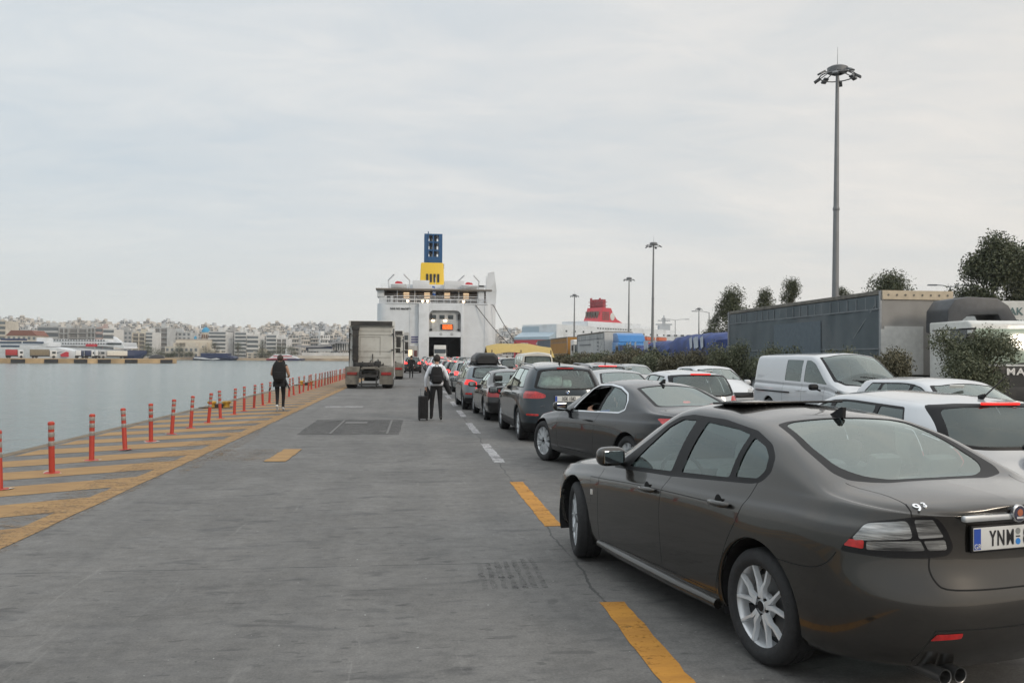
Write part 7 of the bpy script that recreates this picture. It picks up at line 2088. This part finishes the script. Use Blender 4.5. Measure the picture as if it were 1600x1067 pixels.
tree('slender tree half cut by the right edge', 1605, 380, 74, 50, 12, n=3500)
tree('low spreading tree at the far right behind the tall one', 1590, 428, 82, 60, 13, n=3500)
tree('flat topped tree above the middle of the slate trailer', 1392, 432, 92, 82, 2, n=4200)
tree('small tree just right of the tall mast', 1318, 444, 98, 34, 3, n=2200)
tree('columnar tree left of the tall mast', 1236, 431, 90, 36, 4, 'tall', n=3600)
tree('rounded tree between the columnar tree and the dark one', 1194, 453, 95, 46, 5, n=3200)
tree('dark tree above the rear end of the slate trailer', 1146, 455, 90, 60, 6, n=4200)
tree('thin dark tree left of the slate trailer', 1116, 490, 92, 32, 7, n=2200)
for i, (x, y, w) in enumerate(((231, 538, 26), (248, 548, 24), (262, 553, 16), (281, 542, 22), (272, 551, 14), (297, 551, 18), (322, 539, 15), (336, 534, 16), (372, 535, 18), (410, 530, 14), (408, 545, 20), (438, 541, 26), (455, 542, 22), (420, 549, 20))):
    p = far(x, SHORE-3 if i != 6 else SHORE-1); 
    tree('dark waterfront tree by the town quay across the harbour', x, y, SHORE-3, w, 30+i, n=500)
for o in bpy.data.objects:
    if o.get('label') == 'dark waterfront tree by the town quay across the harbour': o['group'] = 'waterfront trees across the harbour'

# ---------------------------------------------------------------- people
M_SKIN = mat('skin', (.38, .22, .15), .55, var=.06); M_HAIR = mat('dark hair', (.018, .013, .010), .7, var=.3, scale=30); M_HOOD = mat('white hoodie', (.68, .70, .74), .9, var=.08, scale=4, bump=.3, bscale=14)
M_BLKC = mat('black cloth', (.008, .008, .0095), .85, var=.25, bump=.3, bscale=20); M_TROU = mat('black trousers', (.008, .0085, .010), .85, var=.2, bump=.3, bscale=12); M_SHOE = mat('black shoes', (.015, .015, .015), .6); M_SHOEW = mat('white trainers', (.50, .50, .49), .6)
M_ORAN = mat('orange workwear', (.55, .09, .02), .8); M_VIS = mat('lime vest', (.45, .60, .08), .7); M_BSH = mat('blue shirt', (.03, .06, .30), .85)
def body_mesh(J, edges, rad, zone, mats, sub=2):
    """one skinned surface over a skeleton; J joints, zone = material per bone"""
    names = list(J); ix = {n_: i for i, n_ in enumerate(names)}
    me = bpy.data.meshes.new('skeleton'); me.from_pydata([J[n_] for n_ in names], [(ix[a], ix[b_]) for a, b_ in edges], [])
    ob = bpy.data.objects.new('skeleton', me); COL.objects.link(ob)
    sk = ob.modifiers.new('skin', 'SKIN'); sk.use_smooth_shade = True
    for i, n_ in enumerate(names):
        r = rad[n_]; me.skin_vertices[0].data[i].radius = r if hasattr(r, '__len__') else (r, r)
        me.skin_vertices[0].data[i].use_root = n_ == 'pelvis'
    sb = ob.modifiers.new('sub', 'SUBSURF'); sb.levels = sb.render_levels = sub
    out = bpy.data.meshes.new_from_object(ob.evaluated_get(bpy.context.evaluated_depsgraph_get()))
    bpy.data.objects.remove(ob, do_unlink=True)
    out.materials.clear()
    for m in mats: out.materials.append(m)
    segs = [(Vector(J[a]), Vector(J[b_]), zone.get((a, b_), 0)) for a, b_ in edges]
    for p in out.polygons:
        c = p.center; best = (1e9, 0)
        for a, b_, z in segs:
            t = max(0, min(1, (c-a).dot(b_-a)/max(1e-9, (b_-a).length_squared))); dd = (c-a.lerp(b_, t)).length
            if dd < best[0]: best = (dd, z)
        p.material_index = best[1]; p.use_smooth = True
    return out
BONES = [('pelvis', 'waist'), ('waist', 'chest'), ('chest', 'neck0'), ('neck0', 'neck'), ('neck', 'skull'), ('skull', 'crown')]
for s in 'LR':
    BONES += [('chest', s+'sh'), (s+'sh', s+'el'), (s+'el', s+'wr'), (s+'wr', s+'pa'), ('pelvis', s+'hip'), (s+'hip', s+'kn'), (s+'kn', s+'an'), (s+'an', s+'to'), (s+'an', s+'he')]
    for f in range(5): BONES += [(s+'pa' if f else s+'wr', s+'f%da' % f), (s+'f%da' % f, s+'f%db' % f)]
def make_person(label, loc, rz, pose, shirt, trousers, shoes, hair=True, sleeves=True, sc=1.0, hairm=None, cap=None):
    """figure facing +y; pose overrides joint positions (metres)"""
    J = dict(pelvis=(0, 0, .95), waist=(0, .01, 1.08), chest=(0, .0, 1.33), neck0=(0, -.01, 1.46), neck=(0, .0, 1.52), skull=(0, .02, 1.62), crown=(0, .01, 1.70))
    for s, k in (('L', -1), ('R', 1)):
        J.update({s+'sh': (k*.185, 0, 1.40), s+'el': (k*.25, -.02, 1.12), s+'wr': (k*.26, .06, .88), s+'pa': (k*.26, .08, .81), s+'hip': (k*.09, 0, .90), s+'kn': (k*.10, .03, .50), s+'an': (k*.10, -.02, .09), s+'to': (k*.115, .15, .035), s+'he': (k*.10, -.06, .04)})
    J.update(pose)
    for s, k in (('L', -1), ('R', 1)):
        pa, wr = Vector(J[s+'pa']), Vector(J[s+'wr']); d = (pa-wr).normalized(); side = Vector((k, 0, 0)); fwd = (Vector((0, 1, 0))-d*d.y).normalized() if abs(d.y) < .95 else Vector((0, 0, 1))
        for f in range(5):
            o = fwd*(.034-.022*(f-1)) if f else fwd*.045
            a = pa+o+d*(.015 if f else -.03); ln = (.05, .052, .06, .055, .042)[f]
            J[s+'f%da' % f] = tuple(a); J[s+'f%db' % f] = tuple(a+d*ln-side*.018)
    rad = dict(pelvis=(.150, .115), waist=(.135, .105), chest=(.155, .115), neck0=(.075, .07), neck=(.052, .054), skull=(.078, .098), crown=(.055, .07))
    for s in 'LR':
        rad.update({s+'sh': .068, s+'el': .047, s+'wr': .030, s+'pa': (.036, .022), s+'hip': .092, s+'kn': .062, s+'an': .042, s+'to': .034, s+'he': .036})
        for f in range(5): rad[s+'f%da' % f] = .010; rad[s+'f%db' % f] = .008
    zone = {b_: 0 for b_ in BONES}
    for b_ in (('neck0', 'neck'), ('neck', 'skull'), ('skull', 'crown')): zone[b_] = 1
    for s in 'LR':
        for f in range(5): zone[(s+'pa' if f else s+'wr', s+'f%da' % f)] = 1; zone[(s+'f%da' % f, s+'f%db' % f)] = 1
        zone[(s+'wr', s+'pa')] = 1
        if not sleeves: zone[(s+'sh', s+'el')] = 1
        if not sleeves or sleeves == 'half': zone[(s+'el', s+'wr')] = 1
        for b_ in (('pelvis', s+'hip'), (s+'hip', s+'kn'), (s+'kn', s+'an')): zone[b_] = 2
        zone[(s+'an', s+'to')] = 3; zone[(s+'an', s+'he')] = 3
    me = body_mesh(J, BONES, rad, zone, [shirt, M_SKIN, trousers, shoes])
    root = link('person', me, None, (*loc[:2], loc[2] if len(loc) > 2 else 0)); root.rotation_euler = (0, 0, rz); root.scale = (sc,)*3
    tag(root, label, 'person')
    sk = Vector(J['skull']); up = (Vector(J['crown'])-sk).normalized()
    b = MB()
    for k in (-1, 1): b.box(sk+Vector((k*.031, .093, .005)), (.026, .012, .012), bev=.004); 
    b.build('eye', mat('eye dark', (.03, .02, .018), .3), root, smooth=60)
    b = MB(); b.prism([(.085, .02), (.118, -.03), (.088, -.035)], 'x', -.013, .013, M=Matrix.Translation(sk)); b.box(sk+Vector((0, .087, -.065)), (.045, .012, .010), bev=.004, m=1)
    for k in (-1, 1): b.box(sk+Vector((k*.080, .0, -.01)), (.014, .035, .055), bev=.006)
    b.build('face_feature', [M_SKIN, mat('lip', (.30, .12, .10), .5)], root, smooth=60)
    if hair:
        b = MB(); G = []
        for t in np.linspace(0, 1, 8):
            row = []
            for a in np.linspace(0, 2*math.pi, 19)[:-1]:
                lim = 2.30 if math.sin(a) < -.1 else (1.05 if math.sin(a) > .5 else 1.5)
                th = t*lim; r = .100+.006*math.sin(5*a+7*t)
                row.append(sk+Vector((r*.98*math.sin(th)*math.cos(a), -.005+r*1.12*math.sin(th)*math.sin(a), .025+r*1.12*math.cos(th))))
            G.append(row)
        b.grid(G, closed=True); b.build('hair', hairm or M_HAIR, root, smooth=80)
    if cap:
        b = MB(); b.lathe([(.10, 0), (.098, .05), (.07, .10), (0, .12)], Matrix.Translation(sk+Vector((0, 0, .04))), n=14); b.build('cap', cap, root, smooth=60)
    return root
def rucksack(root, w, h, d, z, y, m, straps=True, pocket=True):
    b = MB(); G = []
    for t in np.linspace(0, 1, 9):
        k = math.sin(math.pi*(.10+.82*t))**.35; row = []
        for a in np.linspace(0, 2*math.pi, 21)[:-1]:
            c, s_ = math.cos(a), math.sin(a); row.append(Vector((w/2*k*math.copysign(abs(c)**.55, c), y-d/2+d/2*k*math.copysign(abs(s_)**.6, s_), z+h*t)))
        G.append(row)
    b.grid(G, closed=True); b.bm.verts.ensure_lookup_table()
    for row in (G[0], G[-1]): b.bm.faces.new([b.bm.verts.new(p) for p in row])
    bag = b.build('rucksack', m, root, smooth=60, recalc=True)
    if pocket:
        b = MB(); b.box((0, y-d-.01, z+h*.30), (w*.72, .06, h*.40), bev=.025); b.build('pocket', m, bag, smooth=60)
        b = MB(); b.tube([(-.05, y-d*.5, z+h), (-.03, y-d*.5, z+h+.05), (.03, y-d*.5, z+h+.05), (.05, y-d*.5, z+h)], .009, n=5); b.build('grab_loop', m, bag)
    if straps:
        for k in (-1, 1):
            b = MB(); b.tube([(k*.07, y-.06, z+h*.88), (k*.10, y+.02, z+h*1.06), (k*.13, y+.14, z+h*.98), (k*.15, y+.22, z+h*.6), (k*.17, y+.10, z+h*.2), (k*.14, y-.04, z+h*.12)], [.020]*6, n=5); b.build('strap', m, bag, smooth=60)
    return bag
# the man with the suitcase
man = make_person('person in white hoodie with black rucksack, pulling a black suitcase', (.55, 22.55), R(1), dict(
    Lel=(-.29, -.05, 1.13), Lwr=(-.285, .02, .90), Lpa=(-.28, .03, .83), Rel=(.30, -.04, 1.13), Rwr=(.24, .19, 1.02), Rpa=(.20, .25, 1.02),
    Lkn=(-.115, .06, .50), Lan=(-.125, .05, .10), Lto=(-.14, .22, .05), Lhe=(-.125, .01, .05), Rkn=(.10, .0, .50), Ran=(.115, -.13, .09), Rto=(.13, .04, .035), Rhe=(.115, -.17, .05),
    skull=(.01, .05, 1.62), crown=(.01, .05, 1.70), neck=(0, .02, 1.52)), M_HOOD, M_TROU, M_SHOE)
rucksack(man, .33, .46, .18, .98, -.10, M_BLKC)
b = MB(); G = []
for t in np.linspace(0, 1, 6):
    G.append([Vector(((.10+.05*math.sin(math.pi*t))*1.15*math.cos(a), -.03-.06*t+(.09+.04*math.sin(math.pi*t))*math.sin(a)*1.1, 1.52-.13*t+.02*math.sin(a))) for a in np.linspace(0, 2*math.pi, 19)[:-1]])
b.grid(G, closed=True); b.build('hood', M_HOOD, man, smooth=80)
b = MB(); b.box((0, -.02, 1.0), (.36, .25, .16), bev=.07); b.build('hoodie_hem', M_HOOD, man, smooth=70)
b = MB(); G = []
for t in np.linspace(0, 1, 9):
    w = .09+.05*math.sin(math.pi*t)
    G.append([Vector((.255+.12*t*t+w*.55*math.cos(a), .10-.05*t+w*math.sin(a), 1.10-.40*t+.02*math.sin(3*a))) for a in np.linspace(0, 2*math.pi, 13)[:-1]])
b.grid(G, closed=True); jk = b.build('carried_jacket', M_BLKC, smooth=80); jk.location = (.55, 22.55, 0); tag(jk, 'black jacket draped over the arm of the person in the white hoodie', 'jacket')
def suitcase(label, loc, rz):
    root = thing('suitcase', label, 'suitcase', (*loc, 0), rz)
    b = MB(); b.box((0, 0, .35), (.25, .38, .60), bev=.035); sh = b.build('shell', M_BLKC, root, smooth=50)
    b = MB()
    for x in (-.08, -.027, .027, .08): b.box((x, -.193, .36), (.012, .012, .50), bev=.004)
    b.build('shell_rib', M_BLKC, sh)
    for x in (-.10, .10):
        for y in (-.15, .15):
            b = MB(); b.cyl((x-.014, y, .028), (x+.014, y, .028), .026, n=12); b.box((x, y, .052), (.03, .04, .02)); b.build('wheel', M_SHOE, root, smooth=40)
    b = MB(); b.tube([(-.06, .10, .64), (-.06, .10, .84), (.06, .10, .84), (.06, .10, .64)], .009, n=6); b.build('pull_handle', M_STEEL, root)
suitcase('black wheeled suitcase beside the person in the white hoodie', (.20, 22.62), R(4))
b = MB(); G = []
for t in np.linspace(0, 1, 9):
    w = .035+.075*math.sin(math.pi*t)
    G.append([Vector((w*.8*math.cos(a)+.02*t, .04+w*.8*math.sin(a), .88-.36*t)) for a in np.linspace(0, 2*math.pi, 13)[:-1]])
b.grid(G, closed=True); b.tube([(0, .05, .90), (0, .05, .80)], .03, n=6); sb = b.build('shoulder_bag', M_BLKC, smooth=80); sb.location = (.30, 22.58, 0); tag(sb, 'black shoulder bag hanging over the suitcase handle', 'bag')
# the man with the large rucksack
m2 = make_person('person in dark sleeveless top with a large black rucksack on the hatched strip', (-4.16, 26.5), R(2), dict(
    Lel=(-.26, .06, 1.13), Lwr=(-.20, .24, 1.12), Lpa=(-.16, .30, 1.13), Rel=(.27, .0, 1.12), Rwr=(.24, .20, 1.05), Rpa=(.20, .27, 1.06),
    Lkn=(-.08, .06, .51), Lan=(-.055, -.17, .16), Lto=(-.05, -.11, .02), Lhe=(-.055, -.25, .17), Rkn=(.10, .12, .50), Ran=(.09, .10, .09), Rto=(.10, .27, .035), Rhe=(.09, .05, .04)), M_BLKC, M_TROU, M_SHOEW, sleeves=False, hairm=mat('brown hair', (.035, .02, .014), .7), sc=.985)
rucksack(m2, .42, .62, .24, .92, -.10, M_BLKC)
b = MB(); G = []
for t in np.linspace(0, 1, 6):
    G.append([Vector(((.185+.03*t)*math.cos(a), (.145+.02*t)*math.sin(a)-.01, 1.02-.26*t+.015*math.sin(4*a))) for a in np.linspace(0, 2*math.pi, 21)[:-1]])
b.grid(G, closed=True)
b.build('tied_jacket', M_BLKC, m2, smooth=80)
for k in (-1, 1):
    b = MB(); b.grid([[Vector((k*(.14+.19*t+.05*q*(1-t)), -.10+.16*q, .98-.32*t-.02*q)) for q in (0, .5, 1.0)] for t in np.linspace(0, 1, 6)]); b.grid([[Vector((k*(.10+.21*t+.07*q*(1-t)), -.09+.16*q, 1.04-.40*t-.02*q)) for q in (0, .5, 1.0)] for t in np.linspace(0, 1, 6)]); b.build('jacket_sleeve', M_BLKC, m2, smooth=80)
walk = dict(Lan=(-.10, -.12, .10), Lto=(-.11, .05, .035), Lhe=(-.10, -.17, .05), Ran=(.10, .10, .09), Rto=(.11, .27, .04), Rhe=(.1, .05, .04))
make_person('person in long black clothes standing by the queue near the second tractor unit', (-.35, 64.5), 0, walk, M_BLKC, M_TROU, M_SHOE)
make_person('person in orange workwear beside the ferry stern', (-3.6, 158.0), R(160), {}, M_ORAN, M_ORAN, M_SHOE, sc=1.08)
make_person('person in lime vest at the left of the ferry door', (3.1, 166.5), R(170), {}, M_VIS, M_TROU, M_SHOE)
make_person('second person in lime vest, deeper in the ferry door', (3.9, 168.5), R(190), {}, M_VIS, M_TROU, M_SHOE)
make_person('person in dark clothes under the yellow canopy, left of its middle post', (8.2, 75.5), R(120), {}, M_BLKC, M_TROU, M_SHOE)
make_person('person in a brown top under the yellow canopy, right of its middle post', (10.2, 75.8), R(200), {}, M_BROWN, M_TROU, M_SHOE)
def driver(label, car_loc, car_rz, x, y, z, shirt, sill):
    """seated figure; car frame x forward, y left"""
    o = make_person(label, (0, 0), 0, dict(pelvis=(0, 0, .0), waist=(0, -.05, .14), chest=(0, -.10, .38), neck0=(0, -.11, .51), neck=(0, -.10, .57), skull=(0, -.08, .66), crown=(0, -.09, .74),
        Lsh=(-.18, -.10, .44), Lel=sill[0], Lwr=sill[1], Lpa=sill[2], Rsh=(.18, -.10, .44), Rel=(.22, .12, .25), Rwr=(.12, .34, .34), Rpa=(.10, .40, .37),
        Lhip=(-.09, .04, -.02), Lkn=(-.12, .44, .06), Lan=(-.12, .72, -.26), Lto=(-.12, .86, -.26), Lhe=(-.12, .68, -.30), Rhip=(.09, .04, -.02), Rkn=(.12, .44, .06), Ran=(.12, .72, -.26), Rto=(.12, .86, -.26), Rhe=(.12, .68, -.30)), shirt, M_TROU, M_SHOE, sleeves='half')
    a = R(car_rz); o.location = (car_loc[0]+x*math.cos(a)-y*math.sin(a), car_loc[1]+x*math.sin(a)+y*math.cos(a), z); o.rotation_euler = (0, 0, a-math.pi/2)
driver('person in a blue shirt at the wheel of the black coupe with an open window', (3.30, 12.70), 106.0, -.22, .36, .44, M_BSH, ((-.34, .06, .42), (-.30, .30, .47), (-.26, .37, .50)))
driver('person driving the blue grey SUV with an elbow on the window sill', (2.93, 18.64), 92.0, -.10, .38, .62, M_BLKC, ((-.50, .12, .42), (-.42, .36, .44), (-.38, .43, .45)))
driver('person driving the old dark saloon with an elbow on the window sill', (2.60, 24.1), 92.3, -.10, .36, .42, M_BLKC, ((-.48, .10, .45), (-.40, .33, .47), (-.36, .40, .48)))
# ---------------------------------------------------------------- the evening air over the harbour
b = MB(); b.box((0, 600, 50), (2600, 1400, 112)); hz = b.build('haze', [], None)
hm = bpy.data.materials.new('harbour air'); hm.use_nodes = True; ht = hm.node_tree; ht.nodes.clear()
ho = ht.nodes.new('ShaderNodeOutputMaterial'); hv = ht.nodes.new('ShaderNodeVolumePrincipled')
hv.inputs['Color'].default_value = (.86, .89, .92, 1); hv.inputs['Density'].default_value = 0.00016
ht.links.new(hv.outputs[0], ho.inputs['Volume'])
hz.data.materials.append(hm)
tag(hz, 'thin evening haze over the harbour', 'haze', kind='stuff')
